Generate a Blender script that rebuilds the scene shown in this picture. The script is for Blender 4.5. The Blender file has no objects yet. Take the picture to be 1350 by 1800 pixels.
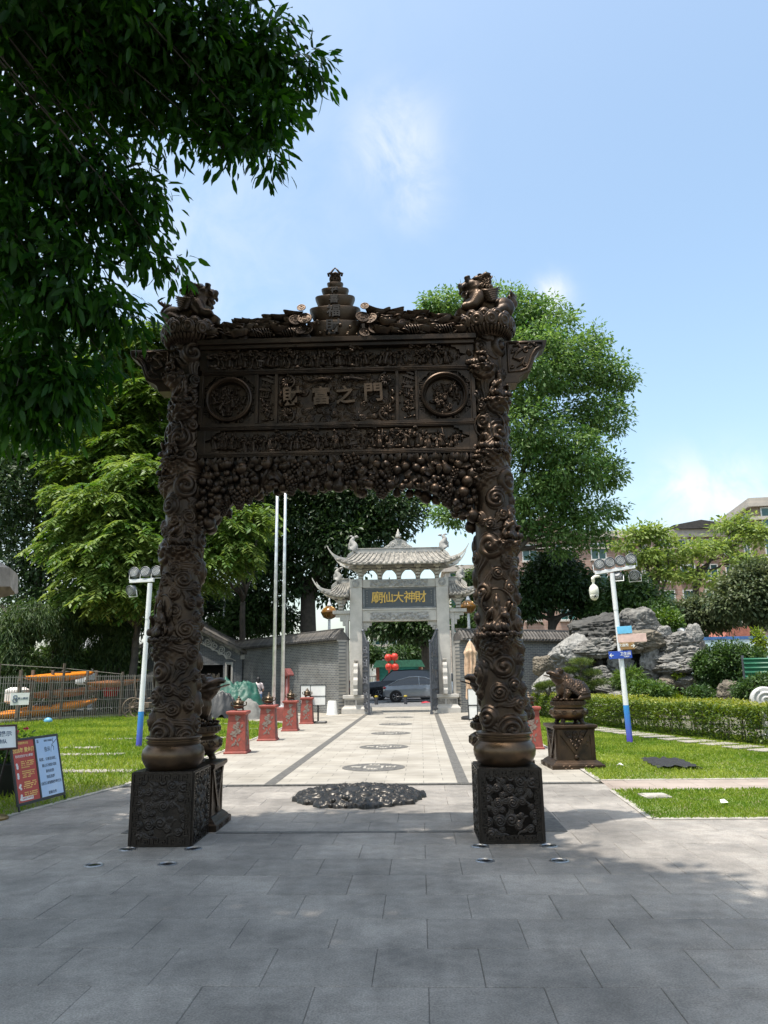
import bpy, bmesh, math, random
import numpy as np
from mathutils import Matrix, Vector, Euler, kdtree
R = math.radians
PI = math.pi
SC = bpy.context.scene
COL = SC.collection
rng = np.random.default_rng(7)
random.seed(7)

# ------------------------------------------------------------------ camera
cam = bpy.data.objects.new('camera', bpy.data.cameras.new('camera'))
COL.objects.link(cam)
cam.data.sensor_fit = 'VERTICAL'
cam.data.sensor_height = 36.0
cam.data.lens = 25.8
cam.data.clip_start = 0.05
cam.data.clip_end = 2000
CR = Matrix(((0.99869, 0.02461, 0.04486), (0.04913, -0.21619, -0.97511), (-0.0143, 0.97604, -0.21711)))
cam.matrix_world = Matrix.Translation((0, 0, 1.6)) @ CR.to_4x4()
SC.camera = cam

# ------------------------------------------------------------------ sky and sun
SUN_TRAVEL = Vector((0.203, 0.213, -1.0)).normalized()
world = bpy.data.worlds.new('World')
SC.world = world
world.use_nodes = True
wn, wl = world.node_tree.nodes, world.node_tree.links
wn.clear()
w_out = wn.new('ShaderNodeOutputWorld')
w_bg = wn.new('ShaderNodeBackground')
sky = wn.new('ShaderNodeTexSky')
sky.sky_type = 'NISHITA'
sky.sun_disc = False
sky.sun_elevation = R(73.6)
sky.sun_rotation = R(223.6)
sky.altitude = 20
sky.air_density = 1.15
sky.dust_density = 3.0
sky.ozone_density = 0.6
w_bg.inputs['Strength'].default_value = 0.15
tc = wn.new('ShaderNodeTexCoord')
def w_math(op, a, b=None, c=None):
    n = wn.new('ShaderNodeMath'); n.operation = op
    for i, v in enumerate((a, b, c)):
        if v is None: continue
        if isinstance(v, (int, float)): n.inputs[i].default_value = v
        else: wl.new(v, n.inputs[i])
    return n.outputs[0]
nz = wn.new('ShaderNodeTexNoise')
nz.inputs['Scale'].default_value = 13.0
nz.inputs['Detail'].default_value = 9.0
nz.inputs['Roughness'].default_value = 0.62
nz.inputs['Distortion'].default_value = 0.5
wl.new(tc.outputs['Generated'], nz.inputs['Vector'])
cloud = None
# (direction, angular size, density) of the small cumulus puffs and the veil to the left
CLOUDS = [((-0.015, 0.775, 0.63), 0.045, 0.62), ((0.005, 0.81, 0.585), 0.035, 0.4), ((0.177, 0.865, 0.468), 0.020, 1.0),
          ((0.345, 0.925, 0.215), 0.038, 1.1), ((0.395, 0.905, 0.215), 0.035, 1.1), ((0.43, 0.885, 0.185), 0.035, 0.8), ((0.29, 0.95, 0.15), 0.06, 0.7), ((-0.35, 0.93, 0.1), 0.25, 0.8),
          ((-0.6, 0.7, 0.5), 0.3, 0.6), ((-0.5, -0.6, 0.7), 0.3, 0.6), ((0.8, -0.3, 0.5), 0.2, 0.7)]
for d, s, k in CLOUDS:
    vm = wn.new('ShaderNodeVectorMath'); vm.operation = 'DISTANCE'
    wl.new(tc.outputs['Generated'], vm.inputs[0])
    vm.inputs[1].default_value = Vector(d).normalized()
    q = w_math('DIVIDE', vm.outputs['Value'], s)
    g = w_math('MULTIPLY', w_math('POWER', 2.718, w_math('MULTIPLY', w_math('MULTIPLY', q, q), -0.7)), k)
    cloud = g if cloud is None else w_math('MAXIMUM', cloud, g)
cm = wn.new('ShaderNodeMapRange')
cm.inputs['From Min'].default_value = 0.33
cm.inputs['From Max'].default_value = 0.60
wl.new(nz.outputs['Fac'], cm.inputs['Value'])
cl_fac = w_math('MULTIPLY', cm.outputs[0], cloud)
cmix = wn.new('ShaderNodeMix'); cmix.data_type = 'RGBA'
wl.new(cl_fac, cmix.inputs[0])
tint = wn.new('ShaderNodeMix'); tint.data_type = 'RGBA'; tint.blend_type = 'MULTIPLY'; tint.inputs[0].default_value = 1.0
wl.new(sky.outputs[0], tint.inputs[6]); tint.inputs[7].default_value = (1.0, 1.04, 0.965, 1)
wl.new(tint.outputs[2], cmix.inputs[6])
cmix.inputs[7].default_value = (3.6, 3.7, 3.85, 1)
wl.new(cmix.outputs[2], w_bg.inputs['Color'])
wl.new(w_bg.outputs[0], w_out.inputs['Surface'])

sun = bpy.data.objects.new('sun', bpy.data.lights.new('sun', 'SUN'))
COL.objects.link(sun)
sun.data.energy = 2.9
sun.data.angle = R(0.53)
sun.data.color = (1.0, 0.95, 0.87)
sun.rotation_euler = SUN_TRAVEL.to_track_quat('-Z', 'Y').to_euler()

SC.view_settings.view_transform = 'Standard'
SC.view_settings.look = 'None'
SC.view_settings.gamma = 1
SC.view_settings.use_curve_mapping = False
SC.view_settings.exposure = 1.0
SC.render.engine = 'CYCLES'
SC.cycles.use_denoising = True
SC.cycles.max_bounces = 6
SC.cycles.transparent_max_bounces = 8
# ------------------------------------------------------------------ helpers: geometry
def np_mesh(name, V, F, uv=None, smooth=False):
    """mesh from numpy vertices and an (n,3) or (n,4) face array"""
    V = np.asarray(V, dtype=np.float32); F = np.asarray(F, dtype=np.int32)
    me = bpy.data.meshes.new(name)
    k = F.shape[1]
    me.vertices.add(len(V)); me.vertices.foreach_set('co', V.ravel())
    me.loops.add(F.size); me.loops.foreach_set('vertex_index', F.ravel())
    me.polygons.add(len(F))
    me.polygons.foreach_set('loop_start', np.arange(0, F.size, k, dtype=np.int32))
    if smooth: me.polygons.foreach_set('use_smooth', np.ones(len(F), dtype=bool))
    me.update(calc_edges=True)
    return me

def tag(o, label=None, cat=None, group=None, kind=None):
    if label: o['label'] = label
    if cat: o['category'] = cat
    if group: o['group'] = group
    if kind: o['kind'] = kind
    return o

def thing(name, label, cat, loc=(0, 0, 0), rz=0.0, group=None):
    o = bpy.data.objects.new(name, None)
    o.empty_display_size = 0.1
    COL.objects.link(o)
    o.location = loc; o.rotation_euler = (0, 0, rz)
    return tag(o, label, cat, group)

def mk(name, me, mat=None, parent=None, loc=None, rot=None, scale=None):
    o = bpy.data.objects.new(name, me)
    COL.objects.link(o)
    if mat is not None and len(me.materials) == 0: me.materials.append(mat)
    if parent is not None: o.parent = parent
    if loc is not None: o.location = loc
    if rot is not None: o.rotation_euler = rot
    if scale is not None: o.scale = scale if hasattr(scale, '__len__') else (scale,) * 3
    return o

def kids(o): return [c for c in bpy.data.objects if c.parent == o]
def copy_tree(o, parent=None, table=None):
    """a thing, its parts and their sub-parts (shared mesh data)"""
    if table is None:
        table = {}
        for c in COL.objects:
            if c.parent: table.setdefault(c.parent.name, []).append(c)
    c = o.copy(); COL.objects.link(c)
    if parent is not None: c.parent = parent
    for ch in table.get(o.name, []): copy_tree(ch, c, table)
    return c

class MB:
    """collects simple shapes into one mesh"""
    def __init__(s): s.v = []; s.f = []; s.M = None
    def add(s, vs, fs):
        n = len(s.v)
        if s.M is not None: vs = [tuple(s.M @ Vector(p)) for p in vs]
        s.v += [tuple(p) for p in vs]; s.f += [tuple(i + n for i in f) for f in fs]
        return s
    def box(s, x0, x1, y0, y1, z0, z1):
        return s.add([(x0,y0,z0),(x1,y0,z0),(x1,y1,z0),(x0,y1,z0),(x0,y0,z1),(x1,y0,z1),(x1,y1,z1),(x0,y1,z1)],
                     [(0,3,2,1),(4,5,6,7),(0,1,5,4),(1,2,6,5),(2,3,7,6),(3,0,4,7)])
    def cbox(s, c, sz): 
        return s.box(c[0]-sz[0]/2,c[0]+sz[0]/2,c[1]-sz[1]/2,c[1]+sz[1]/2,c[2]-sz[2]/2,c[2]+sz[2]/2)
    def frust(s, cx, cy, z0, z1, a0, b0, a1, b1):
        return s.add([(cx-a0,cy-b0,z0),(cx+a0,cy-b0,z0),(cx+a0,cy+b0,z0),(cx-a0,cy+b0,z0),(cx-a1,cy-b1,z1),(cx+a1,cy-b1,z1),(cx+a1,cy+b1,z1),(cx-a1,cy+b1,z1)],
                     [(0,3,2,1),(4,5,6,7),(0,1,5,4),(1,2,6,5),(2,3,7,6),(3,0,4,7)])
    def steps(s, cx, cy, prof, ratio=1.0):
        """square lathe: list of (half width, z)"""
        vs = []; fs = []
        for a, z in prof:
            b = a * ratio if ratio > 0 else a + ratio
            vs += [(cx-a,cy-b,z),(cx+a,cy-b,z),(cx+a,cy+b,z),(cx-a,cy+b,z)]
        for i in range(len(prof)-1):
            for k in range(4):
                j = (k+1) % 4
                fs.append((i*4+k, i*4+j, i*4+4+j, i*4+4+k))
        fs.append((3,2,1,0)); n = len(vs); fs.append((n-4,n-3,n-2,n-1))
        return s.add(vs, fs)
    def prism(s, poly, a0, a1, plane='xz'):
        """polygon (counter-clockwise) extruded from a0 to a1 along the remaining axis"""
        n = len(poly)
        def put(p, a): 
            return (p[0], a, p[1]) if plane == 'xz' else ((a, p[0], p[1]) if plane == 'yz' else (p[0], p[1], a))
        vs = [put(p, a0) for p in poly] + [put(p, a1) for p in poly]
        fs = [tuple(range(n)), tuple(range(2*n-1, n-1, -1))]
        for i in range(n):
            j = (i+1) % n
            fs.append((i, n+i, n+j, j))
        if plane == 'xy': fs = [tuple(reversed(f)) for f in fs]
        return s.add(vs, fs)
    def lathe(s, prof, c=(0,0,0), n=20, sx=1.0, sy=1.0, cap=True):
        vs = []; fs = []
        for r, z in prof:
            for k in range(n):
                a = 2*PI*k/n
                vs.append((c[0]+r*sx*math.cos(a), c[1]+r*sy*math.sin(a), c[2]+z))
        for i in range(len(prof)-1):
            for k in range(n):
                j = (k+1) % n
                fs.append((i*n+k, i*n+j, i*n+n+j, i*n+n+k))
        if cap:
            fs.append(tuple(range(n-1,-1,-1))); m = len(vs); fs.append(tuple(range(m-n, m)))
        return s.add(vs, fs)
    def tube(s, pts, r, n=8, cap=True):
        pts = [Vector(p) for p in pts]
        if not hasattr(r, '__len__'): r = [r]*len(pts)
        vs = []; fs = []
        up = None
        for i, p in enumerate(pts):
            t = (pts[min(i+1, len(pts)-1)] - pts[max(i-1, 0)])
            if t.length < 1e-9: t = Vector((0,0,1))
            t.normalize()
            if up is None:
                up = Vector((0,0,1)) if abs(t.z) < 0.9 else Vector((1,0,0))
            u = (up - t*up.dot(t))
            if u.length < 1e-5: u = t.orthogonal()
            u.normalize(); w = t.cross(u); up = u
            for k in range(n):
                a = 2*PI*k/n
                vs.append(p + u*(r[i]*math.cos(a)) + w*(r[i]*math.sin(a)))
        for i in range(len(pts)-1):
            for k in range(n):
                j = (k+1) % n
                fs.append((i*n+k, i*n+j, i*n+n+j, i*n+n+k))
        if cap:
            fs.append(tuple(range(n-1,-1,-1))); m = len(vs); fs.append(tuple(range(m-n, m)))
        return s.add(vs, fs)
    def ell(s, c, r, n=12, m=8, rot=None):
        if not hasattr(r, '__len__'): r = (r, r, r)
        Mr = Euler(rot).to_matrix() if rot is not None else Matrix.Identity(3)
        vs = []; fs = []
        C = Vector(c)
        vs.append(C + Mr @ Vector((0,0,-r[2])))
        for i in range(1, m):
            ph = -PI/2 + PI*i/m
            for k in range(n):
                a = 2*PI*k/n
                vs.append(C + Mr @ Vector((r[0]*math.cos(ph)*math.cos(a), r[1]*math.cos(ph)*math.sin(a), r[2]*math.sin(ph))))
        vs.append(C + Mr @ Vector((0,0,r[2])))
        for k in range(n): fs.append((0, 1+(k+1)%n, 1+k))
        for i in range(m-2):
            for k in range(n):
                j = (k+1) % n
                fs.append((1+i*n+k, 1+i*n+j, 1+i*n+n+j, 1+i*n+n+k))
        L = len(vs)-1
        for k in range(n): fs.append((L, L-n+k, L-n+(k+1)%n))
        return s.add(vs, fs)
    def limb(s, pts, rs, n=10):
        """overlapping spheres along a line: for voxel unions"""
        for (p, q), (r0, r1) in zip(zip(pts[:-1], pts[1:]), zip(rs[:-1], rs[1:])):
            p = Vector(p); q = Vector(q)
            k = max(2, int((q-p).length / (min(r0, r1)*0.5)) + 1)
            for i in range(k+1):
                t = i/k
                s.ell(p.lerp(q, t), r0+(r1-r0)*t, n, 6)
        return s
    def mesh(s, name='mesh', smooth=False, bevel=0.0, seg=1):
        me = bpy.data.meshes.new(name)
        me.from_pydata(s.v, [], s.f)
        if bevel > 0:
            bm = bmesh.new(); bm.from_mesh(me)
            es = [e for e in bm.edges if len(e.link_faces) == 2 and e.calc_face_angle(0) > 0.5]
            bmesh.ops.bevel(bm, geom=es, offset=bevel, segments=seg, profile=0.6, affect='EDGES', clamp_overlap=True)
            bm.to_mesh(me); bm.free()
        if smooth: 
            me.polygons.foreach_set('use_smooth', np.ones(len(me.polygons), dtype=bool))
            if smooth != True: 
                try: me.set_sharp_from_angle(angle=R(smooth))
                except Exception: pass
        me.update()
        return me
    def build(s, name, mat, parent=None, smooth=False, bevel=0.0, loc=None, rot=None, seg=1):
        return mk(name, s.mesh(name, smooth, bevel, seg), mat, parent, loc, rot)

def union(mb, voxel, smooth=4, name='mesh'):
    """voxel union of the collected blobs into one continuous skin"""
    me = mb.mesh('tmp')
    o = bpy.data.objects.new('tmp', me); COL.objects.link(o)
    m = o.modifiers.new('r', 'REMESH'); m.mode = 'VOXEL'; m.voxel_size = voxel; m.use_smooth_shade = True
    if smooth:
        q = o.modifiers.new('s', 'SMOOTH'); q.iterations = smooth; q.factor = 0.5
    dg = bpy.context.evaluated_depsgraph_get(); dg.update()
    r = bpy.data.meshes.new_from_object(o.evaluated_get(dg))
    r.name = name
    bpy.data.objects.remove(o); bpy.data.meshes.remove(me)
    r.polygons.foreach_set('use_smooth', np.ones(len(r.polygons), dtype=bool))
    return r

def mesh_co(me):
    a = np.empty(len(me.vertices)*3, dtype=np.float32); me.vertices.foreach_get('co', a); return a.reshape(-1, 3)
def mesh_no(me):
    a = np.empty(len(me.vertices)*3, dtype=np.float32); me.vertex_normals.foreach_get('vector', a); return a.reshape(-1, 3)
def push(me, h):
    """move each vertex along its normal by h"""
    c = mesh_co(me) + mesh_no(me)*np.asarray(h, dtype=np.float32)[:, None]
    me.vertices.foreach_set('co', c.ravel()); me.update()

def vnoise(P, scale, seed=0, octaves=3, rough=0.5):
    """smooth value noise at points P (n,3), about -1..1"""
    P = np.asarray(P, dtype=np.float64)*scale
    out = np.zeros(len(P)); amp = 1.0; tot = 0.0
    for o in range(octaves):
        i = np.floor(P).astype(np.int64); f = P-i; f = f*f*(3-2*f)
        def h(dx, dy, dz):
            n = (i[:,0]+dx)*374761393 + (i[:,1]+dy)*668265263 + (i[:,2]+dz)*2147483647 + seed*974634777 + o*91138233
            n = (n ^ (n >> 13))*1274126177
            n = n ^ (n >> 16)
            return (n & 0xffff)/32767.5 - 1
        x, y, z = f[:,0], f[:,1], f[:,2]
        a = (h(0,0,0)*(1-x)+h(1,0,0)*x)*(1-y) + (h(0,1,0)*(1-x)+h(1,1,0)*x)*y
        b = (h(0,0,1)*(1-x)+h(1,0,1)*x)*(1-y) + (h(0,1,1)*(1-x)+h(1,1,1)*x)*y
        out += amp*(a*(1-z)+b*z); tot += amp; amp *= rough; P = P*2.03
    return out/tot

TXT = {}
def text_mesh(s, size=1.0, depth=0.05, bold=0.0):
    """lettering standing in the XZ plane, centred on the origin, facing -Y"""
    key = (s, size, depth, bold)
    if key in TXT: return TXT[key]
    cu = bpy.data.curves.new('lettering', 'FONT')
    cu.body = s; cu.size = size; cu.extrude = depth/2; cu.align_x = 'CENTER'; cu.align_y = 'CENTER'; cu.offset = bold
    cu.resolution_u = 3
    o = bpy.data.objects.new('tmp', cu); COL.objects.link(o)
    dg = bpy.context.evaluated_depsgraph_get(); dg.update()
    me = bpy.data.meshes.new_from_object(o.evaluated_get(dg))
    bpy.data.objects.remove(o)
    me.transform(Matrix.Rotation(PI/2, 4, 'X'))
    TXT[key] = me
    return me

# ------------------------------------------------------------------ helpers: materials
def node_mat(name):
    m = bpy.data.materials.new(name); m.use_nodes = True
    return m, m.node_tree.nodes, m.node_tree.links, m.node_tree.nodes['Principled BSDF']

def mat(name, col, rough=0.7, metal=0.0, var=0.25, scale=6.0, col2=None, bump=0.0, bscale=60.0, rand=0.0, spec=0.5, coords='Object', detail=6.0):
    """principled surface with two-tone noise, fine bump and an optional random tone per object"""
    m, N, L, b = node_mat(name)
    t = N.new('ShaderNodeTexCoord')
    n1 = N.new('ShaderNodeTexNoise'); n1.inputs['Scale'].default_value = scale; n1.inputs['Detail'].default_value = detail; n1.inputs['Roughness'].default_value = 0.6
    L.new(t.outputs[coords], n1.inputs['Vector'])
    mx = N.new('ShaderNodeMix'); mx.data_type = 'RGBA'
    c2 = col2 if col2 else tuple(c*(1-var) for c in col)
    c1 = col if col2 else tuple(min(1, c*(1+var)) for c in col)
    mx.inputs[6].default_value = (*c1, 1); mx.inputs[7].default_value = (*c2, 1)
    mr = N.new('ShaderNodeMapRange'); mr.inputs['From Min'].default_value = 0.35; mr.inputs['From Max'].default_value = 0.65
    L.new(n1.outputs['Fac'], mr.inputs['Value']); L.new(mr.outputs[0], mx.inputs[0])
    out = mx.outputs[2]
    if rand > 0:
        oi = N.new('ShaderNodeObjectInfo')
        hs = N.new('ShaderNodeHueSaturation')
        r2 = N.new('ShaderNodeMapRange'); r2.inputs['To Min'].default_value = 1-rand; r2.inputs['To Max'].default_value = 1+rand
        L.new(oi.outputs['Random'], r2.inputs['Value']); L.new(r2.outputs[0], hs.inputs['Value']); L.new(out, hs.inputs['Color'])
        out = hs.outputs[0]
    L.new(out, b.inputs['Base Color'])
    b.inputs['Roughness'].default_value = rough; b.inputs['Metallic'].default_value = metal
    b.inputs['Specular IOR Level'].default_value = spec
    if bump > 0:
        n2 = N.new('ShaderNodeTexNoise'); n2.inputs['Scale'].default_value = bscale; n2.inputs['Detail'].default_value = 4
        L.new(t.outputs[coords], n2.inputs['Vector'])
        bp = N.new('ShaderNodeBump'); bp.inputs['Strength'].default_value = bump; bp.inputs['Distance'].default_value = 0.02
        L.new(n2.outputs['Fac'], bp.inputs['Height']); L.new(bp.outputs[0], b.inputs['Normal'])
    return m

def leaf_mat(name, c_dark, c_light, trans=0.35, rough=0.45, spec=0.4):
    """leaf surface: hue varies leaf by leaf (face attribute) and lets light through"""
    m, N, L, b = node_mat(name)
    at = N.new('ShaderNodeAttribute'); at.attribute_name = 'hue'
    mx = N.new('ShaderNodeMix'); mx.data_type = 'RGBA'
    mx.inputs[6].default_value = (*c_dark, 1); mx.inputs[7].default_value = (*c_light, 1)
    L.new(at.outputs['Fac'], mx.inputs[0])
    L.new(mx.outputs[2], b.inputs['Base Color'])
    b.inputs['Roughness'].default_value = rough; b.inputs['Specular IOR Level'].default_value = spec
    tr = N.new('ShaderNodeBsdfTranslucent')
    hs = N.new('ShaderNodeHueSaturation'); hs.inputs['Hue'].default_value = 0.485; hs.inputs['Saturation'].default_value = 1.15; hs.inputs['Value'].default_value = 1.5
    L.new(mx.outputs[2], hs.inputs['Color']); L.new(hs.outputs[0], tr.inputs['Color'])
    ms = N.new('ShaderNodeMixShader'); ms.inputs[0].default_value = trans
    L.new(b.outputs[0], ms.inputs[1]); L.new(tr.outputs[0], ms.inputs[2])
    L.new(ms.outputs[0], N['Material Output'].inputs['Surface'])
    return m

def brick_mat(name, c1, c2, mortar, bw=0.24, bh=0.062, rough=0.85, ms=0.012, axes='xz', patch=None):
    m, N, L, b = node_mat(name)
    t = N.new('ShaderNodeTexCoord'); sp = N.new('ShaderNodeSeparateXYZ'); cb = N.new('ShaderNodeCombineXYZ')
    L.new(t.outputs['Object'], sp.inputs[0])
    ix = {'x': 0, 'y': 1, 'z': 2}
    L.new(sp.outputs[ix[axes[0]]], cb.inputs[0]); L.new(sp.outputs[ix[axes[1]]], cb.inputs[1])
    br = N.new('ShaderNodeTexBrick')
    br.inputs['Color1'].default_value = (*c1, 1); br.inputs['Color2'].default_value = (*c2, 1); br.inputs['Mortar'].default_value = (*mortar, 1)
    br.inputs['Scale'].default_value = 1.0; br.inputs['Mortar Size'].default_value = ms
    br.inputs['Brick Width'].default_value = bw; br.inputs['Row Height'].default_value = bh
    L.new(cb.outputs[0], br.inputs['Vector'])
    nz = N.new('ShaderNodeTexNoise'); nz.inputs['Scale'].default_value = 1.3; nz.inputs['Detail'].default_value = 8
    L.new(t.outputs['Object'], nz.inputs['Vector'])
    mx = N.new('ShaderNodeMix'); mx.data_type = 'RGBA'; mx.blend_type = 'MULTIPLY'; mx.inputs[0].default_value = 0.7
    rp = N.new('ShaderNodeValToRGB'); rp.color_ramp.elements[0].position = 0.3; rp.color_ramp.elements[0].color = (0.55, 0.53, 0.5, 1); rp.color_ramp.elements[1].position = 0.65; rp.color_ramp.elements[1].color = (1, 1, 1, 1)
    L.new(nz.outputs['Fac'], rp.inputs[0]); L.new(br.outputs[0], mx.inputs[6]); L.new(rp.outputs[0], mx.inputs[7])
    L.new(mx.outputs[2], b.inputs['Base Color']); b.inputs['Roughness'].default_value = rough
    bp = N.new('ShaderNodeBump'); bp.inputs['Strength'].default_value = 0.5; bp.inputs['Distance'].default_value = 0.01; bp.invert = True
    L.new(br.outputs['Fac'], bp.inputs['Height']); L.new(bp.outputs[0], b.inputs['Normal'])
    return m

# ------------------------------------------------------------------ helpers: leaves and trees
def unit(a):
    return a/np.maximum(np.linalg.norm(a, axis=-1, keepdims=True), 1e-9)

def leaf_arrays(C, D, Nn, Ln, Wd, fold=0.12, six=False, droop=0.0):
    """C base, D direction, Nn normal, length, width -> vertices, faces"""
    D = unit(D); S = unit(np.cross(D, Nn)); U = np.cross(S, D)
    Ln = Ln[:, None]; Wd = Wd[:, None]
    n = len(C)
    if not six:
        V = np.stack([C, C + D*Ln*0.45 + S*Wd*0.5 + U*Wd*fold, C + D*Ln - U*Ln*droop, C + D*Ln*0.45 - S*Wd*0.5 + U*Wd*fold], 1).reshape(-1, 3)
        b = np.arange(n)[:, None]*4
        F = np.concatenate([b+np.array([[0,1,2]]), b+np.array([[0,2,3]])], 1).reshape(-1, 3)
        return V, F, 2
    a = C + D*Ln*0.28 - U*Ln*droop*0.1; e = C + D*Ln*0.68 - U*Ln*droop*0.5
    V = np.stack([C, a + S*Wd*0.42 + U*Wd*fold, e + S*Wd*0.42 + U*Wd*fold, C + D*Ln - U*Ln*droop, e - S*Wd*0.42 + U*Wd*fold, a - S*Wd*0.42 + U*Wd*fold, a, e], 1).reshape(-1, 3)
    b = np.arange(n)[:, None]*8
    tri = np.array([[0,1,6],[1,2,7],[1,7,6],[2,3,7],[3,4,7],[4,5,6],[4,6,7],[5,0,6]])
    F = (b[:, None, :] + tri[None]).reshape(-1, 3)
    return V, F, 8

def leaf_mesh(name, C, D, Nn, Ln, Wd, hue, **k):
    V, F, per = leaf_arrays(C, D, Nn, Ln, Wd, **k)
    me = np_mesh(name, V, F)
    at = me.attributes.new('hue', 'FLOAT', 'FACE')
    at.data.foreach_set('value', np.repeat(hue, per).astype(np.float32))
    return me

def in_blobs(r, blobs, n, shell=0.45):
    """n points in ellipsoid blobs, pushed towards the surface; returns points, outward directions"""
    w = np.array([b[1][0]*b[1][1]*b[1][2] for b in blobs])**0.72
    k = r.choice(len(blobs), n, p=w/w.sum())
    d = unit(r.normal(size=(n, 3)))
    rad = r.uniform(0, 1, n)**shell
    c = np.array([b[0] for b in blobs])[k]; s = np.array([b[1] for b in blobs])[k]
    lump = 1 + 0.22*vnoise(d*1.0 + c*0.37, 2.2, 5, 2)
    return c + d*s*(rad*lump)[:, None], d

def crown_mesh(name, blobs, n_cl, per, cl_r, leaf, seed, down=0.35, wl=0.45, shell=0.4, six=False, flat=0.6, hue=(0.5, 0.28), droop=0.1):
    """leaf clusters through the crown's volume"""
    r = np.random.default_rng(seed)
    P, O = in_blobs(r, blobs, n_cl, shell)
    ch = np.clip(r.normal(hue[0], hue[1], n_cl), 0, 1)
    idx = np.repeat(np.arange(n_cl), per); n = len(idx)
    off = r.normal(size=(n, 3))*np.array([1, 1, flat])
    C = P[idx] + unit(off)*cl_r*(r.uniform(0, 1, n)**0.6)[:, None]
    D = unit(off)*0.7 + O[idx]*0.35 + r.normal(size=(n, 3))*0.35 + np.array([0, 0, -down])
    Nn = O[idx]*0.35 + np.array([0, 0, 0.8]) + r.normal(size=(n, 3))*0.45
    Ln = leaf*r.uniform(0.65, 1.25, n)
    h = np.clip(ch[idx] + r.normal(0, 0.14, n), 0, 1)
    return leaf_mesh(name, C, D, Nn, Ln, Ln*wl*r.uniform(0.8, 1.2, n), h, six=six, droop=droop)

def pinnate_mesh(name, blobs, n_fr, pairs, fl, leaf, seed, shell=0.5, hue=(0.5, 0.3), droop=0.5, wl=0.36, keep=None):
    """fronds of paired leaflets on arching stalks"""
    r = np.random.default_rng(seed)
    P, O = in_blobs(r, blobs, n_fr, shell)
    if keep is not None:
        k = keep(P); P = P[k]; O = O[k]; n_fr = len(P)
    az = r.uniform(0, 2*PI, n_fr)
    H = unit(np.stack([np.cos(az), np.sin(az), np.zeros(n_fr)], 1)*0.7 + O*np.array([0.8, 0.8, 0.15]))
    fh = np.clip(r.normal(hue[0], hue[1], n_fr), 0, 1)
    Cs, Ds, Ns, Hs = [], [], [], []
    L = fl*r.uniform(0.7, 1.2, n_fr)
    S = unit(np.cross(H, np.array([0, 0, 1.0])))
    for i in range(pairs):
        t = (i+0.6)/pairs
        base = P + H*(L*t)[:, None] + np.array([0, 0, 1.0])*(L*(0.25*t - droop*t*t))[:, None]
        tan = unit(H + np.array([0, 0, 1.0])*(0.25 - 2*droop*t))
        for sgn in (-1, 1):
            Cs.append(base); Ds.append(S*sgn*0.8 + tan*0.65 + np.array([0, 0, -0.18]) + r.normal(size=base.shape)*0.12)
            Ns.append(np.array([0, 0, 1.0]) + tan*0.1 + r.normal(size=base.shape)*0.22); Hs.append(np.clip(fh + r.normal(0, 0.1, n_fr), 0, 1))
    C = np.concatenate(Cs); D = np.concatenate(Ds); Nn = np.concatenate(Ns); h = np.concatenate(Hs)
    Ln = leaf*r.uniform(0.75, 1.2, len(C))
    return leaf_mesh(name, C, D, Nn, Ln, Ln*wl, h)

def limbs_mesh(base, fork, r0, blobs, seed, per_blob=3, wob=0.15, n=8, twig=0.12):
    """tapered trunk from base to fork, limbs into every blob and twigs off the limbs"""
    r = random.Random(seed)
    mb = MB()
    base = Vector(base); fork = Vector(fork)
    h = (fork-base).length
    k = 6
    pts = [base.lerp(fork, i/k) + Vector((r.uniform(-1,1), r.uniform(-1,1), 0))*wob*0.35*(0 if i in (0, k) else 1) for i in range(k+1)]
    mb.tube([pts[0]-Vector((0,0,0.15))] + pts, [r0*1.45, r0*1.25] + [r0*(1.0-0.3*i/k) for i in range(1, k+1)], 12)
    curves = []
    order = sorted(range(len(blobs)), key=lambda i: -(Vector(blobs[i][0])-fork).length)
    main = order[::max(1, len(order)//5)][:6]
    for n_, i_ in enumerate(main + [i for i in order if i not in main]):
        c, s = blobs[i_]; c = Vector(c)
        for j in range(per_blob if n_ >= len(main) else 1):
            tgt = c + Vector((r.uniform(-1,1)*s[0], r.uniform(-1,1)*s[1], r.uniform(-0.4,0.9)*s[2]))*(0.75 if j else 0.3)
            if n_ < len(main):
                st = pts[r.choice([k, k, k-1])]; ra = r0*r.uniform(0.42, 0.58)
            else:
                st, ra = min(((p, q) for cv_ in curves[:len(main)] for p, q in cv_[1:-1]), key=lambda e: (e[0]-tgt).length + (3.0 if e[0].z > tgt.z else 0))
                ra *= 0.62
            L = (tgt-st).length
            mid = st.lerp(tgt, 0.45) + Vector((r.uniform(-1,1), r.uniform(-1,1), r.uniform(-0.1,1.0)))*wob*L*0.9
            cv = []
            for i in range(10):
                t = i/9
                cv.append(st*(1-t)**2 + mid*2*t*(1-t) + tgt*t*t + Vector((r.uniform(-1,1), r.uniform(-1,1), r.uniform(-1,1)))*L*0.018*(0 if i in (0, 9) else 1))
            rad_ = [max(0.008, ra*(1-0.85*i/9)) for i in range(10)]
            mb.tube(cv, rad_, n); curves.append(list(zip(cv, rad_)))
            for q in range(3):
                i = r.randint(4, 8)
                d = Vector((r.uniform(-1,1)*s[0], r.uniform(-1,1)*s[1], r.uniform(-0.3,0.8)*s[2]))*0.6
                e = cv[i] + d
                m2 = cv[i].lerp(e, 0.5) + Vector((r.uniform(-1,1), r.uniform(-1,1), r.uniform(0,1)))*d.length*twig
                mb.tube([cv[i], m2, e], [rad_[i]*0.6, rad_[i]*0.35, 0.006], 5)
    return mb.mesh('trunk', smooth=True)
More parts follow.
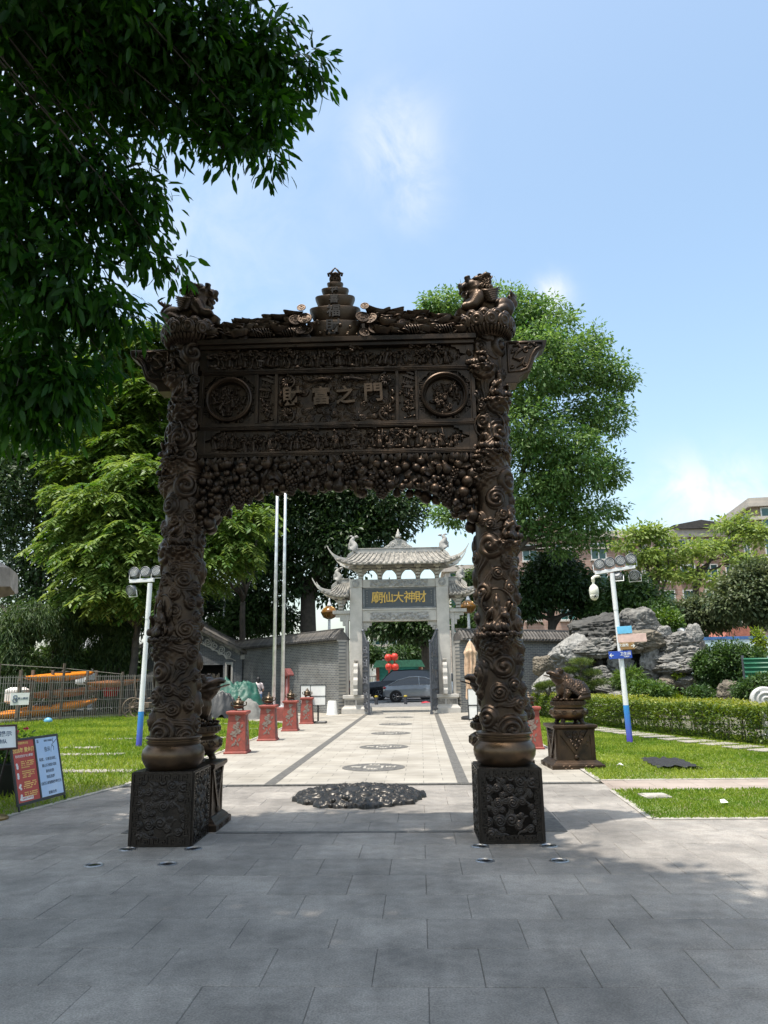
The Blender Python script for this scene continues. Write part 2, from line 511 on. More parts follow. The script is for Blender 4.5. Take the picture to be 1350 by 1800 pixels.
# ------------------------------------------------------------------ materials
M_BRONZE = mat('bronze', (0.074, 0.046, 0.028), rough=0.40, metal=0.74, scale=3.5, col2=(0.028, 0.020, 0.015), bump=0.12, bscale=90)
M_BRONZE_DARK = mat('dark bronze', (0.050, 0.039, 0.032), rough=0.36, metal=0.7, scale=5, col2=(0.028, 0.023, 0.020), bump=0.15, bscale=70)
M_BRONZE_WARM = mat('polished bronze', (0.13, 0.08, 0.044), rough=0.33, metal=0.75, scale=3, col2=(0.06, 0.041, 0.028), bump=0.06, bscale=60)
def tile_mat():
    """bush-hammered granite: tone per slab, broad stains by place, fine speckle"""
    m, N, L, b = node_mat('granite paving')
    ge = N.new('ShaderNodeNewGeometry'); oi = N.new('ShaderNodeObjectInfo')
    def noise(sc, det, ro):
        n = N.new('ShaderNodeTexNoise'); n.inputs['Scale'].default_value = sc; n.inputs['Detail'].default_value = det; n.inputs['Roughness'].default_value = ro
        L.new(ge.outputs['Position'], n.inputs['Vector']); return n.outputs['Fac']
    def ramp(v, lo, hi, p0, p1):
        r = N.new('ShaderNodeMapRange'); r.inputs['From Min'].default_value = p0; r.inputs['From Max'].default_value = p1; r.inputs['To Min'].default_value = lo; r.inputs['To Max'].default_value = hi
        L.new(v, r.inputs['Value']); return r.outputs[0]
    def mul(a, b_):
        q = N.new('ShaderNodeMath'); q.operation = 'MULTIPLY'; L.new(a, q.inputs[0]); L.new(b_, q.inputs[1]); return q.outputs[0]
    v = mul(mul(ramp(noise(0.9, 10, 0.7), 0.60, 1.14, 0.34, 0.60), ramp(noise(85, 3, 0.7), 0.72, 1.28, 0.35, 0.65)), mul(ramp(oi.outputs['Random'], 0.86, 1.1, 0, 1), ramp(noise(7, 9, 0.7), 0.82, 1.08, 0.35, 0.6)))
    hs = N.new('ShaderNodeHueSaturation'); hs.inputs['Color'].default_value = (0.265, 0.240, 0.212, 1); L.new(v, hs.inputs['Value'])
    L.new(hs.outputs[0], b.inputs['Base Color']); L.new(ramp(noise(3, 6, .6), 0.5, 0.85, 0.3, 0.7), b.inputs['Roughness'])
    bp = N.new('ShaderNodeBump'); bp.inputs['Strength'].default_value = 0.5; bp.inputs['Distance'].default_value = 0.004; L.new(noise(130, 4, 0.7), bp.inputs['Height']); L.new(bp.outputs[0], b.inputs['Normal'])
    return m
M_TILE = tile_mat()
M_JOINT = mat('joint sand', (0.10, 0.095, 0.085), rough=0.95, scale=20)
M_PATHSTONE = brick_mat('pale path stone', (0.37, 0.34, 0.29), (0.32, 0.295, 0.255), (0.18, 0.168, 0.148), bw=0.6, bh=0.3, ms=0.006, axes='xy', rough=0.75)
M_STRIP = mat('carved dark stone', (0.13, 0.123, 0.11), rough=0.7, scale=14, col2=(0.065, 0.062, 0.058), bump=0.5, bscale=40)
M_KERB = mat('kerb stone', (0.34, 0.315, 0.275), rough=0.8, scale=5, bump=0.2)
M_SOIL = mat('lawn soil', (0.12, 0.17, 0.035), rough=0.95, scale=3, col2=(0.16, 0.145, 0.065))
M_ASPHALT = mat('asphalt', (0.15, 0.15, 0.152), rough=0.85, scale=4, bump=0.3, bscale=200)
M_EARTH = mat('ground earth', (0.13, 0.12, 0.09), rough=0.95, scale=0.4, col2=(0.08, 0.085, 0.05))
M_GRASS = leaf_mat('grass blade', (0.11, 0.20, 0.022), (0.31, 0.375, 0.068), trans=0.42, rough=0.6, spec=0.2)

# ------------------------------------------------------------------ setting: ground, paving, lawns
def sheet(name, poly, z, m, thick=0.0):
    mb = MB()
    if thick: mb.prism(poly, z-thick, z, 'xy')
    else: mb.add([(x, y, z) for x, y in poly], [tuple(range(len(poly)))])
    o = mb.build(name, m)
    return tag(o, kind='structure')
sheet('ground', [(-250, -150), (250, -150), (250, 400), (-250, 400)], -0.06, M_EARTH)
GX, GY = -0.875, 7.9                         # centre of the bronze gate
pave = sheet('paving_bed', [(-14, -8), (14, -8), (14, 11.66), (-14, 11.66)], -0.012, M_JOINT)
sheet('path', [(-4.7, 11.66), (2.6, 11.66), (2.75, 20), (2.9, 34), (-8.5, 34.0), (-8.0, 29), (-4.5, 25.8)], 0.0, M_PATHSTONE)
sheet('path_edge', [(-2.9, 34), (1.15, 34), (1.15, 39), (-2.9, 39)], 0.002, M_PATHSTONE)
sheet('road', [(-60, 38.9), (60, 38.9), (60, 57), (-60, 57)], -0.004, M_ASPHALT)
sheet('pavement', [(-60, 57), (60, 57), (60, 66), (-60, 66)], 0.12, M_KERB, 0.13)

tile_me = MB().box(-0.2992, 0.2992, -0.2733, 0.2733, -0.03, 0.0).mesh('tile', bevel=0.004)
tile_me.materials.append(M_TILE)
small_me = {}
def in_poly(x, y, poly):
    c = False
    for i in range(len(poly)):
        (x0, y0), (x1, y1) = poly[i-1], poly[i]
        if (y0 > y) != (y1 > y) and x < (x1-x0)*(y-y0)/(y1-y0)+x0: c = not c
    return c
LAWN_R = [(2.52, 8.80), (9.5, 8.80), (14.0, 8.9), (14.0, 10.9), (2.60, 10.86)]
LAWN_R2 = [(2.66, 11.86), (14, 11.95), (14, 14.5), (9.0, 15.8), (7.0, 22.0), (4.6, 30.0), (2.95, 30.0), (2.80, 20)]
LAWN_L = [(-5.05, 9.05), (-4.62, 11.6), (-4.45, 16), (-4.50, 25.6), (-7.9, 29.2), (-8.2, 31), (-13, 35), (-17.5, 26), (-17.5, 9.0)]
n_t = 0
NEAR = 3.755 - 0.5527
k = 0
tile_list = []
while True:
    y0 = NEAR + k*0.5527
    if y0 > 11.4: break
    yc = y0 + 0.2763
    off = 0.0 if (k % 2 == 1) else 0.3
    half_l = 0.62*yc + 1.0
    half_r = 0.46*yc + 0.9
    i = -20
    for i in range(-20, 24):
        xc = i*0.6 + off + 0.3
        if xc < -half_l or xc > half_r: continue
        if all(in_poly(xc+a, yc+b, LAWN_R) or in_poly(xc+a, yc+b, LAWN_L) for a in (-.3, .3) for b in (-.27, .27)): continue
        tile_list.append((abs(xc)*0.3 + yc, xc, yc))
    k += 1
tile_list.sort()
rest = MB()
for n, (q, x, y) in enumerate(tile_list):
    if n < 298:
        t = mk('tile', tile_me, None, pave, (x, y, 0.0 + random.uniform(-0.0012, 0.0012)), (random.uniform(-.002, .002), random.uniform(-.002, .002), 0))
    else:
        rest.box(x-0.298, x+0.298, y-0.274, y+0.274, -0.03, 0.0)
# any tiles beyond the nearest three hundred
if not rest.v: rest.box(-40, -39.9, -7, -6.9, -0.03, -0.02)
ro = rest.build('tile', M_TILE, pave); ro['kind'] = 'stuff'

# dark carved strips let into the paving
def strip(x0, x1, y0, y1, z=0.004, pieces=1, along='y'):
    root = MB()
    L = (y1-y0) if along == 'y' else (x1-x0)
    n = max(1, int(L/0.6))
    for i in range(n):
        a, b = i/n, (i+1)/n
        g = 0.004
        if along == 'y': root.box(x0, x1, y0+L*a+g, y0+L*b-g, -0.02, z)
        else: root.box(x0+L*a+g, x0+L*b-g, y0, y1, -0.02, z)
    o = root.build('stone_strip', M_STRIP, None)
    o['kind'] = 'structure'
    return o
strip(-2.43, -2.26, 11.74, 33.0)
strip(0.51, 0.68, 11.74, 33.0)
strip(-4.6, 2.5, 11.62, 11.72, along='x')
strip(-2.2, 0.5, 8.16, 8.25, along='x')
strip(1.22, 1.47, 8.18, 11.6)
strip(-3.22, -2.97, 8.18, 11.6)
# kerb lines beside the lawns
def kerb(pts, w=0.09, h=0.03):
    mb = MB()
    for (a, b) in zip(pts[:-1], pts[1:]):
        a = Vector((*a, 0)); b = Vector((*b, 0)); L = (b-a).length; t = (b-a)/L; s = Vector((-t.y, t.x, 0))*w/2
        n = max(1, int(L/0.9))
        for i in range(n):
            p = a + t*(L*i/n+0.004); q = a + t*(L*(i+1)/n-0.004)
            vs = [p-s, q-s, q+s, p+s]
            mb.add([(v.x, v.y, -0.03) for v in vs]+[(v.x, v.y, h) for v in vs], [(0,3,2,1),(4,5,6,7),(0,1,5,4),(1,2,6,5),(2,3,7,6),(3,0,4,7)])
    o = mb.build('kerb', M_KERB); return tag(o, kind='structure')
kerb([(9.5, 8.80), (2.52, 8.80), (2.60, 10.86), (9.5, 10.9)], h=0.012)
kerb([(9.5, 11.9), (2.66, 11.86), (2.80, 20), (2.95, 30)], h=0.012)
kerb([(-5.05, 9.05), (-4.62, 11.6), (-4.45, 16), (-4.50, 25.6), (-7.9, 29.2)], h=0.015)
M_PINK = brick_mat('pale pink paving', (0.36, 0.295, 0.25), (0.33, 0.275, 0.235), (0.2, 0.165, 0.14), bw=0.6, bh=0.33, ms=0.006, axes='xy', rough=0.75)
sheet('footpath', [(2.60, 10.86), (14, 10.92), (14, 11.95), (2.66, 11.86)], 0.003, M_PINK)

def lawn(poly, z, nblades, seed, hgt=0.045, dens=None, thin=None):
    sheet('lawn', poly, z, M_SOIL, 0.05)
    r = np.random.default_rng(seed)
    xs = [p[0] for p in poly]; ys = [p[1] for p in poly]
    P = np.stack([r.uniform(min(xs), max(xs), nblades*3), r.uniform(min(ys), max(ys), nblades*3)], 1)
    keep = np.array([in_poly(x, y, poly) for x, y in P])
    P = P[keep]
    if thin is not None: P = P[thin(P, r)]
    P = P[:nblades]
    n = len(P)
    C = np.concatenate([P, np.full((n, 1), z-0.002)], 1)
    big = np.clip((P[:, 1]-8)/14, 0.0, 1.6)
    D = r.normal(size=(n, 3))*np.array([0.5, 0.5, 0.15]) + np.array([0, 0, 0.75])
    Nn = r.normal(size=(n, 3))*np.array([1, 1, 0.1])
    patch = vnoise(C, 0.55, seed, 3)
    h = np.clip(0.45 + 0.8*patch + 0.4*vnoise(C, 2.6, seed+9, 2) + r.normal(0, 0.25, n), 0, 1)
    Ln = hgt*r.uniform(0.6, 1.5, n)*(1+0.35*vnoise(C, 1.4, seed+3, 2))
    me = leaf_mesh('grass', C, D, Nn, Ln, 0.010*(1+big*1.3)*r.uniform(0.7, 1.3, n), h, fold=0.0, droop=0.15)
    o = mk('grass', me, M_GRASS); tag(o, kind='stuff')
lawn(LAWN_R, 0.006, 60000, 11, 0.035)
lawn(LAWN_R2, 0.006, 110000, 12, 0.05)
# stepping slabs across the left lawn
SLABS = []
lawn(LAWN_L, 0.01, 130000, 13, 0.085)
# ------------------------------------------------------------------ relief fields
def add_scroll(H, U, V, u, v, r, A, turns=2.2, hand=1, th0=0.0, wrap=None):
    """a coiled cloud: domed disc with a rounded spiral cord rising to a knob"""
    if wrap:
        dU = (U-u+wrap/2) % wrap - wrap/2
    else: dU = U-u
    dV = V-v
    d2 = dU*dU+dV*dV
    m = d2 < r*r
    if not m.any(): return
    du = dU[m]; dv = dV[m]; d = np.sqrt(d2[m])/r
    th = np.arctan2(dv, du)*hand + th0
    ph = 2*PI*turns*d - th
    cord = np.sqrt(np.abs(np.cos(ph/2)))
    base = np.sqrt(np.clip(1-d**2.6, 0, 1))
    h = A*base*(0.26 + 0.62*cord + 0.22*np.exp(-(d/0.16)**2))
    H[m] = np.maximum(H[m], h)

def add_band(H, U, V, pts, w, A, cords=2, wrap=None):
    """a ribbon of parallel rounded cords along a curve"""
    pts = np.asarray(pts)
    n = len(pts)
    best = np.full(H.shape, 1e9); 
    u0, v0 = pts.min(0)-w; u1, v1 = pts.max(0)+w
    if wrap:
        uc = (u0+u1)/2
        UU = (U-uc+wrap/2) % wrap - wrap/2 + uc
    else: UU = U
    m = (UU > u0) & (UU < u1) & (V > v0) & (V < v1)
    if not m.any(): return
    x = UU[m]; y = V[m]
    b = np.full(x.shape, 1e9); tt = np.zeros(x.shape)
    for i in range(n-1):
        p, q = pts[i], pts[i+1]; d = q-p; L = (d*d).sum()+1e-12
        t = np.clip(((x-p[0])*d[0]+(y-p[1])*d[1])/L, 0, 1)
        e = np.hypot(x-p[0]-t*d[0], y-p[1]-t*d[1])
        s = e < b
        b[s] = e[s]; tt[s] = (i+t[s])/(n-1)
    ww = w*(1-0.75*tt)
    q = b/np.maximum(ww, 1e-6)
    inside = q < 1
    h = np.where(inside, A*(1-0.6*tt)*(0.35+0.5*np.sqrt(np.abs(np.cos(q*PI*cords/2)))*np.sqrt(np.clip(1-q**4, 0, 1))), 0)
    H[m] = np.maximum(H[m], h)

def cloud_field(U, V, W, Ht, seed, size, A, wrap=True, dens=1.0):
    """cloud scrolls with trailing ribbons over a W x Ht sheet"""
    r = random.Random(seed)
    H = np.zeros(U.shape)
    placed = []
    n = int(dens*W*Ht/(size*size)*1.15)
    wr = W if wrap else None
    tries = 0
    while len(placed) < n and tries < n*30:
        tries += 1
        u = r.uniform(0, W); v = r.uniform(0, Ht); s = size*r.choice([0.34, 0.42, 0.5, 0.62, 0.3])
        ok = True
        for (a, b, c) in placed:
            dx = abs(u-a); 
            if wrap: dx = min(dx, W-dx)
            if math.hypot(dx, v-b) < (s+c)*0.86: ok = False; break
        if ok: placed.append((u, v, s))
    for (u, v, s) in placed:
        hand = r.choice([-1, 1]); a0 = r.uniform(0, 2*PI)
        pts = []
        x, y = u+math.cos(a0)*s*0.7, v+math.sin(a0)*s*0.7
        d = a0 + hand*1.2
        for i in range(9):
            pts.append((x, y)); x += math.cos(d)*s*0.36; y += math.sin(d)*s*0.36*0.8; d -= hand*0.34*math.cos(i*0.55)
        add_band(H, U, V, pts, s*0.52, A*0.62, 3, wr)
    for (u, v, s) in placed:
        add_scroll(H, U, V, u, v, s, A*min(1.15, 0.7+s/size*0.7), turns=r.choice([1.8, 2.2, 2.6]), hand=r.choice([-1, 1]), th0=r.uniform(0, 6), wrap=wr)
    return H

def grid_faces(nu, nv, wrap=False):
    i = np.arange(nv-1)[:, None]*nu; j = np.arange(nu if wrap else nu-1)[None, :]
    jn = (j+1) % nu
    return np.stack([i+j, i+jn, i+nu+jn, i+nu+j], -1).reshape(-1, 4)

def relief_panel(w, h, seed, size, A, res, field=None, edge=True):
    """cloud relief on a plate in the XZ plane, facing -Y, centred on the origin"""
    nu = int(w/res)+1; nv = int(h/res)+1
    U, V = np.meshgrid(np.linspace(0, w, nu), np.linspace(0, h, nv))
    H = cloud_field(U, V, w, h, seed, size, A, False) if field is None else field(U, V)
    P = np.stack([U-w/2, -H, V-h/2], -1).reshape(-1, 3)
    return np_mesh('relief', P, grid_faces(nu, nv), smooth=True)

# ------------------------------------------------------------------ shapes shared by the bronzes
def ingot_mesh(a=0.1, b=0.06, h=0.055, dome=True, n=20):
    """boat shaped gold ingot: long axis x, base on z = 0"""
    mb = MB(); vs = []; fs = []
    rings = [(0.52, 0.50, 0.0, 0.0), (0.60, 0.58, 0.06, 0.0), (0.80, 0.82, 0.45, 0.10), (0.97, 1.0, 0.86, 0.30), (1.0, 1.0, 0.95, 0.36), (0.95, 0.93, 0.93, 0.33), (0.80, 0.78, 0.74, 0.18), (0.55, 0.6, 0.72, 0.05)]
    if dome: rings += [(0.5, 0.55, 0.80, 0.02), (0.36, 0.40, 1.05, 0.0), (0.15, 0.18, 1.18, 0.0)]
    else: rings += [(0.2, 0.2, 0.74, 0.0)]
    for (sx, sy, z, lift) in rings:
        for k in range(n):
            t = 2*PI*k/n; x = math.cos(t); y = math.sin(t)
            vs.append((a*sx*x, b*sy*y, h*(z + lift*abs(x)**2.2)))
    for i in range(len(rings)-1):
        for k in range(n):
            j = (k+1) % n; fs.append((i*n+k, i*n+j, i*n+n+j, i*n+n+k))
    fs.append(tuple(range(n-1, -1, -1))); L = len(vs); fs.append(tuple(range(L-n, L)))
    mb.add(vs, fs)
    return mb.mesh('ingot', smooth=50)

def coin_mesh(r=0.045, t=0.010, n=22):
    """cash coin with a raised rim, a square hole and four raised marks; lies flat"""
    mb = MB(); vs = []; fs = []
    prof = [(r*0.92, 0), (r, t*0.25), (r, t*0.75), (r*0.95, t), (r*0.82, t), (r*0.79, t*0.62)]
    for (q, z) in prof:
        for k in range(n):
            a = 2*PI*k/n; vs.append((q*math.cos(a), q*math.sin(a), z))
    for i in range(len(prof)-1):
        for k in range(n):
            j = (k+1) % n; fs.append((i*n+k, i*n+j, i*n+n+j, i*n+n+k))
    fs.append(tuple(range(n-1, -1, -1))); L = len(vs); fs.append(tuple(range(L-n, L)))
    mb.add(vs, fs)
    h = r*0.22
    for (x0, x1, y0, y1) in ((-h*1.35, h*1.35, h, h*1.35), (-h*1.35, h*1.35, -h*1.35, -h), (-h*1.35, -h, -h, h), (h, h*1.35, -h, h)):
        mb.box(x0, x1, y0, y1, t*0.55, t*1.0)
    for q in range(4):
        c, s = math.cos(q*PI/2), math.sin(q*PI/2)
        for (x, y, w, d) in ((0.54, 0.0, .03, .16), (0.60, 0.0, .02, .1), (0.5, 0.07, .12, .02), (0.55, -0.07, .14, .02)):
            X, Y = (x*c-y*s)*r, (x*s+y*c)*r
            ww, dd = (w, d) if q % 2 == 0 else (d, w)
            mb.box(X-ww*r, X+ww*r, Y-dd*r, Y+dd*r, t*0.5, t*0.95)
    return mb.mesh('coin', smooth=35)

def spiral_pts(c, r, turns, hand=1, a0=0.0, n=26, plane='xz', y=0.0):
    out = []
    for i in range(n+1):
        t = i/n; q = r*(1-0.86*t); a = a0 + hand*2*PI*turns*t
        p = (c[0]+q*math.cos(a), c[1]+q*math.sin(a))
        out.append((p[0], y, p[1]) if plane == 'xz' else (y, p[0], p[1]))
    return out

def petal_mesh(w=0.13, h=0.14, t=0.03, n=9, m=9):
    """ruyi petal: pointed ogee plate with nested ridges, faces -Y, hangs from z = 0 up to h"""
    U, V = np.meshgrid(np.linspace(-1, 1, 25), np.linspace(0, 1, 21))
    half = np.clip(np.where(V < 0.45, 0.72+0.28*np.sin(V/0.45*PI/2), np.sqrt(np.clip(1-((V-0.45)/0.55)**1.7, 0, 1))), 0.02, 1)
    X = U*half
    D = np.hypot(X*0.95, (V-0.42)*1.5)
    ridge = np.sqrt(np.abs(np.cos(D*PI*2.2)))
    e = np.clip(1-np.abs(U)**5, 0, 1)*np.clip(1-np.clip(V, 0, 1)**9, 0, 1)
    Hh = t*(0.35+0.65*ridge)*e
    P = np.stack([X*w/2, -Hh, V*h], -1).reshape(-1, 3)
    return np_mesh('petal', P, grid_faces(25, 21), smooth=True)

def figure_mesh(seed, h=0.17, voxel=None):
    """little robed figure in relief, standing, facing -Y"""
    r = random.Random(seed); mb = MB()
    lean = r.uniform(-0.18, 0.18)
    mb.lathe([(0.20*h, 0), (0.19*h, 0.1*h), (0.13*h, 0.45*h), (0.15*h, 0.66*h), (0.10*h, 0.76*h), (0.05*h, 0.8*h)], n=10, sx=1.0, sy=0.75)
    mb.ell((lean*h*0.3, -0.03*h, 0.88*h), (0.085*h, 0.085*h, 0.10*h), 8, 6)
    if r.random() < 0.6: mb.ell((lean*h*0.3, 0, 1.0*h), (0.05*h, 0.05*h, 0.06*h), 6, 5)
    else: mb.lathe([(0.12*h, 0.95*h), (0.09*h, 0.98*h), (0.06*h, 1.06*h), (0.02*h, 1.1*h)], n=8)
    for s in (-1, 1):
        a = r.uniform(0.1, 1.3)*s
        sh = Vector((s*0.14*h, -0.02*h, 0.68*h)); el = sh + Vector((math.sin(a)*0.2*h, -0.06*h, -math.cos(a)*0.2*h)); ha = el + Vector((-s*r.uniform(-0.1, 0.2)*h, -0.1*h, r.uniform(-0.05, 0.2)*h))
        mb.tube([sh, el, ha], [0.055*h, 0.065*h, 0.05*h], 6); mb.ell(ha, 0.04*h, 6, 4)
    for q in range(5):
        x = r.uniform(-0.15, 0.15)*h
        mb.tube([(x, -0.12*h, 0.5*h), (x*1.3, -0.14*h, 0.2*h), (x*1.5, -0.16*h, 0.0)], [0.012*h, 0.022*h, 0.02*h], 5)
    k = r.random()
    if k < 0.35: mb.tube([(0.2*h, -0.15*h, 0.0), (0.24*h, -0.12*h, 1.05*h)], 0.018*h, 5)
    elif k < 0.6: mb.ell((-0.2*h, -0.12*h, 0.5*h), (0.09*h, 0.05*h, 0.09*h), 8, 5)
    mb.ell((0.22*h, 0.02*h, 0.06*h), (0.15*h, 0.08*h, 0.07*h), 7, 5)
    return mb.mesh('figure', smooth=True)

def pine_relief(seed, h=0.2):
    r = random.Random(seed); mb = MB()
    p = [(0, 0, 0), (0.05*h, -0.02*h, 0.3*h), (-0.06*h, -0.02*h, 0.55*h), (0.03*h, -0.02*h, 0.85*h)]
    mb.tube(p, [0.06*h, 0.05*h, 0.04*h, 0.02*h], 6)
    for i in range(9):
        c = (r.uniform(-0.45, 0.45)*h, r.uniform(-0.12, 0.0)*h, r.uniform(0.4, 1.0)*h)
        for q in range(5):
            mb.ell((c[0]+r.uniform(-.09, .09)*h, c[1]-0.03*h, c[2]+r.uniform(-.04, .05)*h), (0.075*h, 0.05*h, 0.045*h), 7, 5)
    for i in range(4):
        mb.ell((r.uniform(-0.4, 0.4)*h, 0, r.uniform(0.0, 0.1)*h), (0.16*h, 0.08*h, 0.07*h), 8, 5)
    return mb.mesh('pine', smooth=True)

def house_relief(seed, h=0.18):
    mb = MB()
    mb.box(-0.3*h, 0.3*h, -0.1*h, 0.05*h, 0, 0.1*h)
    for x in (-0.26, -0.09, 0.09, 0.26): mb.box((x-0.025)*h, (x+0.025)*h, -0.1*h, -0.05*h, 0.1*h, 0.5*h)
    mb.prism([(-0.45*h, 0.5*h), (0.45*h, 0.5*h), (0.48*h, 0.56*h), (0.25*h, 0.68*h), (-0.25*h, 0.68*h), (-0.48*h, 0.56*h)], -0.16*h, 0.04*h)
    for x in (-0.15, 0.15): mb.box((x-0.02)*h, (x+0.02)*h, -0.08*h, -0.04*h, 0.68*h, 0.9*h)
    mb.prism([(-0.32*h, 0.88*h), (0.32*h, 0.88*h), (0.2*h, 1.02*h), (-0.2*h, 1.02*h)], -0.12*h, 0.03*h)
    return mb.mesh('pavilion')

FIGS = [figure_mesh(i) for i in range(7)]
PINES = [pine_relief(i) for i in range(3)]
HOUSE = house_relief(0)
COIN = coin_mesh(); INGOT = ingot_mesh()
for m_ in FIGS + PINES + [HOUSE, COIN, INGOT]: m_.materials.append(M_BRONZE)

# ------------------------------------------------------------------ the bronze gate
gate = thing('bronze_gate', 'tall dark bronze archway with cloud-carved columns, fruit garland and coin heap', 'archway', (GX, GY, 0), R(1.2))
HALF = 1.712

def pedestal_box():
    o = MB().box(-0.305, 0.305, -0.305, 0.305, 0.0, 0.695).mesh('pedestal')
    return o
ped_me = pedestal_box(); ped_me.materials.append(M_BRONZE_DARK)
ped_rel = relief_panel(0.47, 0.53, 3, 0.098, 0.020, 0.0036); ped_rel.materials.append(M_BRONZE_DARK)
def fret_border(w, h, b=0.055, t=0.014):
    """meander border round a w x h face, plane XZ facing -Y, centred"""
    mb = MB()
    def bar(x0, x1, z0, z1): mb.box(x0, x1, -t, 0.001, z0, z1)
    g = b*0.2
    bar(-w/2, w/2, h/2-g, h/2); bar(-w/2, w/2, -h/2, -h/2+g); bar(-w/2, -w/2+g, -h/2+g, h/2-g); bar(w/2-g, w/2, -h/2+g, h/2-g)
    def hook(cx, cz, rot):
        pts = [(-0.42, -0.42, -0.42, 0.42), (-0.42, 0.42, 0.25, 0.42), (0.42, 0.42, 0.42, -0.1), (0.42, -0.1, -0.05, -0.1), (-0.05, -0.1, -0.05, 0.12)]
        for (x0, z0, x1, z1) in pts:
            c, s = [(1,0),(0,1),(-1,0),(0,-1)][rot]
            X0, Z0, X1, Z1 = x0*c-z0*s, x0*s+z0*c, x1*c-z1*s, x1*s+z1*c
            a0, a1 = sorted((X0, X1)); e0, e1 = sorted((Z0, Z1)); q = 0.09
            mb.box(cx+(a0-q)*b, cx+(a1+q)*b, -t*0.9, 0.0, cz+(e0-q)*b, cz+(e1+q)*b)
    nx = max(2, int((w-2*b)/(b*1.35))); nzn = max(2, int((h-2*b)/(b*1.35)))
    for i in range(nx):
        x = -w/2+b*1.5+(w-3*b)*(i/(nx-1))
        hook(x, h/2-b*0.78, 0 if i % 2 else 2); hook(x, -h/2+b*0.78, 2 if i % 2 else 0)
    for i in range(nzn):
        z = -h/2+b*2.2+(h-4.4*b)*(i/(nzn-1))
        hook(-w/2+b*0.78, z, 1 if i % 2 else 3); hook(w/2-b*0.78, z, 3 if i % 2 else 1)
    return mb.mesh('fret_border')
ped_fret = fret_border(0.595, 0.675); ped_fret.materials.append(M_BRONZE_DARK)

drum_me = MB().lathe([(0.24, 0.69), (0.255, 0.70), (0.285, 0.735), (0.312, 0.79), (0.318, 0.84), (0.308, 0.885), (0.275, 0.925), (0.262, 0.935), (0.266, 0.945), (0.274, 0.955), (0.274, 0.968), (0.262, 0.975), (0.262, 0.985), (0.28, 0.992), (0.284, 1.005), (0.278, 1.018), (0.25, 1.025)], n=56).mesh('drum', smooth=40)
drum_me.materials.append(M_BRONZE_WARM)

NU, NV = 216, 640
CW, CH = 2*PI*0.22, 4.40
U, V = np.meshgrid(np.arange(NU)/NU*CW, np.linspace(0, CH, NV))
Hc = cloud_field(U, V, CW, CH, 21, 0.245, 0.062, True, 1.05)
# ledges of cloud that carry the seated figures: (angle, height)
LEDGES = [(-PI/2-0.15, 0.98), (-PI/2+0.75, 1.95), (-PI/2-0.9, 2.75), (-PI/2-0.1, 2.95), (-PI/2+0.55, 3.55), (-PI/2-0.55, 3.95)]
for (a, z) in LEDGES:
    u = (a % (2*PI))/(2*PI)*CW
    dU = (U-u+CW/2) % CW - CW/2
    g = np.exp(-(dU/0.16)**2)*np.where(V < z, np.exp(-((V-z)/0.13)**2), np.exp(-((V-z)/0.02)**2))
    Hc = Hc + 0.085*g*(0.85+0.3*np.sin(dU*70)*np.cos(V*90))
A_ = U/CW*2*PI
rad = 0.232 - 0.040*(V/CH) + Hc - 0.012
Pc = np.stack([rad*np.cos(A_), rad*np.sin(A_), V+1.015], -1).reshape(-1, 3)
col_me = np_mesh('column', Pc, grid_faces(NU, NV, True), smooth=True)
col_me.materials.append(M_BRONZE)

def immortal_mesh(seed, h=0.36):
    """seated robed immortal with halo and ribbons"""
    r = random.Random(seed); mb = MB()
    mb.ell((0, 0, 0.12*h), (0.30*h, 0.24*h, 0.16*h), 14, 8)
    mb.limb([(-0.05*h, -0.05*h, 0.2*h), (-0.26*h, -0.2*h, 0.16*h)], [0.12*h, 0.1*h])
    mb.limb([(0.05*h, -0.05*h, 0.2*h), (0.24*h, -0.22*h, 0.14*h)], [0.12*h, 0.1*h])
    mb.limb([(0, 0, 0.2*h), (0, 0.02*h, 0.62*h)], [0.19*h, 0.13*h])
    for s in (-1, 1):
        mb.limb([(s*0.14*h, 0, 0.6*h), (s*0.27*h, -0.06*h, 0.42*h), (s*r.uniform(0.05, 0.25)*h, -0.22*h, r.uniform(0.4, 0.58)*h)], [0.075*h, 0.085*h, 0.06*h])
        mb.limb([(s*0.27*h, -0.06*h, 0.4*h), (s*0.36*h, -0.02*h, 0.2*h), (s*0.30*h, -0.08*h, 0.05*h)], [0.05*h, 0.06*h, 0.03*h])
    mb.ell((0, -0.03*h, 0.80*h), (0.105*h, 0.11*h, 0.13*h), 10, 8)
    mb.ell((0, -0.14*h, 0.79*h), (0.02*h, 0.03*h, 0.03*h), 6, 5)
    mb.ell((0, 0.01*h, 0.95*h), (0.06*h, 0.06*h, 0.07*h), 8, 6)
    mb.ell((0, -0.10*h, 0.68*h), (0.05*h, 0.05*h, 0.1*h), 8, 6)
    me = union(mb, 0.011*h/0.36*0.8, 2, 'immortal')
    P = mesh_co(me); N = mesh_no(me)
    fold = np.sin(P[:, 0]/h*55 + 7*np.sin(P[:, 2]/h*9))*0.010*h*(P[:, 2] < 0.62*h)*(np.abs(N[:, 1]) > 0.2)
    push(me, fold)
    return me
IMM = [immortal_mesh(i) for i in range(3)]
halo_me = MB().tube([(0.16*math.cos(a), 0.03, 0.16*math.sin(a)) for a in [2*PI*i/28 for i in range(29)]], 0.012, 6).mesh('halo', smooth=True)
for m_ in IMM + [halo_me]: m_.materials.append(M_BRONZE)
rim_me = MB()
for i in range(34):
    a = PI*i/33; rr = 0.21
    rim_me.ell((rr*math.cos(a), -0.9*rr*math.sin(a)+0.05, random.uniform(-.02, .01)), (random.uniform(.02, .035), .025, .02), 7, 5)
for i in range(30):
    a = PI*random.random(); rr = random.uniform(0.08, 0.19)
    rim_me.ell((rr*math.cos(a), -0.9*rr*math.sin(a)+0.05, random.uniform(-.03, .0)), (random.uniform(.02, .04), .03, .02), 7, 5)
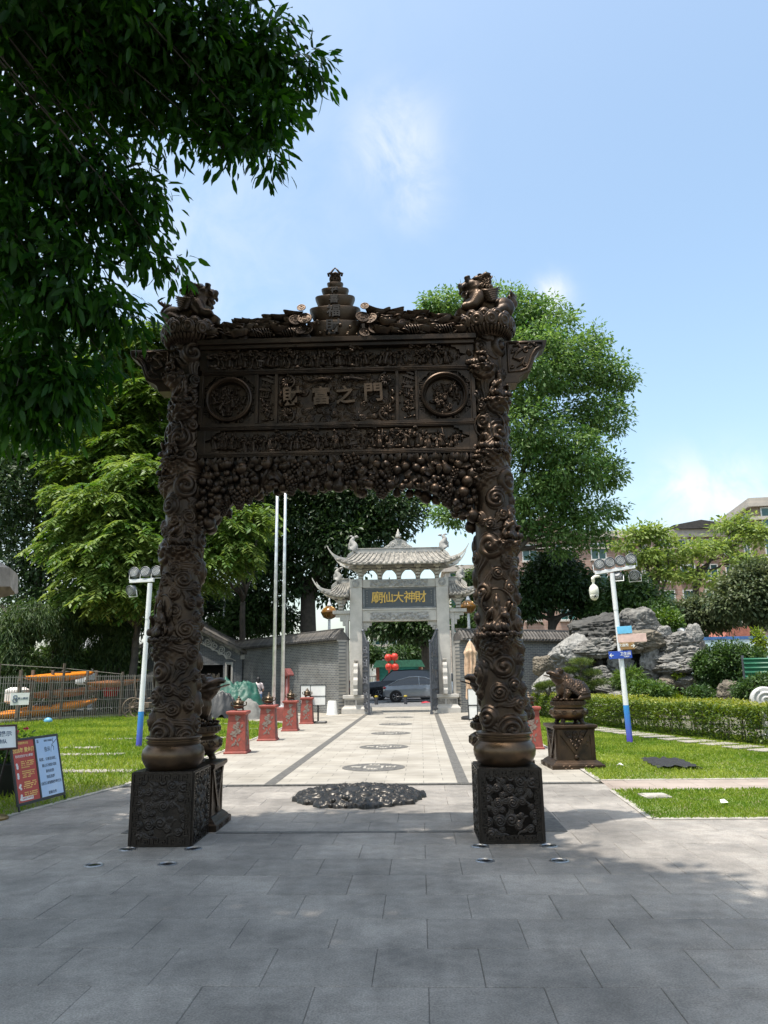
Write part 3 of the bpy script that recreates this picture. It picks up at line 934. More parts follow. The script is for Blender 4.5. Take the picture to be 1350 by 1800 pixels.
rim_me = rim_me.mesh('cloud_ledge', smooth=True); rim_me.materials.append(M_BRONZE)

petal = petal_mesh(); petal.materials.append(M_BRONZE)
collar_me = MB().lathe([(0.18, 5.33), (0.24, 5.345), (0.285, 5.40), (0.315, 5.47), (0.325, 5.55), (0.31, 5.60), (0.29, 5.612), (0.05, 5.615)], n=40).mesh('capital', smooth=40)
collar_me.materials.append(M_BRONZE)
tongue_me = MB()
for k in range(44):
    a = 2*PI*k/44
    tongue_me.tube([(0.235*math.cos(a), 0.235*math.sin(a), 5.35), (0.29*math.cos(a), 0.29*math.sin(a), 5.39), (0.325*math.cos(a), 0.325*math.sin(a), 5.45)], [0.008, 0.019, 0.016], 6)
tongue_me = tongue_me.mesh('lotus_tongues', smooth=True); tongue_me.materials.append(M_BRONZE)

for s in (-1, 1):
    x = s*HALF
    pd = mk('pedestal', ped_me, None, gate, (x, 0, 0.0))
    for k in range(4):
        e = Euler((0, 0, k*PI/2)); off = Vector((0, -0.305, 0.345)); off.rotate(e)
        rp = mk('cloud_relief', ped_rel, None, pd, off, e)
        fb = mk('fret_border', ped_fret, None, pd, off, e)
    mk('drum', drum_me, None, gate, (x, 0, 0))
    cl = mk('column', col_me, None, gate, (x, 0, 0), (0, 0, 0.0 if s > 0 else -0.55))
    for i, (a, z) in enumerate(LEDGES):
        f = mk('immortal', IMM[i % 3], None, cl)
        rr = 0.245 - 0.04*z/CH
        f.location = (rr*math.cos(a), rr*math.sin(a), z+1.03); f.rotation_euler = (0, 0, a+PI/2)
        f.scale = (1.0, 0.85, [1.12, 0.95, 0.9, 0.85, 0.95, 0.9][i])
        q = mk('cloud_ledge', rim_me, None, cl, (0.16*math.cos(a), 0.16*math.sin(a), z+1.02), (0, 0, a+PI/2), (1.05 if i == 0 else 0.85))
        if i in (0, 3):
            hh = mk('halo', halo_me, None, cl, (rr*math.cos(a), rr*math.sin(a), z+1.03+0.30), (0, 0, a+PI/2))
    cp = mk('capital', collar_me, None, gate, (x, 0, 0))
    mk('lotus_tongues', tongue_me, None, cp)
    for tier, (n, rr, z0, tilt, sc) in enumerate(((13, 0.318, 5.425, 0.16, 1.12), (13, 0.30, 5.50, 0.05, 1.0))):
        for k in range(n):
            a = 2*PI*(k+0.5*tier)/n
            mk('petal', petal, None, cp, (rr*math.cos(a), rr*math.sin(a), z0), (tilt, 0, a+PI/2), (sc*1.15, 1, sc))

# --- beam: backing slab, rails and stiles
PX = 1.535
bk = MB().box(-PX, PX, -0.10, 0.10, 3.985, 5.30).build('beam_core', M_BRONZE, gate)
rails = MB()
for (z0, z1, d) in ((3.975, 4.035, 0.175), (4.295, 4.365, 0.17), (4.955, 5.015, 0.17)):
    rails.box(-PX, PX, -d, d, z0, z1)
    for q in (0.012, 0.03): rails.box(-PX, PX, -d-0.012, d+0.012, z0+q, z0+q+0.008)
rails.build('rail', M_BRONZE, gate, bevel=0.003)
cor = MB().box(-PX-0.05, PX+0.05, -0.235, 0.235, 5.305, 5.365)
cor.box(-PX-0.03, PX+0.03, -0.20, 0.20, 5.262, 5.3045)
cor.build('cornice', M_BRONZE, gate, bevel=0.004)
for sx in (-1, 1):
    for (x0, x1) in ((0.665, 0.70), (0.885, 0.915), (1.515, 1.56)):
        a, b = sorted((sx*x0, sx*x1)); MB().box(a, b, -0.168, 0.168, 4.366, 4.954).build('stile', M_BRONZE, gate, bevel=0.003)
    a, b = sorted((sx*1.47, sx*1.56))
    for z0, z1 in ((4.0355, 4.2945), (5.0155, 5.2615)): MB().box(a, b, -0.166, 0.166, z0, z1).build('stile', M_BRONZE, gate, bevel=0.003)

rf = random.Random(5)
def frieze(z0, z1, n, kinds):
    p = MB().box(-1.47, 1.47, -0.118, -0.1005, z0, z1).build('frieze', M_BRONZE, gate)
    for i in range(n):
        x = -1.40 + 2.80*(i+0.5)/n + rf.uniform(-.02, .02)
        k = rf.random()
        me = rf.choice(FIGS) if k < kinds[0] else (rf.choice(PINES) if k < kinds[1] else HOUSE)
        sc = rf.uniform(0.8, 1.2)*(z1-z0)/0.23*(0.7 if me is HOUSE else 1)
        mk('frieze_figure', me, None, p, (x, -0.125 - rf.uniform(0, .02), z0+rf.uniform(0.0, 0.05)), (rf.uniform(-.1, .1), rf.uniform(-.25, .25), rf.uniform(-.5, .5)), sc)
    for i in range(n):
        x = rf.uniform(-1.4, 1.4)
        mk('frieze_figure', rf.choice(FIGS+PINES), None, p, (x, -0.115, z0+rf.uniform(0.06, 0.11)), (0, rf.uniform(-.4, .4), rf.uniform(-.5, .5)), rf.uniform(0.45, 0.7))
    # rocks along the foot and ogee corner pieces
    m = MB()
    for i in range(46):
        m.ell((rf.uniform(-1.42, 1.42), -0.13-rf.uniform(0, .02), z0+rf.uniform(-0.005, 0.02)), (rf.uniform(.02, .07), .025, rf.uniform(.012, .028)), 8, 5)
    q = m.build('rocks', M_BRONZE, p, smooth=True); q['kind'] = 'stuff'
    for sx in (-1, 1):
        for (za, sz) in ((z1, -1), (z0, 1)):
            pts = [(0, 0), (0.17, 0), (0.165, 0.022), (0.12, 0.03), (0.105, 0.055), (0.075, 0.06), (0.068, 0.1), (0, 0.118)]
            poly = [(sx*(1.472-px), za+sz*pz) for px, pz in pts]
            if (sx*sz) > 0: poly = poly[::-1]
            q = MB().prism(poly, -0.162, -0.10)
            q.build('corner_fret', M_BRONZE, p)
frieze(5.016, 5.261, 44, (0.72, 0.95))
frieze(4.036, 4.294, 46, (0.6, 0.96))

# central cloud plaque with the four characters
plq = MB().box(-0.664, 0.664, -0.112, -0.1005, 4.366, 4.954).build('name_plaque', M_BRONZE, gate)
def plaque_field(U_, V_):
    H = cloud_field(U_, V_, 1.30, 0.57, 8, 0.105, 0.030, False, 1.0)
    return H
pr = relief_panel(1.30, 0.57, 8, 0.1, 0.03, 0.0048, plaque_field); pr.materials.append(M_BRONZE)
mk('cloud_relief', pr, None, plq, (0, -0.113, 4.66))
# dragons curling round the plaque's edge
dm = MB()
for sx in (-1, 1):
    for sz in (-1, 1):
        c = (sx*0.56, 4.66+sz*0.185)
        p = spiral_pts(c, 0.10, 0.9, sx*sz, PI/2*sz, 16, 'xz', -0.145)
        dm.tube(p, [0.022*(1-0.6*i/16) for i in range(17)], 7)
        for q in range(9):
            a = q*0.6; dm.tube([(c[0], -0.15, c[1]), (c[0]+0.05*math.cos(a), -0.175, c[1]+0.05*math.sin(a)), (c[0]+0.088*math.cos(a+.3), -0.15, c[1]+0.088*math.sin(a+.3))], [0.012, 0.011, 0.004], 5)
        dm.tube([(sx*0.62, -0.14, 4.66+sz*0.09), (sx*0.645, -0.15, 4.66+sz*0.04), (sx*0.61, -0.14, 4.66)], [0.02, 0.018, 0.008], 6)
for sx in (-1, 1):
    for q in range(7):
        dm.tube([(sx*0.05, -0.14, 4.92), (sx*(0.07+0.035*q), -0.17, 4.88-0.006*abs(q-3)), (sx*(0.09+0.045*q), -0.145, 4.915-0.008*q)], [0.012, 0.016, 0.004], 5)
dm.build('dragon_relief', M_BRONZE, plq, smooth=True)
M_LETTER = mat('worn bronze lettering', (0.095, 0.06, 0.036), rough=0.42, metal=0.65, scale=9)
for ch, x, z, sz, sh in (('財', -0.498, 4.665, 0.23, 0.10), ('富', -0.172, 4.66, 0.22, 0.06), ('之', 0.10, 4.665, 0.22, 0.16), ('門', 0.415, 4.69, 0.235, 0.08)):
    me = text_mesh(ch, sz, 0.045, 0.0055)
    o = mk('character', me, M_LETTER, plq, (x, -0.158, z))
    o.rotation_euler = (0, sh*-0.45, 0)

# roundels
for sx in (-1, 1):
    cx = sx*1.215
    rd = MB()
    vs = []; fs = []; n = 48
    prof = [(0.262, -0.10), (0.268, -0.16), (0.262, -0.185), (0.247, -0.195), (0.235, -0.183), (0.228, -0.165), (0.218, -0.168), (0.212, -0.155), (0.206, -0.11)]
    for q, y in prof:
        for k in range(n):
            a = 2*PI*k/n; vs.append((cx+q*math.cos(a), y, 4.66+q*math.sin(a)))
    for i in range(len(prof)-1):
        for k in range(n):
            j = (k+1) % n; fs.append((i*n+k, i*n+n+k, i*n+n+j, i*n+j))
    rd.add(vs, fs)
    rdo = rd.build('roundel', M_BRONZE, gate, smooth=40)
    for i in range(17):
        a = rf.uniform(0, 2*PI); q = math.sqrt(rf.random())*0.165
        mk('frieze_figure', rf.choice(FIGS+FIGS+PINES), None, rdo, (cx+q*math.cos(a), -0.118-rf.uniform(0, .02), 4.60+q*math.sin(a)*0.9), (0, rf.uniform(-.7, .7), rf.uniform(-.4, .4)), rf.uniform(0.5, 0.85))
    for i in range(12):
        a = rf.uniform(0, 2*PI)
        p = spiral_pts((cx+0.13*math.cos(a), 4.66+0.13*math.sin(a)), 0.05, 0.8, 1, a, 8, 'xz', -0.125)
        MB().tube(p, [0.012*(1-0.7*j/8) for j in range(9)], 5).build('ribbon', M_BRONZE, rdo, smooth=True)
    # square fret frame round the roundel
    fr = fret_border(0.595, 0.585, 0.052, 0.022); fr.materials.append(M_BRONZE)
    sq = MB().box(cx-0.299, cx+0.299, -0.13, -0.1005, 4.367, 4.953)
    mk('fret_border', fr, None, rdo, (cx, -0.131, 4.66))
    for k in range(4):
        ax, az = (-1 if k in (0, 3) else 1), (-1 if k < 2 else 1)
        m = MB(); b = 0.088
        m.prism([(cx+ax*0.296, 4.66+az*0.29), (cx+ax*0.296, 4.66+az*0.15), (cx+ax*0.15, 4.66+az*0.29)][::(1 if ax*az < 0 else -1)], -0.150, -0.131)
        m.build('corner_fret', M_BRONZE, rdo)
    # narrow panel of pavilions and figures
    nx = sx*0.792
    npn = MB().box(nx-0.092, nx+0.092, -0.112, -0.1005, 4.367, 4.953).build('narrow_panel', M_BRONZE, gate)
    for i in range(13):
        me = HOUSE if i in (0, 5) else rf.choice(FIGS+PINES)
        mk('frieze_figure', me, None, npn, (nx+rf.uniform(-.045, .045), -0.118-rf.uniform(0, .02), 4.38+(0.42 if i == 0 else (0.3 if i == 5 else 0.034*i))), (0, rf.uniform(-.35, .35), rf.uniform(-.4, .4)), 0.85 if i in (0, 5) else rf.uniform(0.5, 0.75))

# outer wing brackets
for sx in (-1, 1):
    pts = [(0.15, 5.315), (0.69, 5.315), (0.672, 5.235), (0.60, 5.185), (0.545, 5.115), (0.515, 5.02), (0.485, 4.94), (0.41, 4.905), (0.36, 4.87), (0.335, 4.80), (0.15, 4.80)]
    poly = [(sx*(HALF+px), pz) for px, pz in pts]
    if sx > 0: poly = poly[::-1]
    br = MB().prism(poly, -0.11, 0.11).build('wing_bracket', M_BRONZE, gate, bevel=0.004)
    def rimtube(ps, r0=0.016, y=-0.115): return MB().tube([(sx*(HALF+a), y, b) for a, b in ps], r0, 6)
    inner = [(0.24, 5.285), (0.635, 5.285), (0.615, 5.235), (0.555, 5.20), (0.505, 5.12), (0.475, 5.03), (0.445, 4.97), (0.38, 4.945), (0.24, 4.93), (0.24, 5.285)]
    rimtube(inner).build('raised_rim', M_BRONZE, br, smooth=True)
    dr = MB()
    body = [(0.30, 5.24), (0.36, 5.26), (0.40, 5.21), (0.34, 5.17), (0.30, 5.10), (0.37, 5.07), (0.43, 5.11), (0.40, 5.03), (0.33, 4.98)]
    dr.tube([(sx*(HALF+a), -0.118, b) for a, b in body], [0.012, 0.02, 0.022, 0.022, 0.022, 0.022, 0.02, 0.016, 0.006], 7)
    for c, q, a0 in (((0.50, 5.24), 0.045, 0), ((0.56, 5.255), 0.025, 2), ((0.45, 5.19), 0.04, 1), ((0.28, 5.0), 0.03, 3), ((0.43, 5.02), 0.03, 2), ((0.29, 5.19), 0.025, 4)):
        p = spiral_pts(c, q, 1.2, sx, a0, 14, 'xz', -0.118)
        dr.tube([(sx*(HALF+a), y, b) for a, y, b in p], [0.014*(1-0.6*i/14) for i in range(15)], 6)
    dr.build('dragon_relief', M_BRONZE, br, smooth=True)

# --- garland of fruit
def lat(prof, ribs=0, rib=0.0, n=16):
    mb = MB(); mb.lathe(prof, n=n)
    if ribs:
        mb.v = [(x*(1+rib*math.cos(ribs*math.atan2(y, x))), y*(1+rib*math.cos(ribs*math.atan2(y, x))), z) for x, y, z in mb.v]
    return mb
F_PEACH = lat([(0.004, -0.055), (0.018, -0.047), (0.038, -0.028), (0.049, 0.0), (0.046, 0.024), (0.032, 0.042), (0.01, 0.05), (0.004, 0.062)][::1]).mesh('peach', True)
F_APPLE = lat([(0.006, -0.04), (0.025, -0.042), (0.045, -0.02), (0.05, 0.005), (0.042, 0.03), (0.024, 0.042), (0.008, 0.036), (0.004, 0.06)]).mesh('apple', True)
F_POME = lat([(0.006, -0.07), (0.02, -0.072), (0.022, -0.055), (0.014, -0.048), (0.034, -0.036), (0.052, -0.005), (0.048, 0.025), (0.03, 0.044), (0.008, 0.05)]).mesh('pomegranate', True)
F_STAR = lat([(0.004, -0.075), (0.024, -0.055), (0.042, -0.015), (0.044, 0.015), (0.03, 0.055), (0.006, 0.07)], 5, 0.26, 30).mesh('starfruit', True)
F_PUMP = lat([(0.01, -0.035), (0.04, -0.032), (0.058, 0.0), (0.05, 0.024), (0.025, 0.034), (0.01, 0.03), (0.006, 0.055)], 8, 0.09, 32).mesh('pumpkin', True)
F_PEAR = lat([(0.008, -0.06), (0.034, -0.055), (0.05, -0.03), (0.046, 0.0), (0.028, 0.03), (0.02, 0.052), (0.008, 0.06), (0.004, 0.075)]).mesh('pear', True)
g = MB(); rg = random.Random(3)
for k in range(46):
    t = k/45; q = 0.058*(1-t)**0.75 + 0.012; a = k*2.399
    g.ell((q*math.cos(a), q*math.sin(a)*0.9, 0.06-0.15*t + rg.uniform(-.006, .006)), 0.0185, 8, 6)
F_GRAPE = g.mesh('grapes', True)
def bent_leaf(L=0.12, W=0.06, bend=0.5):
    U_, V_ = np.meshgrid(np.linspace(-1, 1, 7), np.linspace(0, 1, 9))
    half = np.sin(np.clip(V_, 0.02, 0.98)*PI)**0.7*(1-0.25*V_)
    X = U_*half*W/2; Y = -np.abs(U_)*half*W*0.16 - 0.03*bend*np.sin(V_*PI)*L/0.12 + 0.003*np.cos(U_*9+V_*14); Z = -V_*L
    return np_mesh('leaf', np.stack([X, Y, Z], -1).reshape(-1, 3), grid_faces(7, 9), smooth=True)
F_LEAF = bent_leaf(); F_LEAF2 = bent_leaf(0.10, 0.075, 0.8)
for m_ in (F_PEACH, F_APPLE, F_POME, F_STAR, F_PUMP, F_PEAR, F_GRAPE, F_LEAF, F_LEAF2): m_.materials.append(M_BRONZE_DARK if m_ is None else M_BRONZE)
def g_low(x):
    a = abs(x)
    ks = [(0, 3.60), (0.5, 3.59), (0.85, 3.57), (1.05, 3.50), (1.2, 3.40), (1.33, 3.27), (1.47, 3.15), (1.6, 3.2)]
    for (x0, z0), (x1, z1) in zip(ks[:-1], ks[1:]):
        if a <= x1: return z0+(z1-z0)*(a-x0)/(x1-x0)
    return 3.2
xs = [-1.5+3.0*i/30 for i in range(31)]
poly = [(x, 3.974) for x in xs] + [(x, g_low(x)+0.075) for x in reversed(xs)]
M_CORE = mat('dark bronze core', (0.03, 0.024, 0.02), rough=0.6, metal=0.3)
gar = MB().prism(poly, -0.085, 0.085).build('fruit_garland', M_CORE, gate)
gr = random.Random(12)
spots = []
def try_spot(side, n, rmin, y0):
    t = 0; got = 0
    while got < n and t < n*60:
        t += 1
        x = gr.uniform(-1.5, 1.5); zl = g_low(x)+0.03; z = gr.uniform(zl, 3.90)
        rr = gr.choice([0.036, 0.046, 0.056, 0.068])
        if all((x-a)**2+(z-b)**2 > ((rr+c)*0.80)**2 for a, b, c, s_ in spots if s_ == side):
            spots.append((x, z, rr, side)); got += 1
try_spot(-1, 150, 0.05, -0.12)
try_spot(1, 60, 0.05, 0.12)
FR = [F_PEACH, F_APPLE, F_POME, F_STAR, F_PUMP, F_PEAR, F_PEACH, F_APPLE, F_GRAPE, F_APPLE, F_PUMP]
NM = {'peach': 'peach', 'apple': 'apple', 'pomegranate': 'pomegranate', 'starfruit': 'star_fruit', 'pumpkin': 'pumpkin', 'pear': 'pear', 'grapes': 'grape_bunch'}
for (x, z, rr, side) in spots:
    me = gr.choice(FR)
    s_ = rr/0.05*(1.12 if me is not F_GRAPE else 1.2)
    flip = PI if (me in (F_PEACH, F_PEAR) and gr.random() < 0.5) else 0
    if me is F_GRAPE: rot = (0.12*-side, gr.uniform(-.15, .15), gr.uniform(0, 6))
    else: rot = (flip+gr.uniform(-.5, .5), gr.uniform(-.6, .6), gr.uniform(0, 6))
    mk(NM[me.name.split('.')[0]], me, None, gar, (x, side*(0.10+gr.uniform(0, .075)), z), rot, s_)
for i in range(62):
    x = -1.5+3.0*(i+0.5)/62
    mk('leaf', gr.choice([F_LEAF, F_LEAF2]), None, gar, (x, -0.165-gr.uniform(0, .03), 3.985-gr.uniform(0, 0.02)), (0.35+gr.uniform(-.2, .3), gr.uniform(-.5, .5), gr.uniform(-.3, .3)), gr.uniform(0.9, 1.25))
for i in range(120):
    x = gr.uniform(-1.48, 1.48); z = gr.uniform(g_low(x)+0.06, 3.88)
    mk('leaf', gr.choice([F_LEAF, F_LEAF2]), None, gar, (x, -0.185-gr.uniform(0, .03), z), (0.5+gr.uniform(-.4, .4), gr.uniform(-1.6, 1.6), gr.uniform(-.5, .5)), gr.uniform(0.7, 1.0))

# --- heap of coins and ingots on the cornice
def h_top(x):
    a = abs(x)
    ks = [(0, 0.40), (0.3, 0.42), (0.5, 0.38), (0.8, 0.33), (1.1, 0.28), (1.45, 0.24), (1.7, 0.18)]
    for (x0, z0), (x1, z1) in zip(ks[:-1], ks[1:]):
        if a <= x1: return z0+(z1-z0)*(a-x0)/(x1-x0)
    return 0.1
xs = [-1.5+3.0*i/30 for i in range(31)]
poly = [(x, 5.366) for x in xs][::-1] + [(x, 5.366+(0.05 if abs(x+0.03) < 0.33 else max(0.02, h_top(x)-0.05))) for x in xs]
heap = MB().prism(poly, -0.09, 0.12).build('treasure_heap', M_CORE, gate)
hr = random.Random(31)
for i in range(420):
    x = hr.uniform(-1.48, 1.48)
    if abs(x+0.03) < 0.43: continue
    z = 5.375 + hr.uniform(0.0, 1.0)**0.8*max(0.01, h_top(x)-0.03)
    y = -0.20+0.12*(z-5.37)/max(0.1, h_top(x)) + hr.uniform(-.03, .03)
    k = hr.random()
    if k < 0.55: mk('coin', COIN, None, heap, (x, y, z), (hr.choice([0.1, 0.2, 0.3, 0.4, 0.9])+hr.uniform(-.2, .2), hr.uniform(-.5, .5), hr.uniform(0, 6)), hr.uniform(1.1, 1.7))
    else: mk('ingot', INGOT, None, heap, (x, y, z), (hr.uniform(-.2, .3), hr.uniform(-.25, .25), hr.uniform(-.5, .5)), hr.uniform(0.75, 1.25))
for (x, z, q, n) in ((-0.95, 5.375, 1.5, 7), (-0.62, 5.38, 1.4, 6), (0.78, 5.375, 1.5, 6), (1.15, 5.375, 1.3, 6)):
    for i in range(n): mk('coin', COIN, None, heap, (x+i*0.03, -0.2, z+0.055), (0.2, 1.05+0.04*i, 0.3), q)
for (x, n) in ((-1.28, 5), (-1.05, 4), (1.3, 5), (0.55, 4), (-0.48, 5), (0.98, 6)):
    for i in range(n): mk('coin', COIN, None, heap, (x+hr.uniform(-.006, .006), -0.165, 5.37+i*0.015), (0, 0, hr.random()), 1.3)
for (x, z, q, rz) in ((-0.42, 5.47, 1.75, 0.2), (-0.33, 5.46, 1.55, -0.2), (0.44, 5.45, 1.6, 0.1), (0.40, 5.58, 1.7, -0.3), (0.30, 5.60, 1.8, 0.2), (-0.36, 5.60, 1.9, 0), (-0.47, 5.585, 1.7, .2), (0.33, 5.41, 1.5, 0.1), (-0.40, 5.74, 1.15, 0), (0.33, 5.74, 1.15, 0), (0.78, 5.50, 1.6, 0.4)):
    mk('coin', COIN, None, heap, (x, -0.21, z), (1.25, 0, rz), q)
for i in range(40):
    x = hr.uniform(-1.4, 1.4); mk('pearl', FIGS[0] if False else None, None) if False else None
pearl_me = MB().ell((0, 0, 0), 0.02, 10, 7).mesh('pearl', True); pearl_me.materials.append(M_BRONZE_WARM)
for i in range(42):
    x = hr.uniform(-1.4, 1.4); mk('pearl', pearl_me, None, heap, (x, -0.205-hr.uniform(0, .02), 5.385+hr.random()*0.5*h_top(x)), None, hr.uniform(0.7, 1.1))
# branching coral and a lotus leaf on the heap
co = MB()
for i in range(7):
    x = 0.52+0.05*i
    co.tube([(x, -0.05, 5.62-0.03*i), (x+hr.uniform(-.03, .03), -0.05, 5.72-0.02*i), (x+hr.uniform(-.05, .05), -0.05, 5.80-0.03*i)], [0.02, 0.014, 0.005], 6)
co.build('coral', M_BRONZE, heap, smooth=True)
# tower of five engraved ingots and a crowned coin
tower = [(0.33, 0.22, 5.366, 0.235, '財', 0.19), (0.30, 0.195, 5.601, 0.19, '福', 0.16), (0.235, 0.155, 5.791, 0.16, '喜', 0.115), (0.162, 0.115, 5.951, 0.11, '祥', 0.085), (0.097, 0.08, 6.061, 0.085, '', 0)]
M_INGOT = mat('bronze ingot', (0.085, 0.055, 0.034), rough=0.45, metal=0.6, scale=2.5, col2=(0.045, 0.032, 0.024), bump=0.1)
M_CHAR_D = mat('engraved characters', (0.022, 0.018, 0.016), rough=0.7)
for (a, b, z, h, ch, cs) in tower:
    vs = []; n = 40; mb = MB(); fs = []
    rings = [(0.64, 0.72, 0.0), (0.72, 0.80, 0.06), (0.87, 0.93, 0.5), (0.99, 1.0, 0.86), (1.0, 0.98, 0.95), (0.95, 0.9, 0.96), (0.80, 0.78, 0.80), (0.4, 0.4, 0.86)]
    for sx_, sy_, t in rings:
        for k in range(n):
            q = 2*PI*k/n; c_ = math.cos(q); s_ = math.sin(q)
            c2 = math.copysign(abs(c_)**0.8, c_); s2 = math.copysign(abs(s_)**0.8, s_)
            vs.append((a*sx_*c2, b*sy_*s2, z+h*t*(1.0 + (0.16*abs(c_)**3 if t > 0.8 else 0))*0.95))
    for i in range(len(rings)-1):
        for k in range(n):
            j = (k+1) % n; fs.append((i*n+k, i*n+j, i*n+n+j, i*n+n+k))
    fs.append(tuple(range(n-1, -1, -1))); L = len(vs); fs.append(tuple(range(L-n, L)))
    mb.add(vs, fs)
    t_o = mb.build('tower_ingot', M_INGOT, gate, smooth=40, loc=(-0.03, 0, 0))
    if ch:
        mk('character', text_mesh(ch, cs, 0.05, 0.003), M_CHAR_D, t_o, (0, -b*0.955+0.012, z+h*0.5))
tc_ = mk('crown_coin', COIN, None, gate, (-0.03, 0.02, 6.215), (PI/2, 0, 0), (1.6, 1.6, 3.0))
fl = MB()
for sx in (-1, 1): fl.tube([(-0.03+sx*0.075, 0, 6.255), (-0.03+sx*0.085, 0, 6.285), (-0.03+sx*0.05, 0, 6.30), (-0.03+sx*0.03, 0, 6.33), (-0.03, 0, 6.365)], [0.014, 0.016, 0.014, 0.012, 0.006], 7)
fl.tube([(-0.03-0.06, 0, 6.27), (-0.03, 0, 6.30), (-0.03+0.06, 0, 6.27)], 0.014, 7)
fl.build('coin_crest', M_BRONZE, gate, smooth=True)
# engraved ingot lying on the right of the heap and small animals
big = ingot_mesh(0.17, 0.10, 0.13, False, 28); big.materials.append(M_INGOT)
bi = mk('ingot', big, None, gate, (0.70, -0.02, 5.565), (0, 0.0, 0)); 
mk('character', text_mesh('財', 0.085, 0.03, 0.002), M_CHAR_D, bi, (0, -0.088, 0.065))
sn = MB(); 
pp = [(-0.98, 0, 5.50), (-0.86, 0, 5.53), (-0.80, 0, 5.60), (-0.795, 0, 5.66), (-0.83, 0, 5.705), (-0.88, 0, 5.70), (-0.93, -0.01, 5.66)]
cv = []
for i in range(len(pp)-1):
    for j in range(4):
        cv.append(Vector(pp[i]).lerp(Vector(pp[i+1]), j/4))
cv.append(Vector(pp[-1]))
for _ in range(3): cv = [cv[0]] + [(cv[i-1]+cv[i]*2+cv[i+1])/4 for i in range(1, len(cv)-1)] + [cv[-1]]
sn.tube(cv, [0.034*(1-0.45*i/len(cv)) for i in range(len(cv)-4)] + [0.022, 0.024, 0.016, 0.006], 9)
sn.ell((-0.90, 0, 5.69), (0.035, 0.024, 0.024), 9, 6)
sn.build('snake', M_BRONZE, gate, smooth=True)
tg = MB()
tg.limb([(1.0, 0, 5.55), (1.16, 0, 5.56), (1.26, 0.02, 5.56)], [0.075, 0.085, 0.07])
tg.ell((0.925, -0.02, 5.66), (0.075, 0.07, 0.075), 12, 9); tg.limb([(0.94, -0.01, 5.62), (1.0, 0, 5.56)], [0.055, 0.07])
tg.ell((0.885, -0.05, 5.645), (0.04, 0.04, 0.032)); tg.ell((0.955, -0.04, 5.735), 0.022); tg.ell((0.895, -0.0, 5.735), 0.022)
tg.limb([(0.98, -0.05, 5.53), (0.90, -0.07, 5.48)], [0.04, 0.032]); tg.limb([(1.22, -0.06, 5.55), (1.15, -0.09, 5.49)], [0.055, 0.035]); tg.limb([(1.28, 0, 5.56), (1.36, 0, 5.60), (1.38, 0, 5.66)], [0.03, 0.024, 0.02])
tig = union(tg, 0.011, 3, 'tiger'); mk('tiger', tig, M_BRONZE, gate)

# --- winged lions on the capitals
def lion_mesh():
    """crouching winged lion facing -X, base on z = 0"""
    b = MB()
    b.limb([(0.17, 0, 0.16), (0.05, 0, 0.18), (-0.07, 0, 0.24)], [0.135, 0.135, 0.14])
    b.ell((0.20, -0.10, 0.13), (0.13, 0.075, 0.13)); b.ell((0.20, 0.10, 0.13), (0.13, 0.075, 0.13))
    for s in (-1, 1):
        b.limb([(0.20, s*0.12, 0.10), (0.10, s*0.14, 0.05), (0.0, s*0.14, 0.035)], [0.075, 0.055, 0.045])
        b.limb([(-0.10, s*0.10, 0.24), (-0.16, s*0.12, 0.15), (-0.21, s*0.11, 0.13), (-0.25, s*0.10, 0.135)], [0.09, 0.065, 0.055, 0.055])
        for q in (-1, 0, 1): b.ell((-0.28, s*0.10+q*0.03, 0.125), (0.032, 0.018, 0.028))
    b.limb([(-0.08, 0, 0.26), (-0.08, 0, 0.38)], [0.15, 0.15])
    b.ell((-0.02, 0, 0.40), (0.13, 0.145, 0.13))
    b.ell((-0.14, 0, 0.43), (0.12, 0.125, 0.095))
    b.ell((-0.245, 0, 0.425), (0.062, 0.09, 0.045)); b.ell((-0.225, 0, 0.335), (0.062, 0.08, 0.025)); b.limb([(-0.13, 0, 0.34), (-0.20, 0, 0.335)], [0.07, 0.03])
    b.ell((-0.295, 0, 0.448), (0.026, 0.05, 0.026))
    for s in (-1, 1):
        b.ell((-0.215, s*0.07, 0.485), (0.034, 0.032, 0.032)); b.ell((-0.215, s*0.075, 0.52), (0.045, 0.032, 0.018), rot=(0, -.3, 0))
        b.ell((-0.275, s*0.075, 0.395), (0.02, 0.016, 0.035))
        b.limb([(-0.08, s*0.11, 0.48), (-0.01, s*0.15, 0.52), (0.04, s*0.15, 0.53)], [0.034, 0.032, 0.014])
    b.limb([(0.29, 0, 0.16), (0.345, 0, 0.24), (0.31, 0, 0.32)], [0.055, 0.055, 0.04])
    me = union(b, 0.0125, 2, 'lion')
    return me
lion_b = lion_mesh()
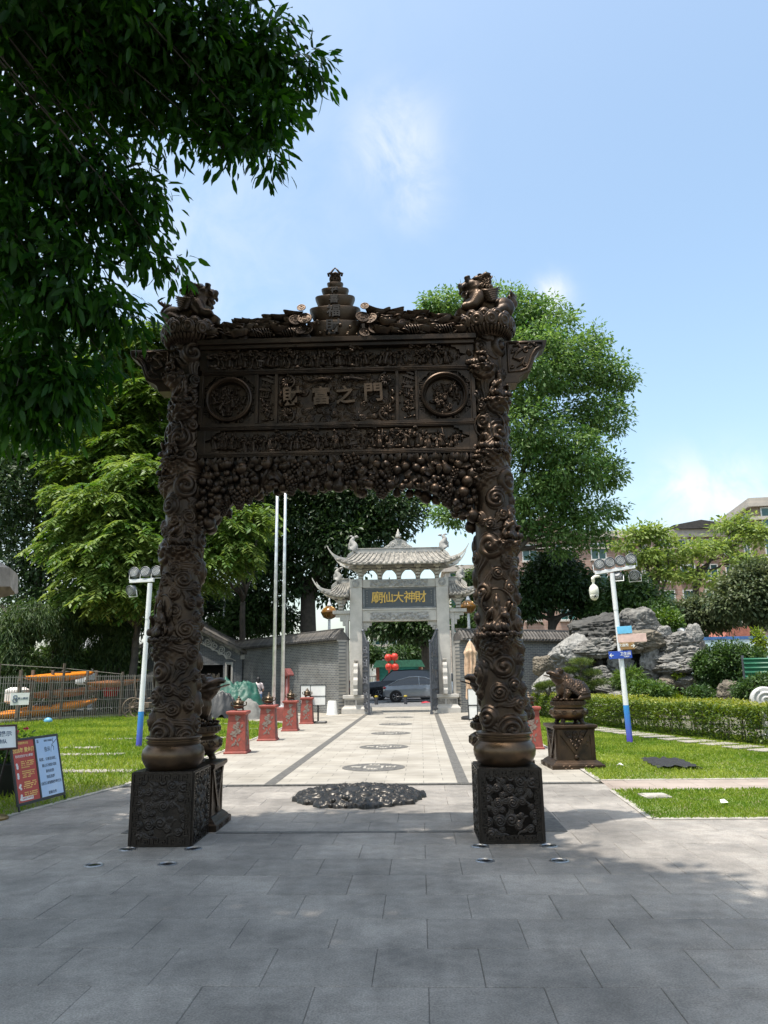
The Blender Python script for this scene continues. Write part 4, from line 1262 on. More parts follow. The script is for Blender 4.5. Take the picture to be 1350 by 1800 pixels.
def mane():
    m = MB()
    r = random.Random(4)
    for s in (-1, 1):
        # curled locks over the neck
        for i in range(16):
            a = -0.4+2.3*r.random(); x = -0.08+0.15*r.random()
            c = (x, s*0.145*math.sin(a*0.55+0.55), 0.37+0.15*math.cos(a))
            m.ell((c[0], c[1], c[2]), (0.035, 0.028, 0.035), 8, 6)
            m.tube([(p[0], c[1]+s*0.026, p[2]) for p in spiral_pts((c[0], c[2]), 0.032, 1.2, s, r.uniform(0, 6), 12)], 0.009, 5)
        # wing feathers sweeping back from the shoulder
        for i in range(6):
            z = 0.315-0.024*i
            m.tube([(-0.08+0.012*i, s*0.150, z), (0.0+0.01*i, s*0.172, z-0.02), (0.08, s*0.168, z+0.005), (0.155-0.008*i, s*0.150, z+0.055-0.006*i)], [0.020, 0.026, 0.021, 0.005], 6)
        m.ell((-0.085, s*0.145, 0.27), (0.05, 0.035, 0.06), 10, 7)
    for i in range(9):
        a = -1.0+2.0*i/8
        m.tube([(-0.15, 0.11*math.sin(a), 0.50-0.02*abs(a)), (-0.10, 0.13*math.sin(a), 0.555-0.06*abs(a)), (-0.03, 0.13*math.sin(a), 0.55-0.07*abs(a)), (0.0, 0.12*math.sin(a), 0.575-0.07*abs(a))], [0.024, 0.030, 0.022, 0.006], 6)
    for i in range(7):
        y = -0.06+0.02*i
        m.tube([(-0.22, y, 0.325), (-0.235, y, 0.285), (-0.20, y, 0.25)], [0.016, 0.016, 0.004], 5)
    for i in range(5):
        m.tube([(0.32, 0, 0.30), (0.31+0.02*i, 0.03*(i-2), 0.35), (0.29+0.03*i, 0.03*(i-2), 0.385)], [0.018, 0.018, 0.004], 5)
    return m.mesh('mane', True)
mane_me = mane(); paw = ingot_mesh(0.09, 0.10, 0.10, False, 24)
for m_ in (lion_b, mane_me, paw): m_.materials.append(M_BRONZE)
for s in (-1, 1):
    L_ = thing('stone_lion', '', 'lion statue')
    L_.name = 'lion_statue'
    L_.parent = None
    tag(L_, ['dark crouching winged lion on the left column, half behind hanging leaves', 'brown crouching winged lion on top of the right column, in front of the tree'][s > 0], 'lion statue', 'lions crowning the bronze gate')
    c_ = math.cos(R(1.2)); s_ = math.sin(R(1.2))
    L_.location = (GX + s*HALF*c_, GY + s*HALF*s_, 5.616)
    L_.rotation_euler = (0, 0, R(1.2) + (0 if s > 0 else PI) + (0.12*s))
    mk('body', lion_b, None, L_, (0.02, 0, 0)); mo_ = mk('mane', mane_me, None, L_, (0.02, 0, 0)); mo_['kind'] = 'stuff'; mk('ingot', paw, None, L_, (-0.235, 0, 0.01), (0, 0, PI/2))
# ------------------------------------------------------------------ ground medallion and coin inlays
nr, na = 130, 420
rr_ = np.linspace(0.0, 1.0, nr)[:, None]; aa_ = np.linspace(0, 2*PI, na, endpoint=False)[None, :]
Rm = 0.86*(1+0.035*np.sin(aa_*9+1)+0.025*np.sin(aa_*17)+0.02*np.sin(aa_*31+2))
Xm = rr_*Rm*np.cos(aa_); Ym = rr_*Rm*np.sin(aa_)
Hm = cloud_field(Xm+1, Ym+1, 2, 2, 17, 0.14, 0.034, False, 1.3)
Hm = Hm + 0.05*np.sqrt(np.clip(1-rr_**10, 0, 1)) + 0.045*np.clip(1-rr_**2, 0, 1) + 0.012*np.sqrt(np.abs(np.cos(rr_*PI*4)))*(rr_ > 0.55)
for cx_, cy_, q in ((-0.1, -0.05, .17), (.25, .1, .13), (.36, -.18, .11), (-.4, .1, .12), (0.05, .3, .12), (-.3, -.35, .1), (.1, -.42, .1)):
    d = np.hypot(Xm-cx_, Ym-cy_)/q
    Hm = np.maximum(Hm, np.where(d < 1, 0.095+0.055*np.sqrt(np.clip(1-d*d, 0, 1))*(0.8+0.2*np.sqrt(np.abs(np.cos(d*7)))), 0))
Zm = np.where(rr_ >= 0.999, -0.01, Hm)
M_MEDAL = mat('black bronze', (0.060, 0.055, 0.049), rough=0.36, metal=0.65, scale=8, col2=(0.034, 0.031, 0.028), bump=0.1)
med = thing('ground_medallion', 'round raised black bronze medallion lying on the paving between the gate columns', 'medallion', (GX+0.01, 10.42, 0.0))
mk('medallion_relief', np_mesh('medallion', np.stack([Xm, Ym, Zm], -1).reshape(-1, 3), grid_faces(na, nr, True), smooth=True), M_MEDAL, med)
mrr = random.Random(4)
for i in range(26):
    a = 2*PI*i/26
    m = MB(); q = mrr.uniform(.022, .036)
    m.ell((0.83*math.cos(a), 0.83*math.sin(a), 0.03), (q, q, q*.8), 9, 6); m.build('boss', M_MEDAL, med, smooth=True)
for i in range(7):
    m = MB(); m.ell((mrr.uniform(-.45, .2), -0.62-mrr.uniform(0, .16), 0.07+mrr.uniform(-.02, .03)), mrr.uniform(.028, .045), 9, 6); m.build('boss', M_MEDAL, med, smooth=True)

def inlay(i, y, r=0.56):
    nm = ['nearest round coin inlay in the pale path, just past the dark cross strip', 'second round coin inlay along the pale path', 'third round coin inlay along the pale path, level with the middle red pedestals', 'fourth round coin inlay along the pale path', 'last round coin inlay in the path, before the stone gate'][i]
    t = thing('coin_inlay', nm, 'paving inlay', (-0.885, y, 0.0), 0, 'round coin inlays along the path')
    prof = [(r, -0.01), (r, 0.006), (r*0.97, 0.009), (r*0.86, 0.009), (r*0.845, 0.005), (r*0.0+0.001, 0.005)]
    MB().lathe(prof, n=56, cap=False).build('disc', M_STRIP, t)
    mb = MB(); h = r*0.24
    for (x0, x1, y0, y1) in ((-h*1.3, h*1.3, h, h*1.3), (-h*1.3, h*1.3, -h*1.3, -h), (-h*1.3, -h, -h, h), (h, h*1.3, -h, h)): mb.box(x0, x1, y0, y1, 0.004, 0.010)
    mb.build('square_rim', M_KERB, t)
    for ch, (x, yy) in zip('招財進寶', ((0, 0.56), (0.56, 0), (0, -0.56), (-0.56, 0))):
        me = text_mesh(ch, 0.22, 0.012, 0.002)
        mk('character', me, M_KERB, t, (x*r, yy*r, 0.006), (-PI/2, 0, 0))
for i, y in enumerate((13.72, 17.52, 21.53, 25.44, 29.46)): inlay(i, y)

# ------------------------------------------------------------------ in-ground uplights
M_STEEL = mat('brushed steel', (0.42, 0.42, 0.42), rough=0.35, metal=0.9, scale=30)
M_GLASSD = mat('dark lens', (0.02, 0.022, 0.025), rough=0.08, scale=5)
up = thing('ground_light', 'round in-ground light in front of the left pedestal, outer of the near pair', 'ground light', (-2.925, 6.86, 0), 0, 'in-ground lights before the gate')
MB().lathe([(0.085, -0.01), (0.085, 0.004), (0.07, 0.008), (0.066, 0.004)], n=28, cap=False).build('rim', M_STEEL, up, smooth=40)
MB().lathe([(0.066, 0.0), (0.066, 0.0045), (0.03, 0.006), (0.001, 0.006)], n=24, cap=False).build('lens', M_GLASSD, up, smooth=True)
for lab, x, y in (('round in-ground light in front of the left pedestal, nearer the centre', -2.275, 6.89), ('round in-ground light touching the outer front foot of the left pedestal', -2.86, 7.46), ('round in-ground light touching the inner front foot of the left pedestal', -2.22, 7.47),
                  ('round in-ground light in front of the right pedestal, nearer the centre', 0.52, 6.97), ('round in-ground light in front of the right pedestal, outer of the near pair', 1.165, 6.965), ('round in-ground light touching the inner front foot of the right pedestal', 0.52, 7.53), ('round in-ground light touching the outer front foot of the right pedestal', 1.17, 7.53)):
    c = copy_tree(up); c['label'] = lab; c.location = (x, y, 0)

# ------------------------------------------------------------------ three-legged toads on urns
def toad_mesh():
    b = MB()
    b.ell((0.10, 0, 0.185), (0.245, 0.215, 0.175), 16, 10, (0, 0.12, 0)); b.ell((-0.03, 0, 0.25), (0.20, 0.19, 0.165), 16, 10, (0, 0.45, 0))
    b.ell((-0.12, 0, 0.20), (0.125, 0.15, 0.18), 14, 10)
    b.limb([(-0.10, 0, 0.33), (-0.20, 0, 0.40)], [0.155, 0.13])
    b.ell((-0.235, 0, 0.435), (0.165, 0.15, 0.055), 16, 10, (0, 0.42, 0)); b.ell((-0.215, 0, 0.365), (0.14, 0.135, 0.045), 16, 10, (0, 0.30, 0)); b.ell((-0.17, 0, 0.33), (0.11, 0.13, 0.085), 14, 10)
    b.ell((-0.36, 0, 0.475), (0.05, 0.075, 0.03), 10, 7)
    for s in (-1, 1):
        b.ell((-0.17, s*0.095, 0.495), (0.052, 0.045, 0.048)); b.ell((-0.15, s*0.10, 0.53), (0.06, 0.035, 0.016), rot=(0, .5, 0))
        b.limb([(-0.06, s*0.15, 0.22), (-0.10, s*0.205, 0.12), (-0.14, s*0.19, 0.03)], [0.085, 0.065, 0.05])
        for q in (-1, 0, 1): b.limb([(-0.15, s*0.19, 0.025), (-0.23, s*(0.19+0.04*q), 0.014)], [0.024, 0.017])
        b.ell((0.19, s*0.17, 0.10), (0.14, 0.085, 0.105), 12, 8, (0, -0.35, 0))
        b.limb([(0.26, s*0.20, 0.06), (0.10, s*0.235, 0.03)], [0.05, 0.04])
        for q in (-1, 0, 1): b.limb([(0.12, s*0.235, 0.02), (0.03, s*(0.235+0.035*q), 0.013)], [0.022, 0.015])
    b.limb([(0.30, 0, 0.10), (0.34, 0, 0.04), (0.30, 0, 0.02)], [0.07, 0.05, 0.035])
    me = union(b, 0.0105, 3, 'toad')
    P = mesh_co(me)
    r = np.random.default_rng(3)
    W = r.choice(len(P), 1500, replace=False); kd = kdtree.KDTree(len(W)); used = []
    ws = []
    for w in W:
        p = P[w]
        if p[0] < -0.17 or p[2] < 0.08 or (p[0] < -0.02 and p[2] < 0.33 and abs(p[1]) < 0.14): continue
        if all(((p-q)**2).sum() > 0.026**2 for q in ws): ws.append(p)
    kd = kdtree.KDTree(len(ws))
    for i, p in enumerate(ws): kd.insert(Vector(p), i)
    kd.balance()
    h = np.zeros(len(P))
    for i, p in enumerate(P):
        d = kd.find(Vector(p))[2]
        h[i] = 0.015*math.exp(-(d/0.0105)**2)
    push(me, h)
    return me
toad_me = toad_mesh(); toad_me.materials.append(M_BRONZE)
M_BELLY = M_BRONZE_WARM
toad = thing('toad_statue', 'bronze toad with coin strings on a footed urn by the right lawn, facing left', 'toad statue', (2.60, 13.62, 0.72), 0.12, 'money toads on urns')
mk('body', toad_me, None, toad, (0.04, 0, 0.405), None, 1.0)
ur = MB().lathe([(0.02, 0.075), (0.20, 0.07), (0.25, 0.085), (0.32, 0.15), (0.335, 0.20), (0.32, 0.245), (0.27, 0.275), (0.25, 0.28), (0.25, 0.30), (0.285, 0.305), (0.29, 0.32)], n=44)
ur = ur.build('urn', M_BRONZE_WARM, toad, smooth=40)
for k in range(4):
    a = PI/4+k*PI/2
    MB().limb([(0.21*math.cos(a), 0.21*math.sin(a), 0.09), (0.24*math.cos(a), 0.24*math.sin(a), 0.045), (0.25*math.cos(a), 0.25*math.sin(a), 0.012)], [0.05, 0.04, 0.045]).build('foot', M_BRONZE, ur, smooth=True)
for k in range(12):
    a = 2*PI*k/12
    mk('coin', COIN, None, ur, (0.325*math.cos(a), 0.325*math.sin(a), 0.20), (0, PI/2, a), 0.95)
mbt = MB()
for k in range(70):
    a = random.uniform(0, 2*PI); z = random.uniform(0.165, 0.235)
    q = 0.318+0.012*(1-abs(z-0.2)/0.05)
    mbt.ell((q*math.cos(a), q*math.sin(a), z), random.uniform(.01, .016), 6, 4)
mbt.build('cloud_band', M_BRONZE, ur, smooth=True)
dk = MB().lathe([(0.30, 0.32), (0.31, 0.325), (0.31, 0.385), (0.30, 0.39), (0.02, 0.39)], n=44).build('disc', M_BRONZE, toad, smooth=40)
for k in range(30):
    a = 2*PI*k/30
    m = MB(); m.box(-0.004, 0.004, -0.012, 0.012, -0.018, 0.018)
    for (y0, z0) in ((-0.008, 0.014), (0.008, -0.014)): m.box(-0.005, 0.005, y0-.012, y0+.012, z0-.004, z0+.004)
    m.build('fret', M_BRONZE, dk, loc=(0.311*math.cos(a), 0.311*math.sin(a), 0.355), rot=(0, 0, a))
tr_ = random.Random(8)
for k in range(16):
    a = 2*PI*k/16
    mk('ingot', INGOT, None, toad, (0.255*math.cos(a), 0.255*math.sin(a), 0.39), (0.0, 0, a+PI/2+tr_.uniform(-.3, .3)), tr_.uniform(0.55, 0.75))
for k in range(22):
    a = tr_.uniform(0, 2*PI)
    mk('pearl', pearl_me, None, toad, (0.24*math.cos(a), 0.24*math.sin(a), 0.43+tr_.uniform(0, .03)), None, 0.9)
for s in (-1, 1):
    for i in range(8):
        t = i/7
        mk('string_coin', COIN, None, toad, (-0.10+0.21*t, s*(0.215+0.03*math.sin(t*3)), 0.405+0.29-0.17*t), (s*-1.15, 0.5, 0.4*s), 0.95)
mk('mouth_coin', COIN, None, toad, (-0.36, 0, 0.405+0.415), (0, 0.30, 0), 1.4)
def statue_pedestal():
    t = thing('statue_pedestal', 'tapered bronze pedestal with a V-shaped coin apron, standing on the right lawn edge', 'pedestal', (2.60, 13.62, 0), 0.06, 'bronze pedestals under the toads')
    MB().steps(0, 0, [(0.45, -0.02), (0.45, 0.065), (0.435, 0.075), (0.415, 0.08), (0.40, 0.10), (0.36, 0.13), (0.345, 0.14)]).build('base', M_BRONZE, t, bevel=0.004)
    MB().steps(0, 0, [(0.335, 0.1405), (0.315, 0.64)]).build('shaft', M_BRONZE, t)
    MB().steps(0, 0, [(0.345, 0.6405), (0.37, 0.665), (0.385, 0.675), (0.385, 0.712), (0.375, 0.72)]).build('top_slab', M_BRONZE, t, bevel=0.004)
    for k in range(4):
        e = Euler((0.042, 0, 0)); ez = Euler((0, 0, k*PI/2))
        f = thing('face', None, None); del_ = f; 
        bpy.data.objects.remove(f)
        m = MB()
        yy = -0.352
        for sx in (-1, 1):
            m.prism([(sx*0.315, 0.64), (sx*0.225, 0.64), (0, 0.285), (0, 0.20)][::(1 if sx > 0 else -1)], yy, yy+0.03)
            m.prism([(sx*0.31, 0.15), (sx*0.31, 0.63), (sx*0.255, 0.63), (sx*0.262, 0.15)][::(-1 if sx < 0 else 1)], yy+0.012, yy+0.05)
        m.ell((0, yy+0.005, 0.185), (0.042, 0.022, 0.042), 12, 8)
        for z in (0.57, 0.5, 0.43, 0.36):
            w = 0.2*(z-0.28)/0.36
            n = max(1, int(w/0.055)+1)
            for i in range(n):
                x = 0 if n == 1 else -w*0.8+1.6*w*i/(n-1)
                m.ell((x, yy+0.022, z), (0.05, 0.018, 0.05), 12, 6)
                m.tube([(x+0.028*math.cos(q*0.7), yy+0.004, z+0.028*math.sin(q*0.7)) for q in range(10)], 0.006, 4)
        for q in range(6):
            m.ell((random.choice([-1, 1])*random.uniform(.17, .22), yy+0.035, 0.2+0.06*q), (0.03, 0.012, 0.03), 8, 5)
        for x in (-0.24, -0.14, 0.14, 0.24):
            m.tube([(x+0.035*math.cos(q*0.6), -0.452, 0.036+0.026*math.sin(q*0.6)) for q in range(11)], 0.006, 4)
        o = m.build('carved_face', M_BRONZE, t, smooth=30)
        o.rotation_euler = (0, 0, k*PI/2)
    return t
spd = statue_pedestal()
c = copy_tree(toad); c['label'] = 'dark bronze toad behind the left column, facing right with a coin in its mouth'; c.location = (-2.62, 8.62, 0.68); c.rotation_euler = (0, 0, PI-0.08)
c = copy_tree(toad); c['label'] = 'nearly black bronze toad behind the right column, facing left in silhouette'; c.location = (0.86, 8.72, 0.68); c.rotation_euler = (0, 0, 0.05)
c = copy_tree(spd); c['label'] = 'dark carved pedestal directly behind the left pedestal of the gate'; c.location = (-2.56, 8.57, 0); c.scale = (0.76, 0.76, 0.95); c.rotation_euler = (0, 0, 0.02)
c = copy_tree(spd); c['label'] = 'dark carved pedestal almost hidden behind the right pedestal of the gate'; c.location = (0.905, 8.66, 0); c.scale = (0.76, 0.76, 0.95); c.rotation_euler = (0, 0, 0.02)

# ------------------------------------------------------------------ red pedestals with incense burners
M_RED = mat('red painted wood', (0.30, 0.060, 0.042), rough=0.6, scale=9, col2=(0.19, 0.045, 0.034), bump=0.15)
M_FLOWER = mat('silver painted flowers', (0.24, 0.20, 0.17), rough=0.6, scale=22, col2=(0.13, 0.09, 0.075))
M_BRASS = mat('brass burner', (0.12, 0.085, 0.05), rough=0.42, metal=0.6, scale=8, col2=(0.045, 0.036, 0.028))
rp = thing('red_pedestal', 'red flower-painted pedestal on the left edge of the path, nearest of the row', 'pedestal', (-4.02, 16.50, 0), 0.02, 'red pedestals beside the path')
MB().steps(0, 0, [(0.25, 0), (0.25, 0.035), (0.235, 0.05)]).build('base', M_RED, rp, bevel=0.004)
MB().steps(0, 0, [(0.222, 0.0505), (0.178, 0.80)]).build('shaft', M_RED, rp, bevel=0.004)
MB().steps(0, 0, [(0.19, 0.8005), (0.215, 0.83), (0.225, 0.835), (0.225, 0.875), (0.215, 0.885), (0.15, 0.89)]).build('top_slab', M_RED, rp, bevel=0.004)
fr_ = random.Random(2)
for k in range(4):
    fm = MB()
    def flower(x, z, q):
        for i in range(6):
            a = i*PI/3+fr_.uniform(-.2, .2); L = q*fr_.uniform(.7, 1.1)
            pts = []
            for j in range(8):
                t = 2*PI*j/8
                pts.append((x+math.cos(a)*(L*0.55)+math.cos(a)*math.cos(t)*L*0.45-math.sin(a)*math.sin(t)*L*0.3, z+math.sin(a)*(L*0.55)+math.sin(a)*math.cos(t)*L*0.45+math.cos(a)*math.sin(t)*L*0.3))
            fm.prism(pts, -0.0035-0.0006*i, 0.0, 'xz')
    flower(0.02, 0.70, 0.07); flower(-0.01, 0.50, 0.085); flower(0.05, 0.42, 0.07); flower(-0.04, 0.36, 0.08); flower(0.04, 0.57, 0.05)
    for (x, z) in ((-0.06, 0.22), (0.0, 0.16), (0.05, 0.20), (-0.03, 0.12), (0.07, 0.10), (-0.09, 0.1), (0.02, 0.28), (0.1, 0.48), (0.1, 0.35), (0.01, 0.62)):
        a = fr_.uniform(0.6, 2.5); L = 0.1
        fm.prism([(x, z), (x+math.cos(a-.4)*L*.6, z+math.sin(a-.4)*L*.6), (x+math.cos(a)*L, z+math.sin(a)*L), (x+math.cos(a+.4)*L*.6, z+math.sin(a+.4)*L*.6)], -0.003, 0.0, 'xz')
    o = fm.build('painted_flowers', M_FLOWER, rp)
    e = Euler((-0.0586, 0, 0)).to_matrix(); 
    o.matrix_local = Matrix.Rotation(k*PI/2, 4, 'Z') @ Matrix.Translation((0, -0.2258, 0.05)) @ Matrix.Rotation(-0.0586, 4, 'X')
def post_strip():
    pass
bn = thing('incense_burner', 'small lidded brass incense burner on the nearest left red pedestal', 'incense burner', (-4.02, 16.50, 0.89), 0.3, 'incense burners on the red pedestals')
MB().lathe([(0.05, 0.035), (0.09, 0.045), (0.12, 0.08), (0.125, 0.11), (0.105, 0.135), (0.10, 0.14), (0.125, 0.145), (0.128, 0.158), (0.10, 0.16)], n=24).build('bowl', M_BRASS, bn, smooth=40)
MB().lathe([(0.11, 0.1605), (0.115, 0.175), (0.09, 0.205), (0.055, 0.225), (0.05, 0.235), (0.062, 0.24), (0.05, 0.255), (0.02, 0.265), (0.026, 0.285), (0.012, 0.305), (0.003, 0.315)], n=24).build('lid', M_BRASS, bn, smooth=40)
for k in range(3):
    a = k*2*PI/3; MB().tube([(0.08*math.cos(a), 0.08*math.sin(a), 0.06), (0.10*math.cos(a), 0.10*math.sin(a), 0.03), (0.095*math.cos(a), 0.095*math.sin(a), 0.0)], [0.022, 0.018, 0.02], 8).build('foot', M_BRASS, bn, smooth=True)
for k in range(2):
    s = (-1, 1)[k]; MB().tube([(s*0.12, 0, 0.10), (s*0.165, 0, 0.115), (s*0.165, 0, 0.17), (s*0.15, 0, 0.185)], [0.012, 0.014, 0.014, 0.01], 8).build('handle', M_BRASS, bn, smooth=True)
for k in range(8):
    a = k*PI/4; MB().ell((0.112*math.cos(a), 0.112*math.sin(a), 0.19), (0.014, 0.014, 0.018), 8, 5).build('boss', M_BRASS, bn, smooth=True)
for lab, x, y in (('second', -4.0, 19.68), ('third', -3.99, 22.95), ('farthest', -3.985, 26.25), (None, 2.36, 16.85)):
    p = copy_tree(rp); q = copy_tree(bn)
    p.location = (x, y, 0); q.location = (x, y, 0.89)
    if lab:
        p['label'] = {'second': 'red flower-painted pedestal on the left of the path, second from the front', 'third': 'red flower-painted pedestal on the left of the path, third from the front', 'farthest': 'red flower-painted pedestal on the left of the path, farthest, beside the notice boards'}[lab]
        q['label'] = {'second': 'gleaming brass incense burner on the second red pedestal of the left row', 'third': 'dark incense burner on the third red pedestal of the left row', 'farthest': 'incense burner on the farthest left red pedestal, against a white notice board'}[lab]
    else:
        p['label'] = 'lone red pedestal on the right, peeking out from behind the right gate column'
        q['label'] = 'incense burner on the lone red pedestal behind the right gate column'

# ------------------------------------------------------------------ flood light poles
M_WHITE = mat('white painted steel', (0.78, 0.79, 0.80), rough=0.45, scale=4, col2=(0.68, 0.69, 0.70))
M_LAMPG = mat('grey lamp housing', (0.16, 0.17, 0.18), rough=0.5, metal=0.3, scale=10)
M_LED = mat('led lens', (0.62, 0.63, 0.62), rough=0.25, scale=10)
M_LEDB = mat('lamp face', (0.07, 0.075, 0.08), rough=0.35, scale=10)
m_, N, L_, b_ = node_mat('blue wrapped foot')
t_ = N.new('ShaderNodeTexCoord'); s_ = N.new('ShaderNodeSeparateXYZ'); r_ = N.new('ShaderNodeValToRGB'); mr_ = N.new('ShaderNodeMapRange')
mr_.inputs['From Max'].default_value = 0.85
L_.new(t_.outputs['Object'], s_.inputs[0]); L_.new(s_.outputs[2], mr_.inputs['Value']); L_.new(mr_.outputs[0], r_.inputs[0]); L_.new(r_.outputs[0], b_.inputs['Base Color'])
r_.color_ramp.elements[0].color = (0.09, 0.05, 0.42, 1); r_.color_ramp.elements[1].color = (0.03, 0.25, 0.62, 1); r_.color_ramp.elements[1].position = 0.95
b_.inputs['Roughness'].default_value = 0.4
M_BLUEFOOT = m_
def flood(parent, c, face, tilt=0.0, r=0.13):
    """round flood light with rings of led lenses; face = rotation about z of its -Y front"""
    Mx = Matrix.Translation(c) @ Matrix.Rotation(face, 4, 'Z') @ Matrix.Rotation(tilt, 4, 'X')
    h = MB(); h.M = Mx @ Matrix.Rotation(PI/2, 4, 'X')
    h.lathe([(r*0.5, -0.14), (r*0.85, -0.10), (r*0.9, -0.03), (r, -0.02), (r, 0.025), (r*0.93, 0.03), (r*0.9, 0.012)], n=28, cap=True)
    for k in range(14):
        a = 2*PI*k/14; h.cbox((r*0.86*math.cos(a), r*0.86*math.sin(a), -0.07), (0.012, 0.012, 0.09))
    o = h.build('flood_light', M_LAMPG, parent, smooth=35)
    f = MB(); f.M = Mx @ Matrix.Rotation(PI/2, 4, 'X'); f.lathe([(r*0.9, 0.013), (r*0.9, 0.0145), (0.001, 0.0145)], n=28, cap=False); f.build('lamp_face', M_LEDB, o)
    l = MB(); l.M = Mx @ Matrix.Rotation(PI/2, 4, 'X')
    for q, n in ((0.20, 6), (0.44, 12), (0.69, 18)):
        for k in range(n):
            a = 2*PI*k/n; l.ell((r*q*math.cos(a), r*q*math.sin(a), 0.016), (r*0.085, r*0.085, 0.006), 7, 4)
    lo = l.build('led_lenses', M_LED, o, smooth=True); lo['kind'] = 'stuff'
    y = MB(); y.M = Mx
    y.tube([(-r*1.08, 0.06, 0.0), (-r*1.08, 0.06, -r*1.25), (r*1.08, 0.06, -r*1.25), (r*1.08, 0.06, 0.0)], 0.012, 6); y.build('yoke', M_WHITE, o)
    return o
def light_pole(name, label, base, top, dirv, length, off, n_up, face, foot=0.84):
    t = thing(name, label, 'light pole', base, 0, 'flood light poles on the lawns')
    v = Vector(top)-Vector(base)
    f = v*(foot/v.z)
    MB().tube([(0, 0, -0.05), f], [0.068, 0.066], 16).build('blue_foot', M_BLUEFOOT, t, smooth=40)
    MB().tube([f+Vector((0, 0, .002)), v*0.78], [0.062, 0.052], 16).build('pole', M_WHITE, t, smooth=40)
    MB().tube([v*0.775, v], [0.058, 0.056], 16).build('sleeve', M_WHITE, t, smooth=40)
    d = Vector(dirv).normalized()
    a = v - d*length*off + Vector((0, 0, 0.03)); b = a + d*length
    mb = MB(); s = d.cross(Vector((0, 0, 1))).normalized()*0.045
    vs = [a-s, b-s, b+s, a+s]
    mb.add([tuple(p) for p in vs]+[tuple(p+Vector((0, 0, .07))) for p in vs], [(0,3,2,1),(4,5,6,7),(0,1,5,4),(1,2,6,5),(2,3,7,6),(3,0,4,7)])
    mb.build('crossbar', M_WHITE, t, bevel=0.004)
    return t, a, b, d
pl, a, b, d = light_pole('light_pole', 'upright white flood light pole with blue foot on the left lawn', (-6.675, 17.75, 0), (-6.62, 17.75, 3.90), (1, -0.1, 0.02), 0.62, 0.85, 3, 0)
for i in range(3): flood(pl, a + d*(0.10+0.29*i) + Vector((0, -0.02, 0.26)), -0.12, -0.15)
flood(pl, a + d*0.03 + Vector((-0.0, -0.02, -0.19)), -0.5, 0.25)
pr_, a, b, d = light_pole('light_pole', 'leaning white pole with flood lights, dome camera and direction signs on the right lawn', (4.76, 17.87, 0), (4.735, 17.9, 3.93), (1, -0.15, 0.11), 0.95, 0.42, 4, 0)
# the photographed pole leans: tilt the whole thing
for i in range(4): flood(pr_, a + d*(0.12+0.25*i) + Vector((0, -0.02, 0.24)), 0.05, -0.12)
flood(pr_, a + d*0.93 + Vector((-0.02, -0.03, -0.17)), -0.35, 0.3)
flood(pr_, a + d*0.55 + Vector((0, 0.1, -0.13)), 2.8, 0.5)
pr_.rotation_euler = (0, R(-0.9), 0)
M_CREAM = mat('cream plastic', (0.72, 0.70, 0.60), rough=0.35, scale=4)
dc = thing('dome_camera', 'cream ball-shaped surveillance camera hanging off the right light pole', 'camera', (4.215, 17.92, 3.40))
MB().lathe([(0.10, 0.02), (0.112, 0.05), (0.112, 0.14), (0.10, 0.20), (0.06, 0.25), (0.03, 0.27), (0.03, 0.36)], n=24).build('housing', M_CREAM, dc, smooth=40)
MB().lathe([(0.001, -0.115), (0.05, -0.105), (0.09, -0.06), (0.105, 0.0), (0.10, 0.0195)], n=24).build('ball', M_CREAM, dc, smooth=True)
mm = MB()
mm.ell((0, -0.098, -0.02), (0.028, 0.012, 0.028), 12, 8)
for k in range(6):
    q = 2*PI*k/6; mm.ell((0.052*math.cos(q), -0.088, -0.02+0.045*math.sin(q)), (0.013, 0.012, 0.013), 8, 5)
mm.build('lens', M_GLASSD, dc, smooth=True)
MB().tube([(0, 0, 0.34), (0, 0, 0.42), (0.05, 0, 0.46), (0.16, 0, 0.47)], [0.045, 0.045, 0.035, 0.03], 12).build('arm', M_CREAM, dc, smooth=True)
# direction signs on that pole
def dir_sign(label, x0, x1, z0, z1, col, rot, texts, cat='sign', arrow=None):
    m1 = mat('sign paint', col, rough=0.45, scale=7, var=0.12)
    cx, cz = (x0+x1)/2, (z0+z1)/2
    t = thing('direction_sign', label, cat, (cx, 17.80, cz), 0, 'direction signs on the leaning pole')
    t.rotation_euler = (0, rot, -0.05)
    w, h = (x1-x0), (z1-z0)
    MB().box(-w/2, w/2, -0.012, 0.008, -h/2, h/2).build('board', m1, t, bevel=0.003)
    for s, size, dx, dz in texts:
        mk('lettering', text_mesh(s, size, 0.004, 0.001), M_SIGNW, t, (dx*w, -0.0135, dz*h))
    if arrow:
        sx = arrow; q = MB()
        x = sx*w*0.38
        q.box(x-0.045, x+0.045, -0.0155, -0.0125, -0.008, 0.008)
        for sz in (-1, 1): q.prism([(x+sx*0.05, 0), (x+sx*0.008, sz*0.045), (x-sx*0.006, sz*0.036), (x+sx*0.03, 0)][::(1 if sx*sz < 0 else -1)], -0.0158, -0.0126)
        q.build('arrow', M_SIGNW, t)
M_SIGNW = mat('sign white', (0.8, 0.8, 0.78), rough=0.5, scale=5, var=0.05)
dir_sign('small plain light blue board, topmost sign on the leaning pole', 4.66, 5.00, 2.48, 2.65, (0.16, 0.52, 0.80), R(-3), [])
dir_sign('long pale pink board under the light blue sign on the leaning pole', 4.66, 5.32, 2.28, 2.47, (0.72, 0.50, 0.44), R(-1), [])
dir_sign('brown direction sign with a right arrow on the leaning pole', 4.70, 5.03, 2.11, 2.27, (0.30, 0.17, 0.06), R(-2), [('文昌殿', 0.075, -0.25, 0.12)], arrow=1)
dir_sign('dark blue toilet sign with a left arrow, lowest on the leaning pole', 4.42, 4.95, 1.90, 2.075, (0.02, 0.07, 0.40), R(-2.5), [('卫生间', 0.085, 0.22, 0.1), ('TOILET', 0.04, 0.26, -0.27)], arrow=-1)

